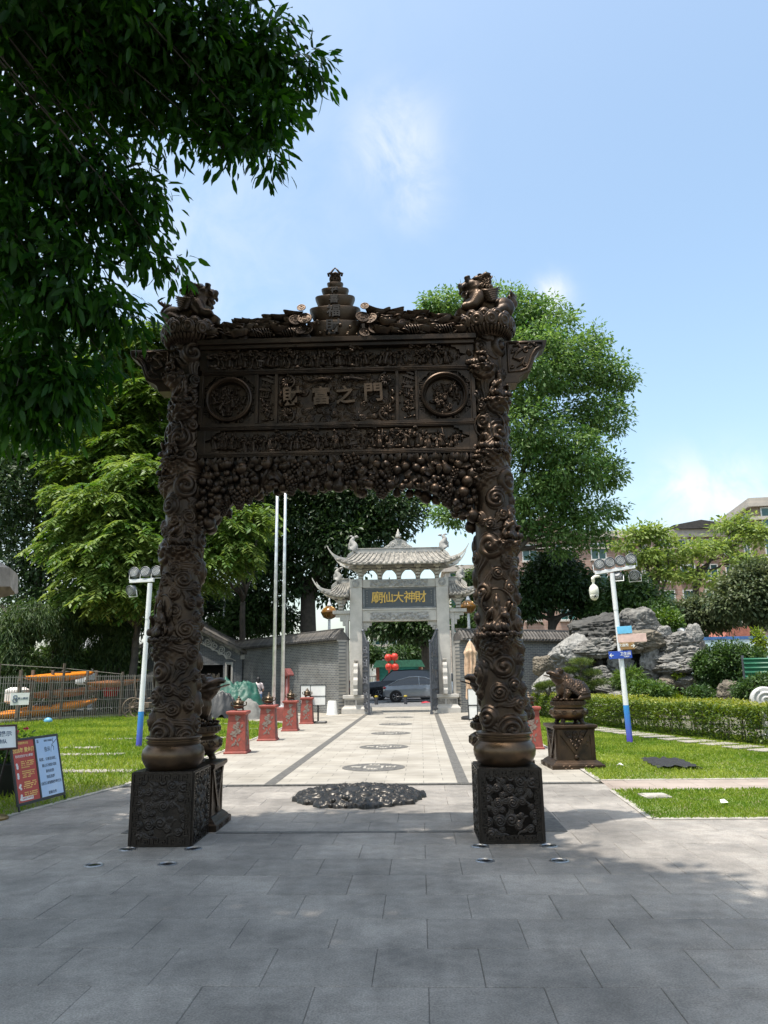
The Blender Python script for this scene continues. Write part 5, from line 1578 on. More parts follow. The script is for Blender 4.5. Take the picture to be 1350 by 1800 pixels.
# ------------------------------------------------------------------ A-frame poster and framed card by the left lawn
M_BLACKMET = mat('black painted frame', (0.02, 0.02, 0.022), rough=0.4, scale=6)
M_POSTR = mat('red poster', (0.50, 0.060, 0.045), rough=0.45, scale=2, var=0.08)
M_POSTB = mat('pale blue poster', (0.42, 0.58, 0.82), rough=0.45, scale=2.2, col2=(0.56, 0.68, 0.86))
M_YEL = mat('yellow print', (0.85, 0.55, 0.16), rough=0.5, scale=5)
M_INK = mat('dark print', (0.10, 0.13, 0.18), rough=0.5, scale=5)
M_PALEP = mat('pale print', (0.80, 0.76, 0.74), rough=0.5, scale=5)
A0 = Vector((-4.985, 9.37, 0.0)); A1 = Vector((-4.86, 10.36, 0.0))
fs_ = thing('poster_stand', 'black framed stand with red and pale blue posters on the left lawn edge', 'notice stand', A0)
ax = (A1-A0); PW = ax.length; ax.normalize()
up_v = (Vector((-0.215, 0.02, 0.87)) ).normalized()
nrm = ax.cross(up_v).normalized()
# local frame: x along the board, z up the board, -y towards the viewer
fmat = Matrix((ax, -nrm, up_v)).transposed()
fs_.rotation_euler = fmat.to_euler()
PH = 0.90
fr = MB()
for (x0, x1, z0, z1) in ((0, PW, 0.08, 0.115), (0, PW, PH-0.03, PH), (0, 0.03, 0.1155, PH-0.0305), (PW-0.03, PW, 0.1155, PH-0.0305), (PW*0.46, PW*0.46+0.035, 0.1155, PH-0.0305)): fr.box(x0, x1, -0.012, 0.012, z0, z1)
fr.build('frame', M_BLACKMET, fs_, bevel=0.002)
for x in (0.02, PW-0.03): MB().box(x, x+0.02, -0.01, 0.01, -0.06, 0.0795).build('leg', M_BLACKMET, fs_)
for x in (0.03, PW-0.04):
    MB().tube([(x, 0.02, PH-0.05), (x, 0.38, 0.10)], 0.010, 6).build('rear_leg', M_BLACKMET, fs_)
X0, X1, X2, X3 = 0.0305, PW*0.46-0.0005, PW*0.46+0.0355, PW-0.0305
rp1 = MB().box(X0, X1, -0.006, 0.006, 0.116, PH-0.031).build('red_poster', M_POSTR, fs_)
rp2 = MB().box(X2, X3, -0.006, 0.006, 0.116, PH-0.031).build('blue_poster', M_POSTB, fs_)
def print_on(par, s, size, x, z, m, bold=0.0006): mk('printing', text_mesh(s, size, 0.0015, bold), m, par, (x, -0.0068, z))
xc = (X0+X1)/2; xb = (X2+X3)/2
print_on(rp1, '中国财神文化', 0.035, xc, PH-0.065, M_YEL)
print_on(rp1, '2026年 黄金周', 0.068, xc, PH-0.155, M_YEL, 0.0018)
print_on(rp1, '《天天过生日 马上暴富》', 0.034, xc, PH-0.225, M_PALEP)
for i, (z, lines) in enumerate(((PH-0.30, 4), (PH-0.42, 4), (PH-0.555, 4), (PH-0.68, 3))):
    for j in range(lines):
        w = [0.27, 0.27, 0.24, 0.16][j]
        q = MB(); nn = int(w/0.02)
        for k in range(nn):
            if random.random() < 0.12: continue
            q.box(xc-0.08+k*0.02, xc-0.08+k*0.02+0.015, -0.0075, -0.0060, z-j*0.024, z-j*0.024+0.013)
        q.build('printing', M_YEL, rp1)
    q = MB()
    for k in range(3): q.ell((xc-0.15+random.uniform(-.015, .015), -0.006, z-0.02-0.022*k), (0.022, 0.0015, 0.018), 9, 4)
    q.build('printing', M_PALEP, rp1, smooth=True)
MB().box(xc-0.15, xc+0.08, -0.0075, -0.006, 0.135, 0.18).build('printed_button', M_PALEP, rp1)
print_on(rp1, '注意安全 祈福好运', 0.024, xc-0.035, 0.157, M_POSTR)
print_on(rp2, '福', 0.045, X2+0.05, PH-0.075, M_INK); print_on(rp2, '财神文化园区', 0.030, xb+0.04, PH-0.075, M_INK)
print_on(rp2, '告示', 0.066, xb, PH-0.19, M_INK, 0.0015)
for s, z in (('祠堂，公事活动区，', PH-0.315), ('禁止任何形式的', PH-0.395), ('商业拍摄', PH-0.47), ('网络直播', PH-0.545), ('自媒体录制制作等行为', PH-0.62), ('谢谢合作', PH-0.745)): print_on(rp2, s, 0.044, xb, z, M_INK, 0.001)
tw = MB()
for p in ([(X3-0.01, PH-0.07), (X3-0.06, PH-0.10), (X3-0.12, PH-0.13), (X3-0.15, PH-0.18), (X3-0.16, PH-0.23)], [(X3-0.09, PH-0.115), (X3-0.10, PH-0.07), (X3-0.08, PH-0.05)], [(X3-0.12, PH-0.14), (X3-0.09, PH-0.17), (X3-0.10, PH-0.21)]):
    tw.tube([(a, -0.0065, b) for a, b in p], [0.005*(1-0.16*i) for i in range(len(p))], 5)
tw.build('printed_branch', M_INK, rp2)
# framed card on a brass foot
cs = thing('card_stand', 'small framed white card on a round brass foot, behind the poster stand', 'notice stand', (-5.12, 9.02, 0), 0.75)
M_GOLD = mat('dull brass', (0.30, 0.20, 0.08), rough=0.35, metal=0.8, scale=8)
MB().lathe([(0.19, 0.0), (0.19, 0.02), (0.17, 0.035), (0.06, 0.05), (0.03, 0.07)], n=28).build('foot', M_GOLD, cs, smooth=40)
MB().tube([(0, 0, 0.05), (0, 0, 0.82)], 0.022, 12).build('post', M_GOLD, cs, smooth=True)
cb = MB(); cb.M = Matrix.Translation((0.0, -0.03, 0.93)) @ Matrix.Rotation(-0.45, 4, 'X')
for (x0, x1, z0, z1) in ((-0.20, 0.20, -0.155, -0.135), (-0.20, 0.20, 0.135, 0.155), (-0.20, -0.18, -0.1345, 0.1345), (0.18, 0.20, -0.1345, 0.1345)): cb.box(x0, x1, -0.015, 0.015, z0, z1)
cf = cb.build('card_frame', mat('dark wood frame', (0.07, 0.03, 0.02), rough=0.4), cs, bevel=0.003)
cc = MB(); cc.M = cb.M; cc.box(-0.1795, 0.1795, -0.004, 0.006, -0.1345, 0.1345); cc.build('card', M_SIGNW, cf)
for s, z, q in (('温馨提示', 0.04, 0.07), ('请排队', -0.055, 0.055)):
    o = mk('printing', text_mesh(s, q, 0.002, 0.0012), M_INK, cf); o.matrix_local = cb.M @ Matrix.Translation((0, -0.005, z))

# parasol at the left edge
M_CANVAS = mat('beige canvas', (0.36, 0.30, 0.25), rough=0.85, scale=6, bump=0.2, bscale=120)
pa = thing('parasol', 'open beige canvas parasol cut off by the left edge of the photo', 'parasol', (-6.42, 9.30, 0.10))
cv = MB(); n = 8
vs = [(0, 0, 3.42)]
for q, z in ((0.5, 3.26), (1.08, 2.94), (1.10, 2.70)):
    for k in range(n*2):
        a = 2*PI*k/(n*2); s = 1.0 if k % 2 == 0 else 0.94
        vs.append((q*s*math.cos(a), q*s*math.sin(a), z-(0.05 if (k % 2 and z < 2.9) else 0)))
fs = [(0, 1+k, 1+(k+1) % 16) for k in range(16)]
for i in range(2):
    for k in range(16): fs.append((1+i*16+k, 17+i*16+k, 17+i*16+(k+1) % 16, 1+i*16+(k+1) % 16))
cv.add(vs, fs); co_ = cv.build('canopy', M_CANVAS, pa); sm = co_.modifiers.new('s', 'SOLIDIFY'); sm.thickness = 0.008
MB().tube([(0, 0, -0.1), (0, 0, 3.4)], 0.024, 10).build('pole', M_CANVAS, pa, smooth=True)
MB().lathe([(0.26, -0.1), (0.26, -0.05), (0.08, -0.01), (0.03, 0.2)], n=20).build('base', M_BLACKMET, pa, smooth=40)
# potted pink flowers behind the poster
M_LEAFG = leaf_mat('pot plant leaf', (0.03, 0.075, 0.015), (0.07, 0.14, 0.03))
M_PINKF = leaf_mat('pink petals', (0.45, 0.02, 0.09), (0.62, 0.10, 0.16), trans=0.2)
pf = thing('flower_pot', 'dark planter of pink flowers behind the poster stand at the left edge', 'potted plant', (-5.95, 10.75, 0))
MB().lathe([(0.20, 0), (0.24, 0.05), (0.28, 0.42), (0.30, 0.45), (0.27, 0.46)], n=24).build('pot', M_BLACKMET, pf, smooth=40)
mk('foliage', crown_mesh('foliage', [((0, 0, 0.66), (0.32, 0.32, 0.24)), ((-0.25, -0.2, 0.62), (0.25, 0.25, 0.25))], 70, 14, 0.10, 0.09, 51), M_LEAFG, pf)
fr2 = np.random.default_rng(6)
for k in range(24):
    c = Vector((fr2.uniform(-.28, .28), fr2.uniform(-.3, .1), 0.84+fr2.uniform(-.1, .12)))
    n = 16
    D = unit(fr2.normal(size=(n, 3))*np.array([1, 1, .5])+np.array([0, 0, .3]))
    me = leaf_mesh('bloom', np.tile(np.array(c), (n, 1)), D, fr2.normal(size=(n, 3))+np.array([0, 0, 1.]), fr2.uniform(.03, .05, n), fr2.uniform(.02, .035, n), fr2.uniform(0, 1, n))
    mk('bloom', me, M_PINKF, pf)
# small things on the right lawn
M_NETB = mat('black shade net', (0.015, 0.015, 0.017), rough=0.9, scale=20)
U_, V_ = np.meshgrid(np.linspace(-1, 1, 40), np.linspace(-1, 1, 30))
ZZ = 0.035+0.03*vnoise(np.stack([U_*3, V_*3, U_*0], -1).reshape(-1, 3), 1.3, 4, 3).reshape(U_.shape)
edge = 1+0.08*np.sin(U_*9)+0.06*np.sin(V_*13)
net = tag(mk('shade_net', np_mesh('net', np.stack([U_*0.34*edge, V_*0.68*edge, ZZ*(1-0.5*np.abs(U_)**6)], -1).reshape(-1, 3), grid_faces(40, 30), True), M_NETB, None, (4.25, 13.55, 0.03), (0, 0, -0.06)), 'crumpled black shade net lying flat on the right lawn', 'net')
dr_ = thing('drain_cover', 'small square pale drain cover set in the near right lawn', 'drain cover', (2.98, 10.22, 0.02), 0.05)
MB().box(-0.17, 0.17, -0.15, 0.15, -0.03, 0.02).build('frame', M_KERB, dr_, bevel=0.004)
MB().box(-0.14, 0.14, -0.12, 0.12, 0.0205, 0.028).build('lid', M_KERB, dr_, bevel=0.004)
lt = random.Random(77)
for i, (px, py, lb) in enumerate(((3.6, 9.55, 'white scrap of litter on the near right lawn, by its front edge'), (5.0, 9.9, 'white scrap of litter on the near right lawn, towards the right'), (3.35, 13.3, 'white scrap of paper on the far right lawn beside the toad pedestal'))):
    m = MB(); m.add([(-.05, -.03, .05), (.03, -.05, .06), (.06, .04, .045), (-.03, .05, .075), (0, 0, .09)], [(0, 1, 4), (1, 2, 4), (2, 3, 4), (3, 0, 4)])
    tag(m.build('litter', M_SIGNW, None, loc=(px, py, 0.0), rot=(0, 0, i)), lb, 'litter')
# ------------------------------------------------------------------ stone temple gate
M_STONE = mat('pale granite', (0.52, 0.49, 0.445), rough=0.75, scale=2.5, col2=(0.41, 0.39, 0.355), bump=0.2, bscale=120)
M_STONEW = mat('weathered stone roof', (0.34, 0.315, 0.275), rough=0.85, scale=5, col2=(0.12, 0.115, 0.105), bump=0.3, bscale=60)
M_STONEC = mat('carved granite', (0.40, 0.385, 0.36), rough=0.8, scale=6, col2=(0.24, 0.235, 0.225), bump=0.3, bscale=80)
M_PLAQUE = mat('grey name board', (0.078, 0.088, 0.094), rough=0.5, scale=3, col2=(0.062, 0.07, 0.076))
M_GILD = mat('gilded lettering', (0.68, 0.44, 0.11), rough=0.35, metal=0.35, scale=8)
M_IRON = mat('grey iron', (0.10, 0.105, 0.12), rough=0.45, metal=0.5, scale=9)
SG = thing('stone_gate', 'pale carved stone temple gate with tiled roofs and a grey name board', 'gate', (-0.89, 33.0, 0))
HWS = 1.93
def relief_on(w, h, seed, size, A, res=0.016):
    me = relief_panel(w, h, seed, size, A, res); me.materials.append(M_STONEC); return me
for s in (-1, 1):
    x = s*HWS
    pl_ = MB()
    pl_.steps(x, 0, [(0.62, -0.02), (0.62, 0.20), (0.58, 0.27), (0.53, 0.29), (0.53, 0.32), (0.50, 0.34), (0.50, 0.60), (0.53, 0.62), (0.57, 0.64), (0.57, 0.77), (0.56, 0.78)])
    po = pl_.build('plinth', M_STONE, SG, bevel=0.008)
    for q in (-0.25, 0.25): MB().box(x+q-0.21, x+q+0.21, -0.512, -0.50, 0.37, 0.57).build('panel', M_STONEW, po)
    MB().box(x-0.275, x+0.275, -0.27, 0.27, 0.7805, 5.44).build('pillar', M_STONE, SG, bevel=0.012)
    hd = MB().box(x-0.285, x+0.285, -0.285, 0.285, 5.4405, 5.83).build('pillar_head', M_STONE, SG, bevel=0.01)
    rd = MB().lathe([(0.17, 0), (0.17, 0.03), (0.15, 0.035), (0.14, 0.02), (0.11, 0.03), (0.06, 0.045), (0.02, 0.05)], n=22); rd.v = [(a+x, -b2-0.285, c+5.635) for a, c, b2 in rd.v]
    rd.f = [tuple(reversed(f)) for f in rd.f]
    rd.build('rosette', M_STONEC, hd, smooth=30)
    xo = s*2.275
    MB().box(min(xo, s*2.42), max(xo, s*2.42), -0.16, 0.16, 0.7805, 4.0).build('jamb', M_STONE, SG, bevel=0.008)
    # drum stone and its carved scroll in front of the pillar
    d = MB()
    prof = [(0.0, 0.78), (0.48, 0.78), (0.48, 0.98), (0.42, 1.04), (0.47, 1.2), (0.45, 1.42), (0.36, 1.52), (0.38, 1.7), (0.30, 1.86), (0.30, 2.0), (0.22, 2.12), (0.0, 2.12)]
    d.prism([(-0.27-a, z) for a, z in prof][::-1], x-0.10, x+0.10, 'yz')
    do = d.build('drum_stone', M_STONE, SG, bevel=0.02)
    MB().steps(x, -0.38, [(0.05, 2.1205), (0.05, 2.17), (0.08, 2.20), (0.08, 2.25), (0.06, 2.28)]).build('lion_seat', M_STONEW, do)
    # fret corner under the lintel
    cxx = s*(HWS-0.275)
    c = MB()
    for (a0, a1, z0, z1) in ((0.0, 0.40, 3.76, 3.94), (0.0, 0.20, 3.56, 3.7595), (0.205, 0.28, 3.68, 3.7595)): 
        p, q = sorted((cxx-s*a0, cxx-s*a1)); c.box(p, q, -0.09, 0.09, z0, z1)
    co2 = c.build('corner_fret', M_STONE, SG, bevel=0.006)
    g = MB()
    for (a0, a1, z0, z1) in ((0.03, 0.17, 3.72, 3.735), (0.155, 0.17, 3.6, 3.72), (0.05, 0.155, 3.6, 3.615), (0.05, 0.065, 3.615, 3.68), (0.2, 0.36, 3.9, 3.915), (0.345, 0.36, 3.8, 3.9)):
        p, q = sorted((cxx-s*a0, cxx-s*a1)); g.box(p, q, -0.10, -0.089, z0, z1)
    g.build('fret', M_STONEW, co2)
lt_ = MB().box(-HWS+0.287, HWS-0.287, -0.20, 0.20, 5.44, 5.81).build('lintel', M_STONE, SG, bevel=0.01)
mk('carving', relief_on(2.6, 0.29, 61, 0.19, 0.075, 0.013), None, lt_, (0, -0.202, 5.625))
lt2 = MB().box(-HWS+0.277, HWS-0.277, -0.20, 0.20, 3.94, 4.44).build('lintel', M_STONE, SG, bevel=0.01)
mk('carving', relief_on(2.6, 0.30, 62, 0.18, 0.07, 0.013), None, lt2, (0, -0.202, 4.17))
ro_ = MB()
for z0, z1 in ((4.0, 4.012), (4.33, 4.342)): ro_.box(-1.38, 1.38, -0.222, -0.20, z0, z1)
ro_.box(-HWS+0.28, HWS-0.28, -0.24, 0.24, 4.4405, 4.50)
ro_.build('moulding', M_STONE, lt2)
pq = MB().box(-HWS+0.277, HWS-0.277, -0.12, 0.12, 4.5005, 5.4395).build('name_board', M_PLAQUE, SG)
fm = MB()
for (x0, x1, z0, z1) in ((-1.64, 1.64, 4.52, 4.565), (-1.64, 1.64, 5.375, 5.42), (-1.64, -1.55, 4.5655, 5.3745), (1.55, 1.64, 4.5655, 5.3745)): fm.box(x0, x1, -0.15, -0.119, z0, z1)
fm.build('frame', mat('slate frame', (0.19, 0.20, 0.205), rough=0.6, scale=8), pq, bevel=0.006)
for ch, x, q, tilt in (('廟', -0.98, 0.56, 0.02), ('仙', -0.50, 0.50, -0.04), ('大', -0.03, 0.50, 0.05), ('神', 0.47, 0.54, 0.03), ('財', 0.96, 0.54, -0.03)):
    o = mk('character', text_mesh(ch, q, 0.03, 0.006), M_GILD, pq, (x, -0.133, 4.97), (0, tilt, 0))
for s, tx in ((-1, '歲次丙申吉日'), (1, '羅浮山人敬書')):
    for i, ch in enumerate(tx): mk('character', text_mesh(ch, 0.075, 0.02, 0.0), M_STONEC, pq, (s*1.44, -0.128, 5.26-0.105*i))

def hip_roof(parent, x0, x1, rx0, rx1, zr, ze, depth, tips, pitch, ntile):
    """curved tiled roof: ridge rx0..rx1 at zr, eaves x0..x1 at ze, flying corners on the given sides"""
    n, m = 40, 10
    U_, V_ = np.meshgrid(np.linspace(0, 1, n), np.linspace(0, 1, m))
    X = (rx0+(rx1-rx0)*U_)*(1-V_) + (x0+(x1-x0)*U_)*V_
    lift = np.zeros_like(X)
    for t in tips:
        e = np.clip((X-(x1-0.9))/0.9, 0, 1) if t > 0 else np.clip(((x0+0.9)-X)/0.9, 0, 1)
        lift += 0.26*e**2*V_**1.5
    Z = zr+(ze-zr)*(1-(1-V_)**1.5) + lift
    for sd in (-1, 1):
        P = np.stack([X, sd*(0.05+depth*V_), Z], -1).reshape(-1, 3)
        P2 = P + np.array([0, 0, -0.09])
        F = grid_faces(n, m)
        F2 = F[:, ::-1]+n*m
        rim = [(i*n, (i+1)*n) for i in range(m-1)]
        V3 = np.concatenate([P, P2]); 
        quads = [F, F2]
        e1 = np.array([[n*(m-1)+i, n*(m-1)+i+1, n*(m-1)+i+1+n*m, n*(m-1)+i+n*m] for i in range(n-1)])
        e2 = np.array([[i*n, (i+1)*n, (i+1)*n+n*m, i*n+n*m] for i in range(m-1)])
        e3 = np.array([[i*n+n-1, i*n+n-1+n*m, (i+1)*n+n-1+n*m, (i+1)*n+n-1] for i in range(m-1)])
        me = np_mesh('roof', V3, np.concatenate(quads+[e1, e2, e3]))
        roof = mk('roof', me, M_STONEW, parent)
        for k in range(ntile):
            u = (k+0.5)/ntile
            i = u*(n-1); i0 = int(i); f = i-i0
            pts = []
            for j in range(m):
                q = P.reshape(m, n, 3)[j, i0]*(1-f) + P.reshape(m, n, 3)[j, min(n-1, i0+1)]*f
                for h in ((0,) if j == m-1 else (0, 0.55)):
                    qq = q if h == 0 else q*(1-h)+(P.reshape(m, n, 3)[j+1, i0]*(1-f)+P.reshape(m, n, 3)[j+1, min(n-1, i0+1)]*f)*h
                    pts.append((qq[0], qq[1], qq[2]+0.012))
            rr = [0.056 if a % 2 == 0 else 0.047 for a in range(len(pts))]
            mb = MB().tube(pts, rr, 6)
            if sd < 0: mb.ell((pts[-1][0], pts[-1][1]-0.012, pts[-1][2]), (0.064, 0.02, 0.064), 8, 4)
            mb.build('roof_tile', M_STONEW, roof)
    rg_ = MB().box(rx0-0.02, rx1+0.02, -0.08, 0.08, zr-0.02, zr+0.19)
    rg_.box(rx0-0.04, rx1+0.04, -0.10, 0.10, zr+0.1905, zr+0.225)
    rgo = rg_.build('ridge', M_STONEC, parent, bevel=0.008)
    for t in tips:
        xe = x1 if t > 0 else x0; rx = rx1 if t > 0 else rx0
        up_ = []
        bez = [(rx, zr+0.14), (rx+t*0.26, zr-0.10), (xe-t*0.42, ze+0.28), (xe-t*0.1, ze+0.33), (xe+t*0.14, ze+0.44), (xe+t*0.30, ze+0.62), (xe+t*0.42, ze+0.82)]
        cv = []
        for i in range(len(bez)-1):
            for j in range(4): cv.append((bez[i][0]+(bez[i+1][0]-bez[i][0])*j/4, bez[i][1]+(bez[i+1][1]-bez[i][1])*j/4))
        cv.append(bez[-1])
        for _ in range(2): cv = [cv[0]]+[((cv[i-1][0]+2*cv[i][0]+cv[i+1][0])/4, (cv[i-1][1]+2*cv[i][1]+cv[i+1][1])/4) for i in range(1, len(cv)-1)]+[cv[-1]]
        for sd in (-1, 1):
            vs = []; fs = []
            L = len(cv)
            for i, (a, b) in enumerate(cv):
                f = i/(L-1); y = sd*(0.07+(depth+0.02)*min(1, f*1.55)**0.9*(1 if f < 0.66 else 1))
                h = 0.17*(1-0.62*max(0, (f-0.55)/0.45)); w = 0.075*(1-0.45*f)
                vs += [(a, y-w, b-h), (a, y+w, b-h), (a, y+w, b), (a, y-w, b)]
            for i in range(L-1):
                for k in range(4):
                    fs.append((i*4+k, i*4+(k+1) % 4, i*4+4+(k+1) % 4, i*4+4+k))
            fs += [(3, 2, 1, 0), (L*4-4, L*4-3, L*4-2, L*4-1)]
            MB().add(vs, fs).build('flying_corner', M_STONE, parent, bevel=0.006)
        # hip rafter under the tip
        for sd in (-1, 1): MB().tube([(rx+t*0.1, sd*0.1, zr-0.42), (xe-t*0.45, sd*depth*0.7, ze+0.05), (xe+t*0.02, sd*depth, ze+0.22)], [0.10, 0.12, 0.06], 6).build('hip_rafter', M_STONE, parent)
    return rgo
def ridge_bird(parent, x, z, s, sc=1.0):
    b = MB()
    pts = [(0.08, 0.0), (0.0, 0.10), (-0.02, 0.22), (0.06, 0.34), (0.10, 0.44), (0.04, 0.55), (-0.03, 0.60)]
    cv = []
    for i in range(len(pts)-1):
        for j in range(4): cv.append((pts[i][0]+(pts[i+1][0]-pts[i][0])*j/4, pts[i][1]+(pts[i+1][1]-pts[i][1])*j/4))
    b.tube([(x+s*-1*a*sc, 0, z+q*sc) for a, q in cv], [sc*(0.16*(1-i/len(cv))**0.7+0.035) for i in range(len(cv))], 9)
    b.tube([(x+s*0.03*sc, 0, z+0.60*sc), (x+s*0.12*sc, 0, z+0.63*sc), (x+s*0.2*sc, 0, z+0.60*sc)], [0.05*sc, 0.06*sc, 0.01], 7)
    b.tube([(x-s*0.03*sc, 0, z+0.6*sc), (x-s*0.14*sc, 0, z+0.66*sc), (x-s*0.22*sc, 0, z+0.63*sc)], [0.045*sc, 0.04*sc, 0.01], 7)
    for i in range(4): b.tube([(x-s*0.05*sc, 0, z+(0.08+0.08*i)*sc), (x-s*0.2*sc, 0, z+(0.12+0.07*i)*sc), (x-s*0.26*sc, 0, z+(0.08+0.06*i)*sc)], [0.06*sc, 0.045*sc, 0.02*sc], 6)
    return b.build('ridge_bird', M_STONEC, parent, smooth=True)
up_r = hip_roof(SG, -2.72, 2.72, -2.02, 2.02, 7.03, 6.45, 0.86, (-1, 1), 0.2, 21)
for s in (-1, 1): ridge_bird(SG, s*2.02, 7.16, -s, 1.05)
fin = MB(); poly = [(-0.66, 7.345), (0.66, 7.345), (0.62, 7.41), (0.44, 7.50), (0.36, 7.62), (0.2, 7.70), (0.0, 7.80), (-0.2, 7.70), (-0.36, 7.62), (-0.44, 7.50), (-0.62, 7.41)]
poly = [(a, b-0.09) for a, b in poly]
fo = fin.prism(poly, -0.07, 0.07).build('ridge_crest', M_STONEC, SG, bevel=0.01)
for cx_, cz_, q, h in ((-0.25, 7.48, .1, 1), (0.25, 7.48, .1, -1), (0, 7.6, .1, 1), (-0.45, 7.41, .05, 1), (0.45, 7.41, .05, -1)):
    MB().tube(spiral_pts((cx_, cz_-0.09), q, 1.5, h, 0, 18, 'xz', -0.075), 0.018, 5).build('scroll', M_STONE, fo, smooth=True)
MB().lathe([(0.10, 7.78), (0.16, 7.82), (0.10, 7.87), (0.12, 7.92), (0.06, 7.97), (0.08, 8.02), (0.04, 8.08), (0.01, 8.2)], (0, 0, -0.06), n=16).build('finial', M_STONE, SG, smooth=True)
def dougong(x, z0, z1, w0=0.10, w1=0.40, dep=0.5):
    m = MB()
    prof = []
    for i in range(9):
        t = i/8; prof.append((w0+(w1-w0)*t**2.6, z0+(z1-z0)*0.80*t))
    poly = [(x+a, z) for a, z in prof] + [(x-a, z) for a, z in reversed(prof)]
    m.prism(poly, -0.09, 0.09)
    for i in range(4):
        t = i/3; zz = z0+(z1-z0)*(0.12+0.24*i)
        m.cbox((x, -0.10-0.10*i, zz), (0.20-0.01*i, 0.24, (z1-z0)*0.16)); m.cbox((x, 0.10+0.10*i, zz), (0.20, 0.24, (z1-z0)*0.16))
    m.box(x-0.15, x+0.15, -0.50, 0.50, z1-0.08, z1)
    return m
for x in (-1.72, -0.86, 0, 0.86, 1.72): dougong(x, 5.832, 6.42).build('bracket', M_STONE, SG, bevel=0.006)
MB().box(-2.15, 2.15, -0.16, 0.16, 6.34, 6.44).build('purlin', M_STONEC, SG)
for s in (-1, 1):
    a, b = (-3.42, -2.225) if s < 0 else (2.225, 3.42)
    ra, rb = (-2.78, -2.225) if s < 0 else (2.225, 2.78)
    hip_roof(SG, a, b, ra, rb, 5.66, 5.06, 0.62, (s,), 0.2, 7)
    ridge_bird(SG, s*2.72, 5.78, -s, 0.95)
    dougong(s*2.62, 4.47, 5.04, 0.09, 0.30, 0.4).build('bracket', M_STONE, SG, bevel=0.006)
    c = MB()
    p, q = sorted((s*2.21, s*2.98)); c.box(p, q, -0.2, 0.2, 4.30, 4.45)
    for (a0, a1, z0, z1) in ((2.421, 2.86, 4.16, 4.2995), (2.421, 2.66, 3.98, 4.1595), (2.421, 2.54, 3.78, 3.9795)):
        p, q = sorted((s*a0, s*a1)); c.box(p, q, -0.12, 0.12, z0, z1)
    p, q = sorted((s*2.21, s*2.42)); c.box(p, q, -0.14, 0.14, 4.0005, 4.2995)
    c.build('side_beam', M_STONE, SG, bevel=0.008)
# iron gate leaves, both swung open towards the path
def iron_leaf(s):
    t = thing('iron_gate', 'open grey wrought iron gate leaf against the %s pillar of the stone gate' % ('left' if s < 0 else 'right'), 'gate leaf', (-0.89+s*1.63, 32.72, 0.04), 0, 'iron gate leaves of the stone gate')
    t.rotation_euler = (0, 0, -PI/2 + s*-0.24)
    L = 1.45
    fr = MB()
    def top(x): return 3.40 - 0.55*math.sin(min(1, x/L)*PI/2)**2
    for x in (0.03, L-0.03, L*0.5): fr.tube([(x, 0, 0.06), (x, 0, top(x))], 0.04 if x != L*.5 else 0.025, 8)
    for z in (0.14, 0.55, 0.95, 1.75, 2.35): fr.box(0.0, L, -0.025, 0.025, z-0.03, z+0.03)
    fr.tube([(L*i/12, 0, top(L*i/12)) for i in range(13)], 0.03, 6)
    fr.ell((0.03, 0, top(0.03)+0.08), 0.07, 8, 6); fr.ell((L-0.03, 0, top(L)+0.08), 0.06, 8, 6)
    f = fr.build('frame', M_IRON, t, smooth=30)
    for i in range(1, 12):
        x = L*i/12
        MB().tube([(x, 0, 0.1), (x, 0, top(x)+0.12)], [0.013, 0.011], 6).build('bar', M_IRON, f)
    sc = MB()
    for k, (zc, q) in enumerate(((0.35, 0.15), (0.75, 0.15), (1.35, 0.2), (2.05, 0.2), (2.6, 0.17))):
        for j in range(4):
            x = L*(j+0.5)/4
            sc.tube(spiral_pts((x, zc), q, 1.4, 1 if j % 2 else -1, j, 16, 'xz', -0.02), 0.02, 5)
            sc.ell((x, -0.02, zc), (0.05, 0.02, 0.05), 8, 5)
    so = sc.build('scrollwork', M_IRON, t, smooth=True); so['kind'] = 'stuff'
    MB().box(L-0.12, L, -0.06, 0.06, -0.035, 0.055).build('bolt', M_IRON, f)
    return t
iron_leaf(-1); iron_leaf(1)

# ------------------------------------------------------------------ brick walls with tiled coping
M_BRICK = brick_mat('grey brick', (0.165, 0.175, 0.178), (0.095, 0.103, 0.112), (0.33, 0.315, 0.285), bw=0.26, bh=0.075, ms=0.012)
M_BRICKD = brick_mat('dark grey brick', (0.145, 0.155, 0.17), (0.10, 0.105, 0.12), (0.24, 0.24, 0.235), bw=0.26, bh=0.075, ms=0.011)
M_RTILE = mat('old clay roof tile', (0.13, 0.115, 0.10), rough=0.85, scale=6, col2=(0.062, 0.06, 0.06), bump=0.3, rand=0.25)
tile_row = MB().tube([(0, 0.02, 0.50), (0, -0.12, 0.44), (0, -0.26, 0.31), (0, -0.40, 0.14), (0, -0.44, 0.11)], [0.06, 0.064, 0.064, 0.07, 0.07], 7)
tile_row.ell((0, -0.445, 0.11), (0.075, 0.02, 0.075), 8, 4)
tile_row = tile_row.mesh('coping_tile', 40); tile_row.materials.append(M_RTILE)
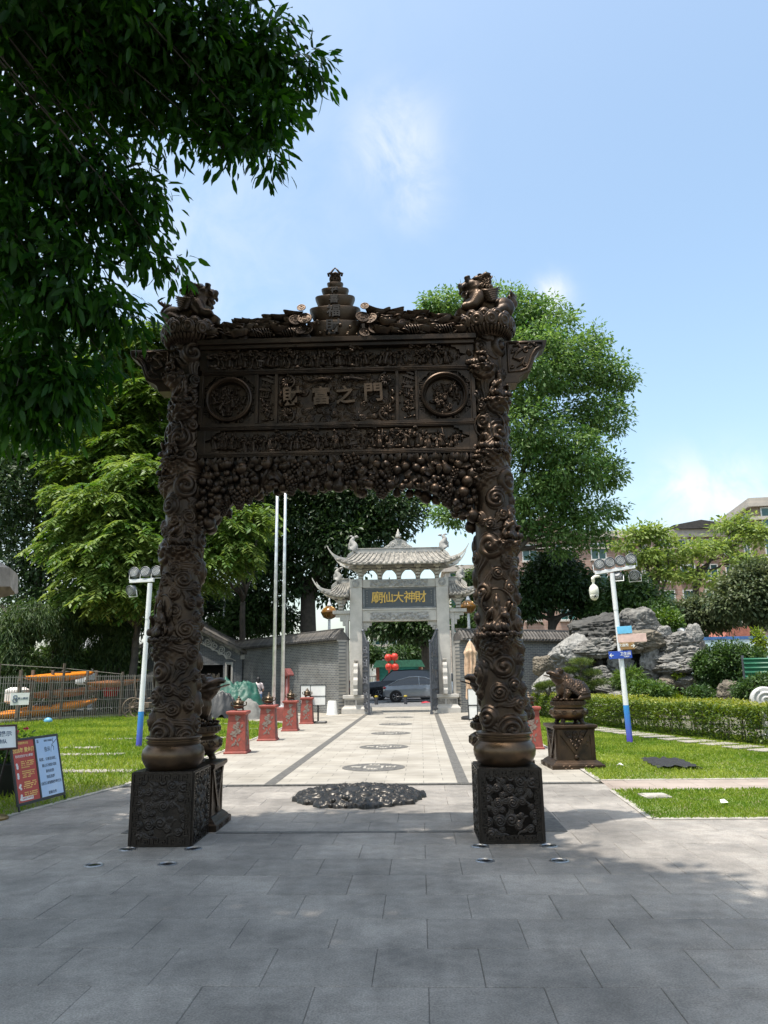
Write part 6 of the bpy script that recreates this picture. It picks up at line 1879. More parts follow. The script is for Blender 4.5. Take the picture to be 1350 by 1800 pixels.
def brick_wall(label, p0, p1, h, m, hips=None, step=0.185):
    p0 = Vector((*p0, 0)); p1 = Vector((*p1, 0)); L = (p1-p0).length
    t = thing('brick_wall', label, 'wall', p0, math.atan2(p1.y-p0.y, p1.x-p0.x), 'brick walls either side of the stone gate')
    MB().box(0, L, -0.17, 0.17, -0.05, h).build('brickwork', m, t)
    e = MB(); e.box(-0.01, L+0.01, -0.21, 0.21, h+0.0005, h+0.06); e.box(-0.01, L+0.01, -0.27, 0.27, h+0.0605, h+0.12); e.build('eave_course', m, t)
    MB().prism([(-0.42, h+0.121), (0.42, h+0.121), (0.06, h+0.52), (-0.06, h+0.52)], 0.0, L, 'yz').build('roof_slope', M_RTILE, t)
    MB().box(-0.02, L+0.02, -0.09, 0.09, h+0.5205, h+0.64).build('ridge', M_RTILE, t, bevel=0.01)
    n = int(L/step)
    for i in range(n):
        mk('coping_tile', tile_row, None, t, (step*(i+0.5), 0, h+0.05))
    return t
wl_ = brick_wall('grey brick wall with tiled coping left of the stone gate', (-3.42, 32.6), (-10.6, 42.6), 3.02, M_BRICK)
# local +x runs away from the gate: turn the coping tiles to face the yard
for c in list(COL.objects):
    if c.parent == wl_ and c.name.startswith('coping_tile'): c.rotation_euler = (0, 0, PI)
wr_ = brick_wall('grey brick wall with tiled coping right of the stone gate', (1.60, 32.6), (11.5, 38.2), 2.92, M_BRICK)

# ------------------------------------------------------------------ outbuilding with a scrolled gable
OB = thing('outbuilding', 'dark grey brick outbuilding with a white scrolled gable, left behind the tarpaulin', 'building', (-13.0, 41.2, 0), 0.04)
GH, EH, HB = 4.55, 2.95, 3.1
gw = MB()
def wallpiece(x0, x1, z0, z1): gw.box(x0, x1, -0.15, 0.15, z0, z1)
wallpiece(-HB, 0.35, -0.05, EH); wallpiece(2.05, 2.15, -0.05, EH); wallpiece(2.6, HB, -0.05, EH); wallpiece(0.35, 2.05, 2.30, EH); wallpiece(2.15, 2.6, 2.42, EH)
gw.prism([(-HB, EH+0.001), (HB, EH+0.001), (0, GH)], -0.15, 0.15)
gw.box(HB-0.15, HB+0.15, 0.151, 6, -0.05, EH); gw.box(-HB-0.15, -HB+0.15, 0.151, 6, -0.05, EH)
gw.build('wall', M_BRICKD, OB)
MB().box(-HB+0.2, HB-0.2, 1.6, 1.75, 0, EH).build('shade_backing', mat('interior shade', (0.02, 0.02, 0.022), rough=0.9), OB)  # near-black sheet behind the opening: the unlit inside painted as colour
df = MB(); df.box(2.151, 2.26, -0.2, 0.2, 0, 2.419); df.box(2.49, 2.599, -0.2, 0.2, 0, 2.419); df.box(2.2605, 2.4895, -0.2, 0.2, 2.30, 2.419)
df.build('door_frame', M_STONE, OB, bevel=0.006)
for s in (-1, 1):
    ang = math.atan2(GH-EH, HB)
    rfm = MB(); th = 0.16
    rfm.prism([(0, GH+0.02), (s*(HB+0.35), EH-0.18+0.02), (s*(HB+0.35), EH-0.02+0.02), (0, GH+0.22)][::(1 if s < 0 else -1)], -0.45, 6.2)
    ro2 = rfm.build('roof', M_RTILE, OB)
    for i in range(14):
        f = (i+0.5)/14; y = -0.45
        x0, z0 = 0, GH+0.22; x1, z1 = s*(HB+0.35), EH
    for k in range(26):
        y = -0.40+0.25*k
        MB().tube([(s*0.05, y, GH+0.22), (s*(HB+0.35)*0.5, y, (GH+0.22+EH)/2-0.02), (s*(HB+0.37), y, EH+0.01)], 0.06, 6).build('roof_tile', M_RTILE, ro2)
    wb = MB(); wb.prism([(s*0.05, GH-0.12), (s*(HB-0.1), EH+0.02-0.16), (s*(HB-0.1), EH+0.02+0.08), (s*0.05, GH+0.0)][::(1 if s < 0 else -1)], -0.30, -0.16)
    wb.build('barge_board', M_STONEW, OB)
    sc = MB()
    for i in range(6):
        f = (i+0.4)/6.4
        cx_ = s*(0.2+(HB-0.6)*f); cz_ = GH-0.42+(EH-GH)*f*0.93
        sc.tube(spiral_pts((cx_, cz_), 0.21, 1.7, s if i % 2 else -s, 0.5*i, 22, 'xz', -0.20), 0.038, 6)
        sc.tube([(cx_-s*0.24, -0.20, cz_-0.05), (cx_-s*0.1, -0.2, cz_-0.24), (cx_+s*0.2, -0.2, cz_-0.26)], [0.03, 0.045, 0.02], 6)
    sc.tube([(s*0.1, -0.2, GH-0.72), (s*(HB-0.35), -0.2, EH-0.46)], 0.03, 6)
    so = sc.build('plaster_scrolls', M_STONE, OB, smooth=True)
MB().tube([(0, -0.5, GH+0.27), (0, 6.2, GH+0.27)], 0.12, 8).build('ridge', M_RTILE, OB)
MB().box(HB-0.1, HB+0.45, -0.18, 0.1, EH-0.02-0.35, EH-0.12).build('eave_end', M_STONE, OB, bevel=0.02)

# ------------------------------------------------------------------ yard things left of the gate
M_TARPG = mat('green tarpaulin', (0.010, 0.095, 0.064), rough=0.55, scale=3, col2=(0.018, 0.06, 0.044))
M_TARPK = mat('black sheet', (0.022, 0.023, 0.024), rough=0.55, scale=4)
M_TARPW = mat('pale grey sheet', (0.12, 0.12, 0.112), rough=0.8, scale=3, col2=(0.19, 0.185, 0.17))
def drape(w, d, h, seed, sx=1.0, foldf=9, rough=0.1):
    n, m = 60, 44
    U_, V_ = np.meshgrid(np.linspace(-1, 1, n), np.linspace(-1, 1, m))
    rr = np.sqrt((U_*0.98)**2+(V_*0.98)**2)
    Z = h*np.clip(1-rr**2.2, 0, 1)**0.6
    P = np.stack([U_*w, V_*d, Z], -1).reshape(-1, 3)
    th = np.arctan2(P[:, 1]/d, P[:, 0]/w)
    k = 1+rough*1.5*vnoise(P, 1.9, seed, 4, 0.6) + 0.25*np.abs(vnoise(P+5, 2.4, seed+7, 3))
    P[:, 2] *= k; 
    P[:, 2] += 0.045*np.sin(th*foldf+3*vnoise(P, 0.8, seed+1, 2))*np.clip(rr.ravel(), 0, 1)*(P[:, 2] > 0.02)
    P[:, 0] += 0.12*w*vnoise(P, 0.9, seed+2, 3); P[:, 1] += 0.1*vnoise(P, 0.9, seed+5, 3)
    P[:, 2] = np.maximum(P[:, 2], 0.0)
    return np_mesh('drape', P, grid_faces(n, m), smooth=True)
th_ = thing('tarpaulin_heap', 'heap under green, black and grey tarpaulins in front of the brick wall', 'tarpaulin heap', (-7.55, 30.2, 0))
mk('green_sheet', drape(1.25, 0.8, 1.30, 3, 1, 7, 0.28), M_TARPG, th_, (0.0, 0.35, 0), (0, 0, 0.1))
mk('black_sheet', drape(0.78, 0.6, 0.98, 5, 1, 12, 0.2), M_TARPK, th_, (-0.45, -0.45, 0), (0, 0, 0.3))
mk('grey_sheet', drape(0.55, 0.45, 0.62, 7, 1, 8, 0.2), M_TARPW, th_, (0.72, -0.5, 0), (0, 0, -0.3))
mk('pale_sheet', drape(0.6, 0.4, 1.05, 9, 1, 8, 0.3), M_TARPW, th_, (-0.62, 0.02, 0))
mk('green_corner', drape(0.5, 0.35, 0.5, 11, 1, 6, 0.3), M_TARPG, th_, (-1.0, -0.75, 0), (0, 0, -0.6))
M_BLUEB = mat('blue bin plastic', (0.012, 0.028, 0.20), rough=0.4, scale=4)
bb = thing('blue_bin', 'dark blue bin with white lettering beside the tarpaulin heap', 'bin', (-8.35, 35.0, 0), 0.05)
MB().frust(0, 0, 0, 0.98, 0.60, 0.42, 0.68, 0.5).build('body', M_BLUEB, bb, bevel=0.03)
MB().box(-0.72, 0.72, -0.54, 0.54, 0.985, 1.05).build('lid', M_BLUEB, bb, bevel=0.02)
mk('lettering', text_mesh('【688房】', 0.22, 0.01, 0.004), M_SIGNW, bb, (0.0, -0.475, 0.62))
# person walking along the wall, back to the viewer
M_SKIN = mat('skin', (0.42, 0.25, 0.18), rough=0.55, scale=5, var=0.08)
M_HAIR = mat('black hair', (0.012, 0.011, 0.012), rough=0.5, scale=30)
M_SHIRT = mat('pale pink shirt', (0.66, 0.56, 0.56), rough=0.85, scale=8, var=0.08)
M_JEANS = mat('blue jeans', (0.10, 0.20, 0.38), rough=0.85, scale=8, var=0.15)
pe = thing('person', 'person in a pale shirt and blue jeans walking away by the brick wall', 'person', (-7.55, 34.6, 0), 0.35)
b = MB()
b.ell((0.0, 0.0, 1.47), (0.082, 0.098, 0.115), 14, 10); b.ell((0, 0.085, 1.45), (0.016, 0.025, 0.02), 6, 5)
for s in (-1, 1): b.ell((s*0.082, 0.0, 1.46), (0.014, 0.02, 0.03), 6, 5)
b.limb([(0, 0, 1.25), (0, 0.0, 1.40)], [0.055, 0.05])
b.limb([(0, 0, 0.86), (0, 0, 1.08), (0, 0.0, 1.24)], [0.125, 0.112, 0.12])
b.limb([(-0.15, 0, 1.27), (0, 0, 1.31), (0.15, 0, 1.27)], [0.055, 0.07, 0.055])
b.limb([(-0.10, 0, 0.86), (0.10, 0, 0.86)], [0.115, 0.115])
b.limb([(-0.09, 0, 0.82), (-0.10, 0.10, 0.48), (-0.10, -0.02, 0.09)], [0.098, 0.065, 0.042]); b.limb([(0.09, 0, 0.82), (0.10, -0.06, 0.46), (0.10, -0.24, 0.14)], [0.098, 0.065, 0.042])
b.limb([(-0.10, -0.04, 0.04), (-0.10, 0.14, 0.035)], [0.042, 0.035]); b.limb([(0.10, -0.27, 0.11), (0.10, -0.15, 0.04)], [0.04, 0.035])
b.limb([(-0.17, 0, 1.26), (-0.23, -0.05, 1.02), (-0.20, 0.08, 0.80)], [0.05, 0.04, 0.03]); b.limb([(0.17, 0, 1.26), (0.25, 0.02, 1.03), (0.20, 0.16, 0.88)], [0.05, 0.04, 0.03])
for s, hx in ((-1, (-0.195, 0.10, 0.77)), (1, (0.19, 0.19, 0.86))):
    b.ell(hx, (0.022, 0.03, 0.045), 8, 6)
    for q in range(4): b.limb([(hx[0], hx[1]-0.022+0.015*q, hx[2]-0.03), (hx[0]-s*0.01, hx[1]-0.02+0.015*q, hx[2]-0.085-0.006*(q % 2))], [0.010, 0.008], 6)
    b.limb([(hx[0]-s*0.01, hx[1]+0.03, hx[2]), (hx[0]-s*0.02, hx[1]+0.05, hx[2]-0.045)], [0.012, 0.009], 6)
bme = union(b, 0.011, 2, 'person'); mk('body', bme, M_SKIN, pe)
def shell(me, keep, off, name):
    """clothing: a copy of the body's skin over one region, pushed outward"""
    bm = bmesh.new(); bm.from_mesh(me); bm.normal_update()
    bmesh.ops.delete(bm, geom=[f for f in bm.faces if not keep(f.calc_center_median())], context='FACES')
    for v in bm.verts: v.co += v.normal*off
    r = bpy.data.meshes.new(name); bm.to_mesh(r); bm.free(); return r
mk('shirt', shell(bme, lambda c: 0.84 < c.z < 1.36 and not (c.z > 1.31 and abs(c.x) < 0.05) and (abs(c.x) < 0.155 or c.z > 1.08), 0.016, 'shirt'), M_SHIRT, pe)
mk('jeans', shell(bme, lambda c: 0.10 < c.z < 0.92 and abs(c.x) < 0.185 and not (c.z > 0.70 and c.y > 0.13), 0.014, 'jeans'), M_JEANS, pe)
h_ = MB(); h_.ell((0, -0.012, 1.49), (0.098, 0.112, 0.125), 14, 10); h_.ell((0, -0.07, 1.42), (0.08, 0.05, 0.10), 10, 8)
hm = union(h_, 0.011, 2, 'hair'); mk('hair', shell(hm, lambda c: c.y < 0.07 or c.z > 1.54, 0.0, 'hair'), M_HAIR, pe)
MB().tube([(-0.14, -0.07, 1.30), (-0.02, -0.142, 1.12), (0.13, -0.12, 0.93)], 0.012, 6).build('shoulder_strap', M_TARPK, pe)
# flag poles
M_POLE = mat('silver pole', (0.66, 0.67, 0.68), rough=0.35, metal=0.4, scale=3)
M_REDB = mat('red pole base', (0.22, 0.055, 0.042), rough=0.7, scale=4)
fb_ = thing('pole_base', 'low red block from which the two tall silver flagpoles rise', 'plinth', (-5.40, 28.3, 0))
MB().steps(0, 0, [(0.45, -0.03), (0.42, 0.46), (0.40, 0.48)], 0.8).build('block', M_REDB, fb_, bevel=0.015)
for lb, x in (('left one of the two tall silver flagpoles seen under the archway', -5.57), ('right one of the two tall silver flagpoles seen under the archway', -5.24)):
    t = thing('flagpole', lb, 'flagpole', (x, 28.3, 0.482), 0, 'tall silver flagpoles')
    MB().tube([(0, 0, 0), (0, 0, 11.6)], [0.075, 0.045], 14).build('shaft', M_POLE, t, smooth=True)
    MB().lathe([(0.13, 0), (0.13, 0.03), (0.08, 0.05)], n=16).build('collar', M_POLE, t); MB().ell((0, 0, 11.7), 0.10, 12, 8).build('ball', M_GOLD, t, smooth=True)
t = thing('flagpole', 'thin white pole rising behind the outbuilding roof', 'pole', (-12.3, 46.0, 0)); MB().tube([(0, 0, 0), (0, 0, 7.8)], [0.10, 0.055], 10).build('shaft', M_POLE, t, smooth=True)
MB().ell((0, 0, 7.88), 0.1, 10, 6).build('ball', M_POLE, t, smooth=True)
# small roofed red notice post
rn = thing('shrine_post', 'small roofed red post against the brick wall, just right of the flagpoles', 'shrine', (-5.62, 31.4, 0), -0.8)
rn.scale = (0.62, 0.62, 0.98)
for x in (-0.16, 0.16): MB().box(x-0.05, x+0.05, -0.05, 0.05, 0, 1.72).build('post', M_REDB, rn)
MB().box(-0.105, 0.105, -0.03, 0.03, 0.5, 1.55).build('board', mat('pink board', (0.42, 0.2, 0.2), rough=0.7), rn)
MB().prism([(-0.42, 1.66), (0.42, 1.66), (0.44, 1.72), (0.05, 1.98), (-0.05, 1.98), (-0.44, 1.72)], -0.25, 0.25).build('roof', mat('dark red roof', (0.16, 0.04, 0.035), rough=0.7), rn)
# notice boards, stone block
M_PAPER = mat('white notice paper', (0.70, 0.69, 0.66), rough=0.7, scale=4, var=0.06)
def notice(name, label, loc, w, h, z0, rz, split=False, post=True, cat='notice board'):
    t = thing(name, label, cat, loc, rz, 'white notice boards beside the stone gate')
    MB().box(-w/2, w/2, -0.012, 0.012, z0, z0+h).build('panel', M_PAPER, t)
    f = MB()
    for (x0, x1, a, b) in ((-w/2-.02, w/2+.02, z0-.02, z0), (-w/2-.02, w/2+.02, z0+h, z0+h+.02), (-w/2-.02, -w/2, z0, z0+h), (w/2, w/2+.02, z0, z0+h)): f.box(x0, x1, -0.02, 0.02, a+0.0002, b-0.0002)
    f.build('frame', M_BLACKMET, t)
    if split: MB().box(-w/2, w/2, -0.022, -0.013, z0+h*0.43, z0+h*0.47).build('rail', M_BLACKMET, t)
    if post:
        MB().tube([(0, 0.05, 0), (0, 0.05, z0+h*0.5)], 0.03, 8).build('post', M_BLACKMET, t); MB().box(-0.30, 0.30, -0.16, 0.22, 0, 0.07).build('foot', M_BLACKMET, t, bevel=0.02)
    else:
        for x in (-w/2, w/2): MB().tube([(x, -0.03, 0), (x*0.92, 0.03, z0+h)], 0.012, 6).build('leg', M_BLACKMET, t)
    return t
nb = notice('notice_board', 'white notice board on a black post, left of the path before the gate', (-3.62, 26.35, 0), 0.52, 0.66, 0.62, 0.0, True)
notice('notice_board', 'narrow white notice board behind the farthest left red pedestal', (-4.12, 26.75, 0), 0.34, 0.62, 0.66, 0.0, False, False)
mbk = thing('stone_block', 'tapered pale stone block at the foot of the brick wall left of the gate', 'stone block', (-3.80, 32.05, 0))
MB().lathe([(0.25, 0.0), (0.235, 0.05), (0.185, 0.54), (0.17, 0.57), (0.02, 0.575)], n=20).build('block', M_PAPER, mbk, smooth=40)
notice('easel_board', 'white board on a black easel beside the folded parasol, right of the gate', (1.78, 26.6, 0), 0.30, 1.0, 0.08, 0.05, True, False, 'easel')
M_TAN = mat('tan canvas', (0.52, 0.36, 0.24), rough=0.85, scale=6, bump=0.3)
fp = thing('folded_parasol', 'folded tan parasol on a black foot, right of the stone gate', 'parasol', (1.83, 27.6, 0))
MB().lathe([(0.42, 0), (0.42, 0.08), (0.36, 0.12), (0.06, 0.14)], n=24).build('foot', M_BLACKMET, fp, smooth=40)
MB().tube([(0, 0, 0.1), (0, 0, 2.85)], 0.028, 8).build('pole', M_POLE, fp)
n_, m_2 = 64, 30
U_, V_ = np.meshgrid(np.linspace(0, 2*PI, n_, endpoint=False), np.linspace(0, 1, m_2))
prof = np.interp(V_, [0, 0.02, 0.12, 0.22, 0.26, 0.5, 0.8, 1.0], [0.015, 0.06, 0.16, 0.245, 0.18, 0.19, 0.17, 0.20])
RR = prof*(1+0.24*np.sin(U_*8+V_*2.5)*np.clip(V_*3, 0.1, 1)+0.08*np.sin(U_*3+V_*9))
ZB = 2.80-V_*2.0 - 0.10*np.sin(U_*2+0.6)*V_
me = np_mesh('canvas', np.stack([RR*np.cos(U_), RR*np.sin(U_), ZB], -1).reshape(-1, 3), grid_faces(n_, m_2, True), smooth=True)
mk('canvas', me, M_TAN, fp)
# amber street lanterns
M_AMBER = mat('amber glass', (0.24, 0.115, 0.02), rough=0.15, scale=4, col2=(0.13, 0.055, 0.012))
for lb, x, y, z in (('amber globe lantern on a white pole, left of the stone gate', -4.68, 38.2, 4.82), ('amber globe lantern behind the right column, right of the stone gate', 2.52, 38.2, 4.98)):
    t = thing('street_lantern', lb, 'street lamp', (x, y, 0), 0, 'amber lanterns beyond the wall')
    MB().tube([(0, 0, 0), (0, 0, z-0.3)], 0.07, 10).build('post', M_WHITE, t)
    MB().lathe([(0.1, z-0.33), (0.30, z-0.24), (0.43, z-0.02), (0.43, z+0.04), (0.30, z+0.22), (0.1, z+0.32)], n=24).build('globe', M_AMBER, t, smooth=40)
    r_ = MB()
    for k in range(10):
        a = 2*PI*k/10; r_.tube([(q*math.cos(a), q*math.sin(a), z+h) for q, h in ((0.11, -0.33), (0.31, -0.24), (0.44, 0.01), (0.31, 0.22), (0.11, 0.32))], 0.012, 4)
    r_.build('ribs', M_GOLD, t)
    MB().lathe([(0.14, z+0.32), (0.10, z+0.42), (0.03, z+0.62), (0.05, z+0.68), (0.01, z+0.76)], n=12).build('cap', M_WHITE, t, smooth=True)

# ------------------------------------------------------------------ street beyond the gate
M_CARG = mat('grey car paint', (0.27, 0.30, 0.33), rough=0.2, metal=0.35, scale=2, var=0.05)
M_CARK = mat('black car paint', (0.012, 0.014, 0.018), rough=0.15, metal=0.2, scale=2, var=0.05)
M_CARS = mat('silver car paint', (0.40, 0.42, 0.43), rough=0.22, metal=0.5, scale=2, var=0.05)
M_GLASS = mat('car glass', (0.012, 0.016, 0.018), rough=0.05, scale=2, spec=0.8)
M_TYRE = mat('tyre rubber', (0.015, 0.015, 0.016), rough=0.85, scale=20)
M_RIM = mat('alloy rim', (0.22, 0.22, 0.23), rough=0.35, metal=0.8, scale=9)
M_TAIL = mat('red tail light', (0.40, 0.012, 0.015), rough=0.2, scale=5)
def car(name, label, loc, rz, L, W, H, belt, paint, hood, wind, roof0, roof1, tail, wr=0.33, wb=(0.78, 3.55)):
    """x runs from the rear bumper (0) to the nose (L)"""
    t = thing(name, label, 'car', loc, rz, 'cars on the street behind the gate')
    st = []
    for i in range(41):
        x = L*i/40; f = x/L
        e = min(1, min(f, 1-f)/0.045)
        w = W/2*(0.80+0.20*math.sqrt(max(0, 1-(1-e)**2)))*(1-0.05*abs(f-0.5)*2)
        top = belt + 0.04*math.sin(f*PI)
        if x > wind: top = belt - (belt-hood)*((x-wind)/(L-wind))**1.6
        if x < tail*0.9: top = belt - 0.02*(1-x/(tail*0.9))
        lo = 0.24 + 0.10*max(0, (0.06-f)/0.06) + 0.06*max(0, (f-0.95)/0.05)
        st.append((x, w, lo, top*(1-0.16*(1-e)**2)))
    vs = []; fs = []; K = 12
    for (x, w, lo, tp) in st:
        m = lo+(tp-lo)*0.62
        prof = [(-w*.86, lo), (-w*.97, lo+.08), (-w, m), (-w*.985, m+.05), (-w*.93, tp-.03), (-w*.86, tp), (w*.86, tp), (w*.93, tp-.03), (w*.985, m+.05), (w, m), (w*.97, lo+.08), (w*.86, lo)]
        vs += [(x, y, z) for y, z in prof]
    n = len(st)
    for i in range(n-1):
        for k in range(K): fs.append((i*K+k, i*K+K+k, i*K+K+(k+1) % K, i*K+(k+1) % K))
    fs += [tuple(range(K)), tuple(range(n*K-1, n*K-K-1, -1))]
    bo = MB().add(vs, fs).build('body', paint, t, smooth=35)
    # glasshouse: glazed shell with painted roof and pillars
    pr = [(tail, belt-0.02), (tail+(roof0-tail)*0.5, belt+(H-belt)*0.60), (roof0, H-0.03), ((roof0+roof1)/2, H), (roof1, H-0.05), (roof1+(wind-roof1)*0.5, belt+(H-belt)*0.52), (wind, belt-0.03)]
    vs = []; fs = []
    for x, z in pr:
        w = W/2*(0.90-0.20*max(0, (z-belt)/(H-belt)))
        vs += [(x, -w, z), (x, w, z)]
    base = len(vs); vs += [(tail, -W/2*.9, belt-0.02), (wind, -W/2*.9, belt-0.03)]
    m = len(pr)
    for i in range(m-1): fs.append((2*i, 2*i+1, 2*i+3, 2*i+2))
    fs.append(tuple(2*i for i in range(m))); fs.append(tuple(2*i+1 for i in reversed(range(m))))
    MB().add(vs, fs).build('glasshouse', M_GLASS, t)
    rf_ = MB()
    w = W/2*0.72
    rf_.tube([(x, -W/2*(0.90-0.20*max(0, (z-belt)/(H-belt)))-0.002, z+0.012) for x, z in pr], 0.032, 6); rf_.tube([(x, W/2*(0.90-0.20*max(0, (z-belt)/(H-belt))), z+0.012) for x, z in pr], 0.032, 6)
    rf_.add([(roof0, -w, H-0.012), (roof1, -w, H-0.032), (roof1, w, H-0.032), (roof0, w, H-0.012), ((roof0+roof1)/2, -w, H+0.02), ((roof0+roof1)/2, w, H+0.02)], [(0, 4, 5, 3), (4, 1, 2, 5)])
    xm = (roof0+roof1)/2+0.15
    rf_.tube([(xm, -W/2*.905, belt-0.02), (xm-0.02, -W/2*.71, H-0.0)], 0.03, 6)
    rf_.build('roof', paint, t, smooth=35)
    for q, xx in enumerate(wb):
        for s in (-1, 1):
            y = s*(W/2-0.10)
            w_ = MB(); w_.lathe([(0.18, -0.10), (wr-0.02, -0.10), (wr, -0.07), (wr, 0.07), (wr-0.02, 0.10), (0.18, 0.10)], n=26); w_.v = [(xx+a, y+c, wr+b_) for a, b_, c in w_.v]
            wo = w_.build('wheel', M_TYRE, t, smooth=35)
            ri = MB(); ri.lathe([(wr*0.66, 0.0), (wr*0.64, 0.02), (wr*0.60, 0.01), (wr*.58, -.03), (0.01, -0.03)], n=22, cap=False)
            for k in range(5):
                a = 2*PI*k/5; ri.tube([(0.03*math.cos(a), 0.03*math.sin(a), 0.01), (wr*.62*math.cos(a), wr*.62*math.sin(a), 0.005)], [0.03, 0.04], 5)
            ri.v = [(xx+a, y+s*(0.102+c), wr+b_) for a, b_, c in ri.v]; ri.build('rim', M_RIM, wo)
            ar = MB(); ar.tube([(xx+(wr+0.06)*math.cos(PI*k/10), s*(W/2*0.985), wr+(wr+0.06)*math.sin(PI*k/10)) for k in range(11)], 0.03, 5)
            ar.lathe([(wr+0.05, -0.01), (wr+0.05, 0.0)], n=20); 
            ar = MB(); pts = [(xx+(wr+0.05)*math.cos(2*PI*k/22), wr+(wr+0.05)*math.sin(2*PI*k/22)) for k in range(22)]
            ya, yb = sorted((s*(W/2*0.90), s*(W/2*1.003))); ar.prism(pts, ya, yb); 
            ar.build('wheel_arch', M_TYRE, bo)
    for s in (-1, 1): MB().ell((0.10, s*W/2*0.80, belt-0.13), (0.12, 0.16, 0.075), 10, 6).build('tail_light', M_TAIL, t, smooth=True)
    for s in (-1, 1): MB().ell((L-0.16, s*W/2*0.78, hood-0.10), (0.16, 0.16, 0.07), 10, 6).build('headlight', M_LED, t, smooth=True)
    MB().box(0.9, L-0.9, -W/2*1.004, -W/2*0.9, 0.30, 0.36).build('sill_trim', M_RIM, bo)
    for x in (roof0+0.35, roof1-0.1): MB().box(x, x+0.16, -W/2*1.012, -W/2*0.98, belt-0.20, belt-0.17).build('door_handle', paint, t)
    MB().ell((wind-0.35, -W/2*1.06, belt+0.04), (0.10, 0.09, 0.07), 8, 6).build('mirror', paint, t, smooth=True)
    return t
car('parked_sedan', 'dark grey sedan, its tail to the left, seen through the gate', (-2.32, 46.5, 0), 0.0, 4.75, 1.85, 1.47, 0.98, M_CARG, 0.80, 3.55, 1.55, 2.55, 0.28)
car('parked_suv', 'tall black off-road car behind the grey sedan, seen through the gate', (1.1, 50.8, 0), PI, 5.0, 2.0, 1.92, 1.22, M_CARK, 1.10, 3.75, 0.55, 3.0, 0.12, 0.39, (0.85, 3.9))
car('parked_car', 'silver car behind the right iron gate leaf, beyond the grey sedan', (5.0, 53.5, 0), PI, 4.8, 1.9, 1.70, 1.08, M_CARS, 0.92, 4.2, 1.0, 2.9, 0.2, 0.35, (0.8, 3.7))
car('parked_car', 'dark red car end showing beside the left iron gate leaf', (-3.3, 43.2, 0), PI, 4.4, 1.8, 1.45, 0.95, mat('dark red paint', (0.10, 0.01, 0.012), rough=0.2), 0.8, 3.3, 1.3, 2.4, 0.25)
for lb, x in (('grey bollard with a yellow band, left of the two in the gateway', -2.55), ('grey bollard with a yellow band, right of the two in the gateway', -0.90)):
    t = thing('bollard', lb, 'bollard', (x, 42.6, 0), 0, 'bollards in the gateway')
    MB().lathe([(0.10, 0), (0.10, 0.40)], n=16).build('post', M_IRON, t, smooth=40); MB().lathe([(0.104, 0.4005), (0.104, 0.47), (0.02, 0.49)], n=16).build('band', mat('yellow band', (0.55, 0.42, 0.05), rough=0.5), t, smooth=40)
tag(MB().add([(-.3, -.2, 0.01), (.25, -.25, .05), (.35, .15, .02), (-.2, .22, .08), (0, 0, .12)], [(0, 1, 4), (1, 2, 4), (2, 3, 4), (3, 0, 4)]).build('red_cloth', M_TAIL, None, loc=(0.25, 43.6, 0)), 'scrap of red cloth lying on the road by the grey sedan', 'cloth')
ki = thing('kiosk', 'small kiosk with a green roof and teal front across the street', 'kiosk', (-1.75, 61.0, 0.12))
MB().box(-1.6, 1.6, -0.8, 0.8, 0, 2.1).build('body', mat('teal panel', (0.02, 0.20, 0.17), rough=0.5), ki)
for x in (-1.7, 1.7): MB().box(x-0.13, x+0.13, -1.0, -0.81, 0, 2.1).build('post', mat('brown post', (0.16, 0.05, 0.03), rough=0.6), ki)
MB().prism([(-2.1, 2.101), (2.1, 2.101), (1.8, 2.65), (-1.8, 2.65)], -1.2, 1.0).build('roof', mat('dark green roof', (0.03, 0.13, 0.08), rough=0.6), ki)
M_LANT = mat('red lantern silk', (0.62, 0.05, 0.03), rough=0.5, scale=6)
for lb, x, z in (('upper left of four red paper lanterns hanging before the kiosk', -2.55, 2.95), ('upper right of four red paper lanterns hanging before the kiosk', -2.05, 3.0), ('lower left of four red paper lanterns hanging before the kiosk', -2.50, 2.25), ('lower right of four red paper lanterns hanging before the kiosk', -2.0, 2.22)):
    t = thing('red_lantern', lb, 'lantern', (x, 59.0, z), 0, 'red lanterns across the street')
    MB().ell((0, 0, 0), (0.29, 0.29, 0.30), 14, 9).build('shade', M_LANT, t, smooth=True); MB().lathe([(0.14, 0.27), (0.14, 0.34)], n=12).build('cap', M_GOLD, t); MB().lathe([(0.05, -0.62), (0.07, -0.32)], n=8).build('tassel', M_LANT, t)
M_RAIL = mat('dark railing', (0.05, 0.05, 0.055), rough=0.6)
rl = thing('street_railing', 'dark railing with stone posts across the street', 'railing', (0, 64.0, 0.12))
for k in range(9):
    x = -8+2.4*k
    MB().steps(x, 0, [(0.22, 0), (0.22, 1.5), (0.28, 1.52), (0.28, 1.62), (0.12, 1.7), (0.2, 1.85), (0.05, 2.0)]).build('post', M_STONEW, rl)
    if k < 8:
        for j in range(10): MB().box(x+0.34+0.19*j, x+0.37+0.19*j, -0.02, 0.02, 0.1, 1.35).build('bar', M_RAIL, rl)
        r_ = MB(); r_.box(x+0.23, x+2.17, -0.03, 0.03, 1.35, 1.41); r_.box(x+0.23, x+2.17, -0.03, 0.03, 0.05, 0.1); r_.build('rail', M_RAIL, rl)
# ------------------------------------------------------------------ pixel rays of the photograph, used to survey where things stand
def at(px, py, Y):
    d = CR @ Vector(((px-675)/1290.0, (900-py)/1290.0, -1.0))
    return Vector((0, 0, 1.6)) + d*(Y/d.y)

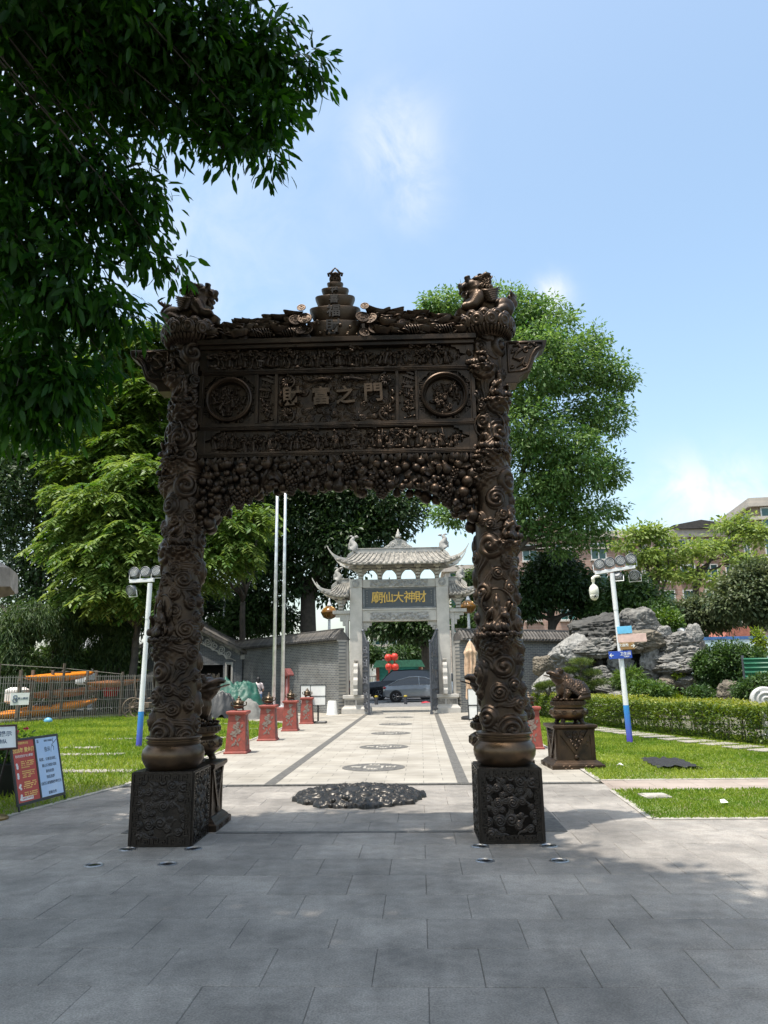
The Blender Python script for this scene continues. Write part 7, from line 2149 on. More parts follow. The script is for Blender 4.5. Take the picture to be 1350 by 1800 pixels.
# ------------------------------------------------------------------ slabs in the lawns
slab_me = MB().box(-0.5, 0.5, -0.5, 0.5, -0.03, 0.0).mesh('slab', bevel=0.006); 
M_SLAB = mat('pale lawn slab', (0.30, 0.275, 0.235), rough=0.8, scale=3, col2=(0.24, 0.22, 0.19), rand=0.1)
slab_me.materials.append(M_SLAB)
for i, (x0, x1, y) in enumerate(((-9.6, -5.0, 13.3), (-10.4, -6.4, 16.2), (-10.2, -7.6, 17.7), (-8.6, -5.0, 20.2), (-8.4, -4.9, 23.4), (-9.5, -5.2, 26.2))):
    n = int((x1-x0)/1.1); t = thing('stepping_slab', ['nearest row of pale slabs across the left lawn', 'second row of pale slabs across the left lawn', 'third short row of pale slabs across the left lawn', 'fourth row of pale slabs, at the foot of the left light pole', 'fifth row of pale slabs, behind the red pedestals', 'farthest row of pale slabs, before the tarpaulin heap'][i], 'slab row', ((x0+x1)/2, y, 0.045), 0.01*(i-2), 'slab rows in the left lawn')
    for k in range(n): mk('slab', slab_me, None, t, (x0-(x0+x1)/2+(k+0.5)*(x1-x0)/n, random.uniform(-.03, .03), 0.0), (0, 0, random.uniform(-.02, .02)), ((x1-x0)/n*0.96, 0.34, 1))
t = thing('stepping_slab', 'line of pale stepping slabs in front of the hedge on the right lawn', 'slab row', (6.0, 19.0, 0.05), 0)
hl = [(4.55, 24.6), (4.95, 22.4), (5.75, 19.4), (6.9, 16.0), (7.9, 13.4)]
k = 0
for (a, b) in zip(hl[:-1], hl[1:]):
    a = Vector((*a, 0)); b = Vector((*b, 0)); n = max(1, int((b-a).length/0.62))
    for i in range(n):
        p = a.lerp(b, (i+0.5)/n); d = b-a
        mk('slab', slab_me, None, t, (p.x-6.0-0.12, p.y-19.0, 0.0), (0, 0, math.atan2(d.y, d.x)+random.uniform(-.06, .06)+PI/2), (0.72, 0.44, 1))

# ------------------------------------------------------------------ hedge and rockery planting
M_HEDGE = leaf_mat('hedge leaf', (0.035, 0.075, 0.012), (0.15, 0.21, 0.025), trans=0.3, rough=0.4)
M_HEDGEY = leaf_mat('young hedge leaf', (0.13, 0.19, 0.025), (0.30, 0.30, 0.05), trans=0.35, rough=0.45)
M_TWIG = mat('twigs', (0.07, 0.05, 0.035), rough=0.9, scale=10)
HX = [(4.25, 29.6), (4.6, 27.0), (5.45, 22.3), (6.3, 19.6), (7.45, 16.3), (8.6, 13.2)]
def along(q):
    L = [math.dist(HX[i], HX[i+1]) for i in range(len(HX)-1)]; T = sum(L); s = q*T
    for i, l in enumerate(L):
        if s <= l or i == len(L)-1:
            f = s/l; a = HX[i]; b = HX[i+1]; dx, dy = (b[0]-a[0])/l, (b[1]-a[1])/l
            return a[0]+(b[0]-a[0])*f, a[1]+(b[1]-a[1])*f, dx, dy
        s -= l
hg = thing('hedge', 'clipped hedge with yellow-green tips along the back of the right lawn', 'hedge', (6.3, 20, 0))
hr_ = np.random.default_rng(41)
def hedge_leaves(n, top_only, size, seed):
    r = np.random.default_rng(seed)
    q = r.uniform(0, 1, n); b = np.array([along(v) for v in q])
    w = r.uniform(0, 1, n); f = r.uniform(0, 1, n)
    Hh = 0.80+0.06*vnoise(np.stack([b[:, 0], b[:, 1], b[:, 0]*0], 1), 0.9, 3, 3)
    face = r.uniform(0, 1, n)
    dep = np.where(face < 0.45, r.uniform(0, 0.14, n), r.uniform(0, 1.2, n))
    z = np.where(face < 0.45, r.uniform(0.03, 1, n)*Hh, Hh-r.uniform(0, 0.12, n))
    if top_only: z = Hh+r.uniform(-0.02, 0.09, n); dep = r.uniform(-0.02, 1.2, n)
    bul = 0.10*np.sin(z/0.8*PI) + 0.08*vnoise(np.stack([b[:, 0], b[:, 1], z], 1), 2.2, 9, 2)
    X = b[:, 0] + (-b[:, 3])*(dep-bul); Y = b[:, 1] + b[:, 2]*(dep-bul)
    # the hedge's depth lies on the far side from the lawn
    C = np.stack([X, Y, z], 1)-np.array([6.3, 20, 0])
    out = np.stack([b[:, 3], -b[:, 2], 0.0*z], 1)
    D = out*np.where(face < 0.45, 1.0, 0.1)[:, None] + np.array([0, 0, 0.35]) + r.normal(size=(n, 3))*0.6
    Nn = np.array([0, 0, 1.0]) + out*0.4 + r.normal(size=(n, 3))*0.4
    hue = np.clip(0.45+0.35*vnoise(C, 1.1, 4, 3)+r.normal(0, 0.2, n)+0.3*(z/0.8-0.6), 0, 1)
    Ln = size*r.uniform(0.6, 1.3, n)
    return leaf_mesh('leaves', C, D, Nn, Ln, Ln*0.5, hue)
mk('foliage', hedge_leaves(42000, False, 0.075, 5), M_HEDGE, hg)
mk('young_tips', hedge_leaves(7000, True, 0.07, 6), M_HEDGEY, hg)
tw = MB()
for i in range(140):
    x, y, dx, dy = along(random.random()); d = random.uniform(0.1, 1.0)
    x -= dy*d; y += dx*d
    tw.tube([(x-6.3, y-20, -0.02), (x-6.3+random.uniform(-.1, .1), y-20+random.uniform(-.1, .1), 0.4), (x-6.3+random.uniform(-.2, .2), y-20+random.uniform(-.2, .2), 0.72)], [0.014, 0.01, 0.004], 4)
to = tw.build('twigs', M_TWIG, hg); to['kind'] = 'stuff'

def rock_mesh(seed, layers=0.0, rough=0.28, sub=6):
    bm = bmesh.new(); bmesh.ops.create_icosphere(bm, subdivisions=sub, radius=1.0)
    me = bpy.data.meshes.new('rock'); bm.to_mesh(me); bm.free()
    P = mesh_co(me).astype(np.float64)
    r = random.Random(seed)
    # facets: clip by random planes
    for i in range(15):
        n = unit(np.array([[r.gauss(0, 1), r.gauss(0, 1), r.gauss(0, .8)]]))[0]; d = r.uniform(0.50, 0.88)
        e = P@n - d; P = P - np.outer(np.maximum(e, 0)*0.9, n)
    W = P + 0.35*np.stack([vnoise(P, 1.6, seed+20, 3), vnoise(P, 1.6, seed+21, 3), vnoise(P, 1.6, seed+22, 3)], 1)
    h = rough*vnoise(W, 1.4, seed, 5, 0.6)
    for sc, dp, wd in ((1.5, 0.16, 0.06), (3.4, 0.08, 0.07), (6.5, 0.04, 0.09)): h -= dp*np.exp(-(vnoise(W+7*sc, sc, seed+3, 2)/wd)**2)
    h += 0.10*(1-np.abs(vnoise(W+3, 2.6, seed+5, 4))*2)
    if layers:
        q = P[:, 2]*4.2+1.3*vnoise(P, 1.2, seed+8, 3); fr = q-np.floor(q)
        h += layers*(np.minimum(fr*1.25, 1)-np.clip((fr-0.8)/0.2, 0, 1))*0.9
    P = P*(1+h)[:, None] 
    P += unit(P)*(0.035*vnoise(P, 9, seed+4, 4))[:, None]
    me.vertices.foreach_set('co', P.astype(np.float32).ravel()); me.update()
    me.polygons.foreach_set('use_smooth', np.ones(len(me.polygons), dtype=bool))
    return me
M_ROCK = mat('grey limestone', (0.23, 0.22, 0.20), rough=0.9, scale=3.4, col2=(0.095, 0.092, 0.086), bump=1.0, bscale=9, coords='Object', detail=10)
M_ROCKD = mat('dark limestone', (0.085, 0.082, 0.076), rough=0.9, scale=3.4, col2=(0.036, 0.035, 0.033), bump=1.0, bscale=9, detail=10)
M_ROCKP = mat('pale smooth boulder', (0.29, 0.28, 0.26), rough=0.85, scale=2.6, col2=(0.16, 0.155, 0.145), bump=0.7, bscale=8, detail=10)
M_ROCKB = mat('brown boulder', (0.19, 0.16, 0.12), rough=0.9, scale=3.4, col2=(0.095, 0.083, 0.065), bump=1.0, bscale=9, detail=10)
ROCKS = [rock_mesh(1, 0.0, 0.34), rock_mesh(2, 0.05, 0.34), rock_mesh(3, 0.09, 0.3), rock_mesh(4, 0.0, 0.2), rock_mesh(5, 0.05, 0.42)]
RL = [ # px, py, half width px, half height px, depth Y, depth scale, mesh, material, label
 (1000, 1152, 42, 36, 30.6, .9, 3, 'p', 'big pale peaked boulder at the left end of the rockery, against the wall'),
 (1060, 1110, 60, 32, 31.6, 1.0, 4, 'd', 'large dark craggy boulder crowning the rockery on the left'),
 (1122, 1104, 40, 30, 31.8, .9, 0, 'g', 'grey boulder crowning the rockery behind the direction signs'),
 (1048, 1139, 40, 15, 30.2, .8, 2, 'g', 'flat ledge rock under the dark crowning boulder'),
 (1122, 1131, 48, 20, 30.3, .9, 0, 'b', 'brownish overhanging boulder right of the sign pole'),
 (1056, 1163, 17, 26, 30.6, .7, 1, 'd', 'upright stone in the cave mouth, left of the sign pole'),
 (1090, 1166, 24, 26, 30.2, .7, 2, 'g', 'layered upright stone just left of the sign pole'),
 (1143, 1166, 23, 28, 30.2, .7, 2, 'g', 'layered upright stone right of the sign pole'),
 (1117, 1172, 14, 26, 30.7, .6, 1, 'd', 'narrow dark stone deep in the cave mouth'),
 (1188, 1131, 42, 22, 30.6, .9, 4, 'g', 'jagged grey rock at the upper right of the rockery'),
 (1222, 1117, 16, 17, 30.4, .8, 0, 'p', 'small pale pointed rock at the top right of the rockery'),
 (1168, 1113, 14, 11, 30.5, .8, 0, 'p', 'small white rock on top of the right rockery mass'),
 (1196, 1153, 44, 15, 30.2, .9, 2, 'g', 'wavy layered rock in the middle of the right rockery mass'),
 (1192, 1177, 46, 13, 30.0, .9, 1, 'g', 'long flat slab across the right rockery mass'),
 (1172, 1200, 27, 14, 29.6, .9, 3, 'b', 'rounded brown rock at the lower left of the right mass'),
 (1208, 1198, 32, 16, 29.5, .9, 3, 'g', 'rounded grey rock at the foot of the right mass'),
 (1056, 1183, 22, 10, 29.8, .8, 0, 'g', 'small round rock on the steps of the rockery'),
 (1064, 1196, 27, 10, 29.5, .8, 2, 'g', 'flat step rock below the cave, upper one'),
 (1082, 1212, 36, 13, 29.1, .8, 2, 'g', 'flat step rock below the cave, lower one'),
 (1105, 1232, 38, 15, 28.4, .8, 0, 'p', 'pale faceted rock at the foot of the sign pole, behind the hedge'),
 (1062, 1238, 30, 12, 28.2, .8, 3, 'g', 'low grey rock behind the hedge, beside the pale faceted one'),
 (1143, 1236, 14, 13, 28.6, .8, 0, 'b', 'small brown rock behind the hedge'),
 (1155, 1228, 12, 16, 29.0, .8, 3, 'g', 'small upright grey rock below the rockery cave'),
 (1287, 1221, 24, 20, 24.0, .8, 0, 'b', 'brown squarish boulder among the bushes behind the hedge'),
 (957, 1168, 21, 17, 29.6, .8, 4, 'b', 'rough brown rock left of the pale peaked boulder'),
 (958, 1208, 30, 24, 28.8, .9, 3, 'p', 'smooth pale boulder behind the bronze toad'),
 (1112, 1168, 95, 48, 32.8, .6, 4, 'k', 'added dark backing rock whose colour stands for the shade inside the rockery cave'),
 (1230, 1165, 20, 36, 31.0, .8, 1, 'd', 'dark rock at the right edge of the rockery, behind the bush'),
 (1020, 1205, 26, 24, 30.4, .8, 1, 'd', 'dark rock behind the small pruned pine'),
]
MK = {'p': M_ROCKP, 'd': M_ROCKD, 'g': M_ROCK, 'b': M_ROCKB, 'k': mat('cave shade', (0.05, 0.05, 0.048), rough=0.95, scale=3)}  # k: backing rock, the cave's shade is put into its dark colour
rk = random.Random(9)
for (px, py, rx, ry, Y, ds, mi, mm, lb) in RL:
    p = at(px, py, Y); k = Y/1290.0*1.03
    me = ROCKS[mi] if mm != 'x' else None
    o = bpy.data.objects.new('boulder', me); COL.objects.link(o)
    if len(me.materials) == 0: me.materials.append(None)
    o.material_slots[0].link = 'OBJECT'; o.material_slots[0].material = MK[mm]
    o.location = p; o.scale = (rx*k*0.98, rx*k*ds*1.0, ry*k*1.08); o.rotation_euler = (rk.uniform(-.15, .15), rk.uniform(-.12, .12), rk.uniform(-.6, .6))
    tag(o, lb, 'boulder', 'boulders of the rockery')
# filling under the rocks
fill = [(4.5+0.5*i, 29.2+0.55*math.sin(i*1.7)) for i in range(13)]
mnd = MB()
for i in range(14):
    mnd.ell((6.2+0.45*i, 31.0+0.3*math.sin(i), 0.1), (0.8, 1.0, 0.5+0.9*math.sin(PI*(i+0.5)/14)), 12, 8)
mo = mk('rockery_bank', union(mnd, 0.12, 3), mat('rockery earth', (0.06, 0.055, 0.045), rough=0.95, scale=2, bump=0.5, bscale=8)); tag(mo, kind='structure')

# plants: (kind, label, px, py, half width px, half height px, Y, leaf, colours)
M_SHRUB = leaf_mat('shrub leaf', (0.022, 0.055, 0.014), (0.075, 0.135, 0.03), trans=0.28)
M_PINE = leaf_mat('pine needle', (0.04, 0.085, 0.016), (0.14, 0.18, 0.035), trans=0.2, rough=0.6)
M_FERN = leaf_mat('fern frond', (0.035, 0.085, 0.016), (0.11, 0.18, 0.03), trans=0.3)
M_YELL = leaf_mat('yellow green leaf', (0.13, 0.20, 0.02), (0.26, 0.32, 0.04), trans=0.35)
M_BARK = mat('bark', (0.085, 0.07, 0.055), rough=0.9, scale=5, col2=(0.045, 0.038, 0.032), bump=0.6, bscale=18)
def shrub(label, px, py, rx, ry, Y, leaf, m, seed, n=700, per=14, wl=0.45, cat='shrub', flat=0.8, group='shrubs round the rockery', lumps=5, down=0.1, ground=True):
    c = at(px, py, Y); k = Y/1290.0
    t = thing('shrub' if cat == 'shrub' else cat.replace(' ', '_'), label, cat, (c.x, c.y, 0 if ground else c.z-ry*k), 0, group)
    r = random.Random(seed); rx *= k; ry *= k
    zc = c.z-(0 if ground else c.z-ry)
    blobs = []
    for i in range(lumps):
        a = r.uniform(0, 2*PI); q = r.uniform(0.2, 0.55)
        blobs.append(((math.cos(a)*rx*q, math.sin(a)*rx*q*0.8, zc+r.uniform(-.4, .45)*ry), (rx*r.uniform(.42, .62), rx*r.uniform(.42, .6), ry*r.uniform(.42, .6))))
    blobs.append(((0, 0, zc), (rx*0.75, rx*0.7, ry*0.75)))
    if ground and zc-ry > 0.3: blobs.append(((0, 0, zc*0.45), (rx*0.7, rx*0.7, zc*0.45)))
    mk('foliage', crown_mesh('foliage', blobs, n, per, max(0.12, rx*0.16), leaf, seed, down=down, wl=wl, flat=flat, shell=0.35), m, t)
    st = MB()
    for i in range(6): st.tube([(r.uniform(-.05, .05), r.uniform(-.05, .05), -0.05), (r.uniform(-.3, .3)*rx, r.uniform(-.3, .3)*rx, zc*0.6), (r.uniform(-.6, .6)*rx, r.uniform(-.6, .6)*rx, zc+ry*0.4)], [0.03+0.012*rx, 0.025, 0.008], 5)
    st.build('stems', M_BARK, t, smooth=True)
    return t
shrub('large dense grey-green bush right of the rockery, before the white hoarding', 1290, 1168, 50, 50, 28.5, 0.13, M_SHRUB, 71, 1300, 16)
shrub('leafy bush hugging the right end of the rockery', 1243, 1180, 28, 40, 28.8, 0.12, M_SHRUB, 72, 700, 14)
shrub('low bush left of the brown squarish boulder', 1235, 1226, 30, 20, 24.5, 0.10, M_SHRUB, 73, 500, 14)
shrub('low bush at the right edge behind the hedge, beside the spiral stone', 1325, 1212, 34, 28, 22.5, 0.10, M_SHRUB, 74, 600, 14)
shrub('broad mounded shrub behind the hedge below the rockery', 1150, 1222, 46, 26, 27.4, 0.11, M_FERN, 75, 800, 14)
shrub('feathery drooping plant by the sign pole at the rockery steps', 1105, 1196, 30, 22, 28.6, 0.26, M_FERN, 76, 420, 14, 0.12, down=0.5, ground=False)
shrub('small grassy tuft with yellow leaves at the rockery foot', 1190, 1237, 22, 14, 27.0, 0.22, M_YELL, 77, 160, 10, 0.16, down=-0.3)
shrub('yellow-green sprig growing on the right rockery mass', 1192, 1184, 9, 12, 29.3, 0.12, M_YELL, 78, 40, 8, 0.6, ground=False)
shrub('yellow-green plant before the white hoarding at the right edge', 1335, 1130, 13, 28, 30.0, 0.16, M_YELL, 79, 120, 10, 0.4)
shrub('bright green leafy bush above the right rockery mass', 1165, 1096, 40, 24, 33.5, 0.20, M_FERN, 80, 600, 14, ground=True)
def pruned_pine(label, pads, base, seed, Y):
    t = thing('pruned_pine', label, 'pine', base, 0)
    r = random.Random(seed)
    tr = MB(); b = Vector((0, 0, -0.1))
    top = at(pads[0][0], pads[0][1], Y)-Vector(base)
    tr.tube([b, Vector((0.15, 0, top.z*0.3)), Vector((-0.05, 0, top.z*0.65)), top], [0.09, 0.075, 0.055, 0.03], 8)
    for (px, py, rx, ry) in pads:
        c = at(px, py, Y)-Vector(base); k = Y/1290
        tr.tube([Vector((0.0, 0, max(0.2, c.z-0.45))), c*0.6+Vector((0, 0, c.z*0.3)), c], [0.04, 0.03, 0.012], 6)
        mk('needle_pad', crown_mesh('pad', [(tuple(c), (rx*k*1.05, rx*k*0.8, ry*k*0.62))], 150, 16, 0.07, 0.085, seed+px, down=-0.5, wl=0.14, flat=0.5), M_PINE, t)
    tr.build('trunk', M_BARK, t, smooth=True)
pruned_pine('small cloud-pruned pine with flat pads in front of the rockery', [(1021, 1164, 20, 11), (1002, 1178, 14, 7), (1040, 1183, 17, 9), (1050, 1200, 20, 10), (1030, 1207, 16, 9), (1015, 1195, 10, 6)], (at(1025, 1235, 28.0).x, 28.0, 0), 91, 28.0)
pruned_pine('low pine branch spreading left behind the bronze toad', [(966, 1203, 18, 7), (950, 1207, 10, 5)], (at(970, 1235, 27.4).x, 27.4, 0), 93, 27.4)
# spiral stone
M_WSTONE = mat('white carved stone', (0.46, 0.45, 0.44), rough=0.7, scale=4, col2=(0.52, 0.51, 0.50), bump=0.2)
c = at(1345, 1232, 18.3)
t = thing('spiral_stone', 'round white stone carved with a spiral, at the right edge above the hedge', 'stone ornament', (c.x, c.y, 0), -0.25)
mb = MB(); mb.lathe([(0.02, -0.09), (0.30, -0.09), (0.33, -0.06), (0.33, 0.06), (0.30, 0.09), (0.02, 0.09)], n=36); mb.v = [(a, -c2, b+c.z) for a, b, c2 in mb.v]; mb.f = [tuple(reversed(f)) for f in mb.f]
dsk = mb.build('disc', M_WSTONE, t, smooth=40)
MB().tube(spiral_pts((0, c.z), 0.285, 2.4, 1, 2.0, 60, 'xz', -0.09), 0.034, 8).build('spiral_ridge', M_WSTONE, dsk, smooth=True)
MB().steps(0, 0, [(0.16, 0), (0.14, 0.1), (0.10, 0.14), (0.09, c.z-0.22)]).build('post', M_WSTONE, t)
gl = thing('garden_light', 'small green garden lamp among the rocks at the top of the rockery', 'garden lamp', at(1199, 1118, 30.9))
MB().tube([(0, 0, -0.4), (0, 0, 0.05)], 0.04, 8).build('stem', mat('green lamp paint', (0.02, 0.10, 0.06), rough=0.5), gl)
MB().lathe([(0.05, 0.05), (0.15, 0.1), (0.17, 0.2), (0.15, 0.28), (0.04, 0.33)], n=14).build('head', M_LAMPG, gl, smooth=True); MB().ell((0, -0.15, 0.19), (0.07, 0.03, 0.07), 10, 6).build('lens', M_LED, gl, smooth=True)
# hoarding and corrugated fence at the right
M_HOARD = mat('pale blue hoarding', (0.42, 0.55, 0.60), rough=0.6, scale=1.2, col2=(0.62, 0.68, 0.70))
M_BLUEL = mat('blue rail', (0.05, 0.14, 0.34), rough=0.5)
hd = thing('hoarding', 'pale blue-white site hoarding behind the bushes at the right', 'hoarding', (11.6, 34.5, 0), -0.12)
for i in range(8): MB().box(i*1.2+0.01, i*1.2+1.19, -0.03, 0.03, 0, 2.95).build('panel', M_HOARD, hd)
MB().box(0, 9.6, -0.06, 0.06, 2.951, 3.08).build('top_rail', M_BLUEL, hd)
for i in range(9): MB().box(i*1.2-0.05, i*1.2+0.05, 0.031, 0.1, 0, 2.95).build('post', M_POLE, hd)
M_CORR = mat('green corrugated sheet', (0.012, 0.14, 0.07), rough=0.45, scale=2, col2=(0.02, 0.11, 0.06))
cf2 = thing('corrugated_fence', 'green corrugated metal fence behind the bushes at the right edge', 'fence', (11.2, 26.6, 0), -0.15)
for pnl in range(3):
    n = 120; vs = []; fs = []
    for i in range(n+1):
        z = 0.05+1.95*i/n; y = 0.03*math.sin(i/n*2*PI*13)
        vs += [(pnl*2.0+0.005, y, z), (pnl*2.0+1.995, y, z)]
    for i in range(n): fs.append((2*i, 2*i+1, 2*i+3, 2*i+2))
    o = MB().add(vs, fs).build('panel', M_CORR, cf2, smooth=True); o.modifiers.new('s', 'SOLIDIFY').thickness = 0.006
for i in range(4): MB().box(i*2.0-0.04, i*2.0+0.04, 0.045, 0.12, 0, 2.1).build('post', M_IRON, cf2)

# ------------------------------------------------------------------ wire fence, boats and bits at the left
M_WIRE = mat('galvanised wire', (0.25, 0.23, 0.20), rough=0.55, metal=0.3, scale=8, rand=0.2)
F0, F1 = Vector((-17.6, 25.4, 0)), Vector((-10.7, 33.4, 0))
FL = (F1-F0).length
wf = thing('wire_fence', 'tall upright-wire fence at the back of the left lawn', 'fence', F0, math.atan2((F1-F0).y, (F1-F0).x))
wire = MB().box(-0.009, 0.009, -0.009, 0.009, 0, 1).mesh('wire'); wire.materials.append(M_WIRE)
FH = lambda x: 1.78 if x > 2.7 else 1.62
nW = int(FL/0.088)
for i in range(nW):
    x = i*0.088
    mk('wire', wire, None, wf, (x, random.uniform(-.008, .008), 0.0), (0, random.uniform(-.012, .012), 0), (1, 1, FH(x)+random.uniform(-.01, .02)))
for z in (0.14, 0.46, 0.80, 1.15, 1.50, 1.72):
    if z < 1.6: MB().box(0, FL, 0.012, 0.030, z-0.012, z+0.012).build('rail', M_WIRE, wf)
    else: MB().box(2.7, FL, 0.012, 0.030, z-0.012, z+0.012).build('rail', M_WIRE, wf)
for x in (0.3, 2.75, 5.2, 7.7, FL-0.1): MB().box(x-0.04, x+0.04, 0.031, 0.11, -0.1, 2.25 if 2 < x < 6 else 1.9).build('post', mat('wooden post', (0.10, 0.075, 0.055), rough=0.9, scale=6), wf)
MB().tube([(2.75, 0.07, 2.2), (5.2, 0.07, 2.05), (7.7, 0.07, 1.80)], 0.014, 5).build('top_wire', M_WIRE, wf)
fsn = thing('fence_sign', 'small white sign with a black round emblem hanging on the wire fence', 'sign', at(35, 1228, 26.3), math.atan2((F1-F0).y, (F1-F0).x)*0.5)
MB().box(-0.30, 0.30, -0.015, 0.01, -0.22, 0.20).build('board', M_PAPER, fsn)
em = MB()
for zc, q in ((0.06, 0.055), (-0.06, 0.07)): em.tube([(-0.15+q*math.cos(2*PI*i/16), -0.02, zc+q*math.sin(2*PI*i/16)) for i in range(17)], 0.018, 5)
em.tube([(-0.15, -0.02, 0.0), (-0.11, -0.02, -0.09)], 0.02, 5)
em.build('emblem', M_INK, fsn); mk('lettering', text_mesh('禁止翻越', 0.085, 0.004, 0.002), M_INK, fsn, (0.10, -0.018, 0.0))
M_ORANGE = mat('orange boat plastic', (0.72, 0.24, 0.02), rough=0.35, scale=3, col2=(0.60, 0.19, 0.02))
M_ORANGE2 = mat('faded orange boat', (0.40, 0.15, 0.045), rough=0.45, scale=3, col2=(0.30, 0.11, 0.04))
def kayak(label, p, q, r, m):
    d = q-p; L = d.length
    t = thing('kayak', label, 'kayak', p.lerp(q, 0.5), math.atan2(d.y, d.x), 'kayaks racked behind the wire fence')
    t.rotation_euler = (0, -math.asin(d.z/L), math.atan2(d.y, d.x))
    vs = []; fs = []; n = 24; K = 12
    for i in range(n+1):
        f = i/n; w = r*math.sin(min(1, max(0.02, f))*PI)**0.55 + 0.01; up = 0.07*abs(2*f-1)**3
        for k in range(K):
            a = 2*PI*k/K; vs.append(((f-0.5)*L, w*math.cos(a), up+w*(0.55 if math.sin(a) < 0 else 0.30)*math.sin(a)))
    for i in range(n):
        for k in range(K): fs.append((i*K+k, i*K+(k+1) % K, i*K+K+(k+1) % K, i*K+K+k))
    MB().add(vs, fs).build('hull', m, t, smooth=True)
    MB().lathe([(0.30, 0), (0.30, 0.04), (0.24, 0.04), (0.22, 0.0)], (0, 0, r*0.28), n=20, sx=1.7, cap=False).build('cockpit_rim', M_TARPK, t)
kayak('bright orange kayak on the lowest rack behind the wire fence', at(-30, 1262, 27.6), at(172, 1231, 33.0), 0.52, M_ORANGE)
kayak('orange kayak on the top rack behind the wire fence', at(42, 1193, 28.6), at(165, 1183, 33.5), 0.44, M_ORANGE)
kayak('faded orange kayak on the middle rack behind the wire fence', at(38, 1224, 28.8), at(190, 1208, 34.5), 0.42, M_ORANGE2)
kayak('pale orange kayak at the right of the rack, beside the red tub', at(150, 1203, 31.0), at(245, 1197, 35.0), 0.36, M_ORANGE2)
rck = thing('kayak_rack', 'timber rack carrying the kayaks behind the wire fence', 'rack', at(60, 1275, 28.4))
p0 = rck.location.copy(); rck.location.z = 0; p0.z = 0
M_TIMB = mat('grey timber', (0.13, 0.10, 0.075), rough=0.9, scale=6)
for px, Y in ((45, 28.6), (100, 30.4), (160, 32.6)):
    a = at(px, 1200, Y)-p0
    for dy in (-0.4, 0.5): MB().box(a.x-0.05, a.x+0.05, a.y+dy-0.05, a.y+dy+0.05, 0, 2.0).build('upright', M_TIMB, rck)
    for z in (0.20, 0.95, 1.55): MB().box(a.x-0.04, a.x+0.04, a.y-0.55, a.y+0.65, z-0.04, z+0.04).build('arm', M_TIMB, rck)
c = at(195, 1212, 34.0)
tag(MB().lathe([(0.30, 0), (0.42, 0.5), (0.46, 0.52)], n=20).build('red_tub', M_TAIL, None, loc=(c.x, c.y, c.z-0.3)), 'dark red tub behind the wire fence at the right of the kayaks', 'tub')
c = at(85, 1262, 28.0)
tag(MB().ell((0, 0, 0.1), (0.17, 0.13, 0.13), 10, 7).build('blue_bag', mat('light blue plastic', (0.10, 0.30, 0.46), rough=0.4), None, smooth=True, loc=(c.x, c.y, 0.0)), 'small light blue plastic bag at the foot of the wire fence', 'bag')
for i, (px, py, Y, lb) in enumerate(((30, 1222, 29.0, 'white plastic tank half hidden behind the small fence sign'), (150, 1192, 34.5, 'pale bundle on the rack behind the wire fence'))):
    c = at(px, py, Y); tag(MB().steps(0, 0, [(0.25, -0.3), (0.33, -0.22), (0.33, 0.2), (0.2, 0.3)]).build('tank', M_PAPER, None, smooth=30, loc=c), lb, 'container')
cw = thing('cart_wheel', 'old wooden spoked cart wheel leaning by the left light pole', 'wheel', at(232, 1262, 31.0), 0.5)
cw.location.z = 0.42
MB().tube([(0.40*math.cos(2*PI*i/28), 0, 0.40*math.sin(2*PI*i/28)) for i in range(29)], 0.028, 6).build('rim', M_TIMB, cw, smooth=True)
for i in range(10): MB().tube([(0.05*math.cos(PI*i/5), 0, 0.05*math.sin(PI*i/5)), (0.39*math.cos(PI*i/5), 0, 0.39*math.sin(PI*i/5))], 0.016, 5).build('spoke', M_TIMB, cw)
MB().ell((0, 0, 0), (0.08, 0.09, 0.08), 10, 7).build('hub', M_TIMB, cw, smooth=True)
hcp = thing('hand_cart', 'old timber hand cart with raised shafts behind the left light pole', 'cart', at(252, 1262, 31.6), -0.3); hcp.location.z = 0
MB().box(-0.5, 0.5, -0.35, 0.35, 0.42, 0.62).build('bed', M_TIMB, hcp)
for y in (-0.3, 0.3): MB().tube([(-0.5, y, 0.5), (-0.2, y, 0.9), (-0.35, y, 1.7)], 0.035, 6).build('shaft', M_TIMB, hcp)
for y in (-0.42, 0.42): MB().tube([(0.38*math.cos(2*PI*i/20), y, 0.40+0.38*math.sin(2*PI*i/20)) for i in range(21)], 0.03, 5).build('wheel', M_TIMB, hcp)
# bamboo screen closing the yard between fence and outbuilding
bs = thing('bamboo_screen', 'dull brown bamboo screen between the wire fence and the outbuilding', 'screen', (-11.6, 34.6, 0), 0.45)
for i in range(30): MB().tube([(i*0.075, random.uniform(-.01, .01), 0), (i*0.075+random.uniform(-.02, .02), 0, 1.75+random.uniform(-.08, .08))], 0.034, 6).build('cane', M_TIMB, bs)

shrub('dark low shrubbery behind the kayaks, at the left edge', 25, 1165, 60, 40, 37.5, 0.26, M_SHRUB, 181, 900, 14, group='dark shrubs behind the wire fence')
shrub('dark shrubbery behind the middle of the wire fence', 115, 1168, 60, 40, 39.0, 0.26, M_SHRUB, 182, 900, 14, group='dark shrubs behind the wire fence')
shrub('dark shrubbery behind the fence, left of the outbuilding', 205, 1165, 50, 42, 40.0, 0.26, M_SHRUB, 183, 900, 14, group='dark shrubs behind the wire fence')
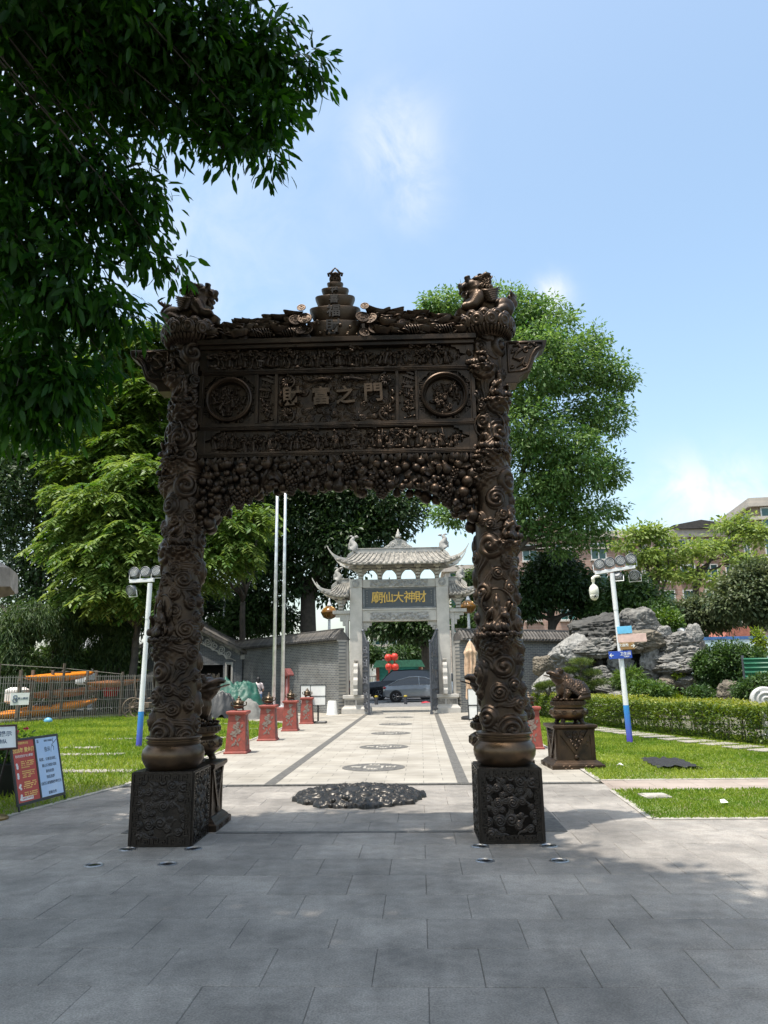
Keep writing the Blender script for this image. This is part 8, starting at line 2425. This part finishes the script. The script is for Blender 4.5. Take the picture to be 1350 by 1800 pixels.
# ------------------------------------------------------------------ trees
M_LEAF_FG = leaf_mat('glossy dark leaf', (0.012, 0.050, 0.008), (0.048, 0.135, 0.018), trans=0.52, rough=0.42, spec=0.28)
M_LEAF_DK = leaf_mat('dark fig leaf', (0.018, 0.046, 0.014), (0.05, 0.092, 0.024), trans=0.26, rough=0.45)
M_LEAF_MD = leaf_mat('mid green leaf', (0.025, 0.06, 0.016), (0.07, 0.125, 0.03), trans=0.3, rough=0.45)
M_LEAF_PIN = leaf_mat('yellow green leaflet', (0.058, 0.128, 0.022), (0.205, 0.275, 0.072), trans=0.40, rough=0.45)
M_LEAF_BIG = leaf_mat('camphor leaf', (0.058, 0.140, 0.036), (0.175, 0.270, 0.078), trans=0.40, rough=0.42)
M_LEAF_KAP = leaf_mat('fresh pale leaf', (0.13, 0.21, 0.045), (0.26, 0.33, 0.09), trans=0.4, rough=0.5)
M_LEAF_GG = leaf_mat('grey green leaf', (0.045, 0.075, 0.03), (0.13, 0.155, 0.065), trans=0.25, rough=0.5)
M_LEAF_BAM = leaf_mat('bamboo leaf', (0.024, 0.062, 0.015), (0.08, 0.125, 0.032), trans=0.3, rough=0.5)

def px_blobs(L):
    """(px, py, Y, radius px, flatten) -> ellipsoids in the world"""
    out = []
    for (px, py, Y, rp, fl) in L:
        c = at(px, py, Y); dist = (CR.transposed() @ (c-Vector((0, 0, 1.6)))).z*-1
        r = rp*dist/1290.0
        out.append((tuple(c), (r, r, r*fl)))
    return out
def tree(name, label, cat, base, fork, r0, blobs, m, group, n_cl, per, cl_r, leaf, seed, kind='broad', per_blob=2, bark=None, **kw):
    t = thing(name, label, cat, (base[0], base[1], 0), 0, group)
    o = Vector((base[0], base[1], 0))
    bl = [((c[0]-o.x, c[1]-o.y, c[2]), s) for c, s in blobs]
    if kind == 'broad': me = crown_mesh('crown', bl, n_cl, per, cl_r, leaf, seed, **kw)
    else: me = pinnate_mesh('crown', bl, n_cl, per, cl_r, leaf, seed, **kw)
    mk('crown', me, m, t)
    mk('trunk', limbs_mesh((0, 0, 0), (fork[0]-o.x, fork[1]-o.y, fork[2]), r0, bl, seed, per_blob), bark or M_BARK, t)
    return t

# the big tree overhead: crown hangs into the top left of the view and shades the forecourt
FG = px_blobs([(60, 60, 5.4, 230, .9), (240, 80, 5.5, 170, .8), (390, 70, 5.7, 120, .8), (470, 120, 5.9, 85, .7), (545, 125, 6.0, 42, .8), (465, 215, 5.9, 55, 1.1), (470, 275, 5.9, 20, 1.6), (370, 190, 5.8, 85, .9), (395, 262, 5.8, 34, 1.0),
               (60, 300, 5.5, 170, .9), (190, 320, 5.7, 80, .8), (255, 380, 5.8, 50, .8), (275, 345, 5.8, 26, .9), (250, 440, 5.8, 45, .9), (310, 478, 5.9, 24, .8), (285, 455, 5.9, 22, .8), (60, 500, 5.7, 150, .9), (170, 540, 5.9, 65, .9), (235, 560, 6.0, 35, .9), (40, 650, 5.8, 110, .9), (120, 690, 6.0, 60, .9), (45, 735, 6.0, 62, .9), (110, 745, 6.1, 32, .9), (190, 640, 6.0, 35, .9), (300, 250, 5.7, 40, .6)])
OFF = [((-3.2, 2.0, 9.6), (2.6, 2.6, 1.5)), ((-2.1, 4.2, 11.2), (1.6, 1.5, 1.2)), ((-4.5, 4.6, 10.6), (2.2, 2.0, 1.4)), ((-1.2, 1.0, 10.0), (1.7, 2.2, 1.2)), ((-6.4, 5.8, 9.4), (1.8, 2.2, 1.5)), ((-2.0, -1.4, 9.8), (2.6, 2.2, 1.4)),
       ((-0.6, 3.0, 10.6), (1.3, 1.3, 0.8)), ((-0.4, 0.2, 9.8), (1.4, 1.6, 0.8)), ((-3.6, 5.6, 12.0), (1.6, 1.2, 1.0)), ((-6.8, 3.0, 8.0), (1.6, 2.4, 1.6)), ((-7.0, 8.2, 8.6), (1.5, 1.8, 1.4))]
fgt = thing('overhanging_tree', 'large dark-leaved tree overhanging the forecourt from the top left', 'tree', (-6.4, 1.2, 0))
o = Vector((-6.4, 1.2, 0))
sh = lambda B: [((c[0]-o.x, c[1]-o.y, c[2]), s) for c, s in B]
mk('crown', crown_mesh('crown', sh(FG), 1750, 13, 0.20, 0.148, 201, down=0.75, wl=0.31, shell=0.5, six=True, flat=0.8, hue=(0.45, 0.34), droop=0.22), M_LEAF_FG, fgt)
mk('upper_crown', crown_mesh('crown', sh(OFF), 2700, 18, 0.42, 0.30, 202, down=0.4, wl=0.42, shell=0.6, flat=0.7), M_LEAF_FG, fgt)
def fg_limbs():
    me1 = limbs_mesh((0, 0, 0), (0.2, -0.4, 6.8), 0.34, sh(OFF), 203, 1, 0.10)
    r = random.Random(5); mb = MB()
    for c, s in sh(FG):
        c = Vector(c)
        st = Vector((0.6+r.uniform(-.8, .8), 0.6+r.uniform(-.8, .8), 8.6+r.uniform(-.5, .5)))
        mid = st.lerp(c, 0.5) + Vector((0, 0, r.uniform(0.4, 1.0)))
        cv = [st*(1-t)**2 + mid*2*t*(1-t) + c*t*t for t in [i/9 for i in range(10)]]
        mb.tube(cv, [0.014*(1-0.7*i/9) for i in range(10)], 6)
        for q in range(6):
            i = r.randint(5, 9); e = cv[i] + Vector((r.uniform(-1, 1)*s[0], r.uniform(-1, 1)*s[1], r.uniform(-1, .4)*s[2]))*0.8
            mb.tube([cv[i], cv[i].lerp(e, .5)+Vector((0, 0, .06)), e], [0.010, 0.006, 0.003], 4)
    bm = bmesh.new(); bm.from_mesh(me1); bm.from_mesh(mb.mesh('twigs', smooth=True)); bm.to_mesh(me1); bm.free()
    return me1
mk('trunk', fg_limbs(), M_BARK, fgt)

LG = 'trees behind the left lawn'
tree('pinnate_tree', 'bright yellow-green feathery-leaved tree behind the wire fence', 'tree', (-14.2, 36.0), (-14.0, 36.2, 4.0), 0.22,
     px_blobs([(190, 880, 35, 58, .6), (250, 838, 35.5, 46, .9), (140, 925, 36, 44, .9), (225, 955, 34.5, 60, .8), (165, 985, 35, 50, .9), (262, 915, 36, 45, .9), (245, 1010, 35, 45, .9), (112, 868, 37, 26, .5), (275, 870, 36, 30, .6), (195, 1040, 34.5, 50, .6), (140, 1050, 35.5, 36, .6), (100, 960, 36.5, 26, .5), (270, 1060, 35, 34, .6), (215, 820, 37, 26, .5)]), M_LEAF_PIN, LG, 2100, 9, 1.05, 0.36, 211, 'pinnate', hue=(0.42, 0.36), per_blob=1, shell=0.75, droop=0.7)
tree('pinnate_tree', 'yellow-green feathery tree seen between the left column and the flagpoles', 'tree', (-10.6, 43.6), (-10.4, 43.0, 6), 0.22,
     px_blobs([(400, 930, 36, 60, .6), (440, 905, 36, 32, .7), (385, 980, 35.5, 50, .6), (360, 920, 36.5, 40, .7), (420, 970, 35.5, 35, .6), (350, 1020, 36, 30, .6), (425, 810, 40, 62, .8), (450, 770, 40, 62, .8), (400, 740, 40, 60, .8)]), M_LEAF_PIN, LG, 1900, 9, 1.15, 0.38, 212, 'pinnate', hue=(0.48, 0.34), shell=0.75, droop=0.7, per_blob=1)
tree('pinnate_tree', 'tall feathery green tree behind the left wing bracket of the bronze gate', 'tree', (-13.5, 43.0), (-13.2, 43, 8), 0.3,
     px_blobs([(250, 610, 42, 60, .7), (265, 700, 42, 70, .6), (190, 740, 42, 60, .5), (250, 780, 42, 70, .5), (180, 660, 42, 50, .6), (300, 640, 43, 50, .7), (150, 820, 42, 60, .5), (270, 840, 42.5, 40, .5)]), leaf_mat('feathery leaf', (0.045, 0.105, 0.018), (0.15, 0.225, 0.045), trans=0.42), LG, 2300, 9, 1.25, 0.42, 213, 'pinnate', hue=(0.5, 0.34), shell=0.75, droop=0.7)
tree('broadleaf_tree', 'dark broad-leaved tree filling the shade at the far left', 'tree', (-24, 44), (-23.5, 44, 6), 0.4,
     px_blobs([(30, 860, 44, 120, .9), (70, 980, 44, 100, .7), (20, 760, 45, 90, .9), (110, 780, 46, 80, .9), (60, 1070, 43, 80, .6), (150, 1080, 44, 70, .6)]), M_LEAF_DK, LG, 1900, 15, 0.8, 0.36, 214, hue=(0.5, 0.3))
tree('broadleaf_tree', 'dark broad-leaved tree behind the outbuilding roof', 'tree', (-15.5, 49), (-15.3, 49, 6), 0.42,
     px_blobs([(210, 1060, 48, 90, .7), (280, 1010, 49, 80, .9), (330, 1040, 49, 70, .8), (190, 960, 49, 80, .9), (330, 930, 50, 80, .9), (400, 1070, 49, 55, .7), (290, 900, 50, 80, .8)]), M_LEAF_DK, LG, 2200, 15, 0.85, 0.38, 215, hue=(0.5, 0.3))
tree('broadleaf_tree', 'tall dark tree whose crown closes the sky above the wire fence', 'tree', (-19, 53), (-19, 53, 7), 0.45,
     px_blobs([(120, 700, 52, 120, .9), (230, 760, 53, 100, .9), (60, 640, 53, 100, .9), (260, 660, 55, 60, .9), (130, 860, 52, 100, .8)]), M_LEAF_MD, LG, 2000, 14, 0.9, 0.40, 216, hue=(0.4, 0.3))
tree('fig_tree', 'big dark spreading fig tree behind the wall left of the stone gate', 'tree', (-6.8, 46), tuple(at(540, 1030, 46)), 0.62,
     px_blobs([(520, 930, 46, 95, .8), (620, 880, 46, 90, .8), (690, 905, 46, 62, .8), (600, 960, 45, 70, .8), (500, 1010, 46, 60, .8), (450, 960, 47, 70, .9), (560, 830, 47, 110, .9), (450, 850, 47, 90, .9), (660, 950, 45, 45, .8), (450, 1060, 47, 55, .7), (720, 880, 46, 38, .8), (580, 1030, 47, 45, .7)]), M_LEAF_DK, None, 3300, 15, 0.8, 0.36, 217, hue=(0.45, 0.3), per_blob=2)
tree('broadleaf_tree', 'small leafy tree low behind the wall, left of the flagpoles', 'tree', (-11, 48), (-11, 48, 2.5), 0.2,
     px_blobs([(440, 1085, 47, 50, .7), (395, 1105, 46, 35, .6), (490, 1090, 48, 40, .6)]), M_LEAF_MD, LG, 700, 13, 0.5, 0.28, 218)
RG = 'trees behind the right wall'
tree('camphor_tree', 'tall sunlit green tree rising behind the right column of the bronze gate', 'tree', tuple(at(862, 1140, 38))[:2], tuple(at(858, 985, 38)), 0.42,
     px_blobs([(a_, b_, c_, d_*0.96, e_) for a_, b_, c_, d_, e_ in [(795, 545, 38, 50, .8), (760, 535, 38, 24, .8), (880, 560, 38, 70, .9), (945, 575, 38, 66, .9), (930, 650, 37, 100, .8), (1010, 640, 37.5, 62, .9), (1070, 660, 38, 50, .8), (1105, 672, 38, 20, .8), (1045, 730, 38, 62, .8), (925, 760, 37, 90, .8), (1000, 810, 37, 80, .8), (1065, 830, 38, 38, .9), (930, 860, 37.5, 60, .8), (1040, 900, 37.5, 45, .9), (985, 900, 38, 32, .8), (1085, 900, 38, 18, 1.0), (1050, 945, 38, 24, .9), (1040, 600, 38, 34, .8), (830, 640, 39, 80, .9), (790, 900, 38, 40, .8), (770, 560, 39, 40, .8), (915, 930, 38, 26, .9), (960, 935, 37.5, 34, .8), (1010, 930, 37.5, 36, .9), (930, 900, 37, 40, .8), (975, 860, 37, 45, .8), (1010, 960, 38, 18, .9), (985, 965, 38, 18, .9)]]), M_LEAF_BIG, None, 4500, 15, 0.46, 0.25, 221, hue=(0.5, 0.34), per_blob=2, shell=0.4)
tree('round_fig_tree', 'dark round-crowned fig tree behind the right brick wall', 'tree', tuple(at(975, 1180, 41))[:2], tuple(at(970, 1090, 41)), 0.3,
     px_blobs([(975, 1020, 41, 60, .8), (930, 1040, 41, 45, .8), (1020, 1040, 41, 45, .8), (975, 1000, 41, 45, .7), (1030, 1075, 41, 28, .6), (925, 1075, 41, 25, .6)]), M_LEAF_DK, RG, 1500, 15, 0.5, 0.25, 222, hue=(0.4, 0.3))
tree('leafy_tree', 'mid green leafy tree right behind the sign pole, above the rockery', 'tree', tuple(at(1110, 1190, 39))[:2], tuple(at(1110, 1110, 39)), 0.22,
     px_blobs([(1100, 1045, 39, 45, .8), (1140, 1060, 39, 35, .8), (1075, 1075, 39, 35, .7), (1150, 1085, 38, 35, .7), (1120, 1090, 38, 35, .6)]), M_LEAF_MD, RG, 1100, 14, 0.42, 0.26, 223, hue=(0.6, 0.3))
tree('grey_green_tree', 'low grey-green tree with dense crown behind the right rockery mass', 'tree', tuple(at(1235, 1190, 42))[:2], tuple(at(1235, 1120, 42)), 0.2,
     px_blobs([(1225, 1080, 42, 45, .7), (1265, 1085, 42, 32, .7), (1195, 1085, 42, 30, .7)]), M_LEAF_GG, RG, 900, 14, 0.42, 0.24, 224)
tree('grey_green_tree', 'taller grey-green tree at the right edge, overhanging the hoarding', 'tree', tuple(at(1325, 1190, 39))[:2], tuple(at(1325, 1110, 39)), 0.25,
     px_blobs([(1320, 1040, 39, 55, .8), (1285, 1060, 39, 35, .8), (1350, 1070, 39, 45, .7), (1330, 1005, 39, 30, .7)]), M_LEAF_GG, RG, 1200, 14, 0.42, 0.26, 225)
def kapok(label, base_px, fork, blobs, seed, n):
    return tree('kapok_tree', label, 'tree', tuple(at(*base_px))[:2], tuple(at(*fork)), 0.34, px_blobs(blobs), M_LEAF_KAP, 'pale green kapok trees', n, 12, 0.75, 0.42, seed, hue=(0.5, 0.3), per_blob=3, flat=0.35, shell=0.7, down=0.1)
kapok('pale fresh-green kapok tree spreading over the brick block at the right edge', (1228, 1180, 62), (1222, 1010, 62), [(1290, 925, 62, 45, .45), (1340, 940, 62, 40, .45), (1260, 960, 62, 45, .35), (1215, 970, 61, 50, .35), (1310, 985, 61, 40, .35), (1200, 1010, 61, 40, .3), (1250, 1020, 60, 35, .3), (1175, 985, 61, 30, .35)], 231, 420)
kapok('thin pale-green kapok tree left of the brick block, above the flood lights', (1150, 1180, 60), (1152, 1050, 60), [(1120, 940, 60, 32, .5), (1150, 935, 60, 28, .5), (1135, 980, 60, 40, .35), (1165, 1010, 60, 28, .35), (1095, 960, 60, 22, .4), (1170, 950, 60, 22, .4)], 232, 250)
tree('street_tree', 'dark street tree beyond the road, seen through the stone gate', 'tree', tuple(at(752, 1180, 66))[:2], tuple(at(748, 1130, 66)), 0.5,
     px_blobs([(700, 1095, 67, 45, .7), (740, 1100, 66, 45, .7), (665, 1105, 68, 30, .6), (720, 1070, 67, 55, .7), (690, 1060, 68, 45, .7), (760, 1080, 66, 40, .7)]), M_LEAF_DK, None, 1400, 13, 0.8, 0.42, 241, hue=(0.5, 0.3))
tree('street_tree', 'bushy green tree across the street behind the kiosk', 'tree', tuple(at(700, 1186, 80))[:2], tuple(at(700, 1165, 80)), 0.3,
     px_blobs([(700, 1148, 80, 20, .7), (725, 1150, 82, 22, .7), (650, 1150, 80, 22, .8), (735, 1130, 84, 30, .7)]), M_LEAF_MD, None, 700, 12, 0.7, 0.4, 242)
tree('small_tree', 'green treetop just right of the stone gate roof', 'tree', tuple(at(828, 1180, 50))[:2], tuple(at(828, 1090, 50)), 0.2,
     px_blobs([(828, 1030, 50, 28, .9), (835, 1075, 50, 28, .8), (815, 1085, 50, 22, .8), (860, 1090, 48, 30, .7)]), M_LEAF_MD, RG, 600, 12, 0.5, 0.3, 243)
# bamboo behind the fence
def bamboo(label, px, py, rx, ry, Y, seed, n):
    c = at(px, py, Y); k = Y/1290
    t = thing('bamboo_clump', label, 'bamboo', (c.x, c.y, 0), 0, 'bamboo behind the wire fence')
    r = random.Random(seed)
    bl = [((r.uniform(-.6, .6)*rx*k, r.uniform(-.3, .3)*rx*k, c.z+r.uniform(-.6, .6)*ry*k), (rx*k*.5, rx*k*.5, ry*k*.45)) for _ in range(7)] + [((0, 0, c.z*0.5), (rx*k*.8, rx*k*.5, c.z*.5))]
    mk('crown', crown_mesh('crown', bl, n, 12, 0.35, 0.30, seed, down=0.9, wl=0.13, flat=0.8, hue=(0.45, 0.3), droop=0.2), M_LEAF_BAM, t)
    s = MB()
    for i in range(12): s.tube([(r.uniform(-.3, .3), r.uniform(-.2, .2), 0), (r.uniform(-.6, .6), r.uniform(-.3, .3), c.z), (r.uniform(-1, 1)*rx*k*.8, r.uniform(-.4, .4), c.z+ry*k*.8)], [0.04, 0.03, 0.008], 5)
    s.build('canes', M_BARK, t, smooth=True)
bamboo('drooping bamboo clump at the far left above the wire fence', 30, 1110, 60, 60, 33.5, 251, 900)
bamboo('paler sunlit bamboo clump over the middle of the wire fence', 110, 1105, 55, 50, 35.5, 252, 800)
bamboo('dark bamboo clump above the fence beside the left light pole', 200, 1120, 50, 45, 37.0, 253, 600)
# ------------------------------------------------------------------ far buildings
M_BRK = brick_mat('salmon brick', (0.43, 0.28, 0.225), (0.39, 0.25, 0.2), (0.46, 0.36, 0.3), bw=0.9, bh=0.3, ms=0.02)
M_BRK2 = brick_mat('tan brick', (0.30, 0.225, 0.165), (0.27, 0.2, 0.15), (0.33, 0.26, 0.21), bw=0.9, bh=0.3, ms=0.02)
M_TRIM = mat('cream trim', (0.44, 0.39, 0.34), rough=0.8, scale=2, var=0.1)
M_WINF = mat('white window frame', (0.6, 0.6, 0.58), rough=0.5)
M_PANE = mat('green tinted pane', (0.05, 0.13, 0.12), rough=0.08, scale=0.4, col2=(0.03, 0.07, 0.08), rand=0.4)
def block(label, x0, y0, w, d, h, rz, m, floors, bays, wz0=3.0, ww=1.5, wh=1.7, roof='flat', dark=False):
    t = thing('apartment_block', label, 'building', (x0, y0, 0), rz, 'brick blocks beyond the trees')
    MB().box(0, w, 0, d, 0, h).build('wall', m, t)
    fh = (h-wz0)/floors
    pane = MB().box(-ww/2, ww/2, -0.03, -0.005, 0, wh).mesh('pane'); pane.materials.append(M_PANE)
    fr = MB()
    for (a, b, z0, z1) in ((-ww/2-.1, -ww/2, 0, wh), (ww/2, ww/2+.1, 0, wh), (-.04, .04, 0.001, wh-.001), (-ww/2-.1, ww/2+.1, -.1, -0.0005), (-ww/2-.1, ww/2+.1, wh+.0005, wh+.1)): fr.box(a, b, -0.10, -0.001, z0, z1)
    frm = fr.mesh('frame'); frm.materials.append(M_WINF)
    sil = MB().box(-ww/2-.2, ww/2+.2, -0.25, -0.001, -0.25, -0.101).mesh('sill'); sil.materials.append(M_TRIM)
    for f in range(floors):
        for b in range(bays):
            x = w*(b+0.5)/bays; z = wz0+fh*f+fh*0.3
            wn_ = mk('window', frm, None, t, (x, 0, z)); mk('pane', pane, None, wn_, (0, 0, 0)); mk('sill', sil, None, wn_, (0, 0, 0))
    nb_ = max(2, int(d/4.5))
    for f in range(floors):
        for b in range(nb_):
            y = d*(b+0.5)/nb_; z = wz0+fh*f+fh*0.3
            wn_ = mk('window', frm, None, t, (0, y, z), (0, 0, -PI/2)); mk('pane', pane, None, wn_, (0, 0, 0)); mk('sill', sil, None, wn_, (0, 0, 0))
    c = MB(); c.box(-0.4, w+0.4, -0.4, d+0.4, h+0.001, h+0.35); c.box(-0.25, w+0.25, -0.25, d+0.25, h-1.2, h-0.9); c.box(-0.3, w+0.3, -0.3, d+0.3, h+0.351, h+0.8)
    c.build('cornice', M_TRIM, t)
    return t
a = at(912, 1180, 82); b1 = block('pink brick block with cream cornice behind the tall sunlit tree', a.x, 82, 15.2, 12, 16.2, 0.0, M_BRK, 4, 4)
MB().prism([(0.6, 17.0), (6.4, 17.0), (3.5, 18.7)], -0.45, 0.0).build('pediment', M_BRK, b1); 
m = MB(); m.tube([(0.4, -0.5, 17.02), (3.5, -0.5, 18.85), (6.6, -0.5, 17.02)], 0.16, 6); m.build('pediment_trim', M_TRIM, b1)
a = at(1166, 1180, 74); b2 = block('salmon brick block with a dark roof shed behind the kapok tree', a.x, 74, 13.5, 14, 14.7, 0.04, M_BRK, 5, 6, 2.0, 1.3, 1.5)
mr = MB(); mr.prism([(2.4, 15.52), (8.0, 15.52), (8.2, 15.9), (5.0, 16.4), (2.2, 15.9)], -0.6, 5); mr.build('roof_shed', mat('dark roof sheet', (0.05, 0.045, 0.042), rough=0.8), b2)
a = at(1358, 1180, 66); b3 = block('taller tan block with pale cornice at the right edge', a.x, 66, 12, 10, 15.9, -0.12, M_BRK2, 5, 4, 2.5)
a = at(788, 1180, 88); block('small cream house with red roof edge right of the stone gate roof', a.x, 88, 5.5, 8, 13.6, 0, mat('cream wall', (0.55, 0.48, 0.42), rough=0.8), 4, 2, 3)
a = at(655, 1180, 92); block('pale grey house across the street left of centre in the gate', a.x, 92, 4.0, 8, 6.2, 0, mat('pale grey wall', (0.5, 0.5, 0.47), rough=0.8), 2, 2, 1.0, 1.2, 1.4)
a = at(712, 1180, 94); block('peach coloured house across the street, behind the street tree', a.x, 94, 4.6, 8, 5.4, 0, mat('peach wall', (0.60, 0.40, 0.27), rough=0.8), 1, 2, 0.8, 1.2, 1.6)
a = at(1270, 1180, 48); sh_ = thing('roof_hut', 'small hut with a red roof glimpsed between the grey-green trees', 'hut', (a.x, 48, 0))
MB().box(0, 2.6, 0, 3, 0, 3.0).build('wall', mat('hut wall', (0.35, 0.2, 0.16), rough=0.8), sh_); MB().prism([(-0.3, 3.001), (2.9, 3.001), (1.9, 4.3), (0.7, 4.3)], -0.3, 3.3).build('roof', mat('red roof', (0.34, 0.12, 0.08), rough=0.8), sh_); MB().box(1.0, 1.9, -0.03, -0.001, 1.2, 2.4).build('window', M_PANE, sh_)
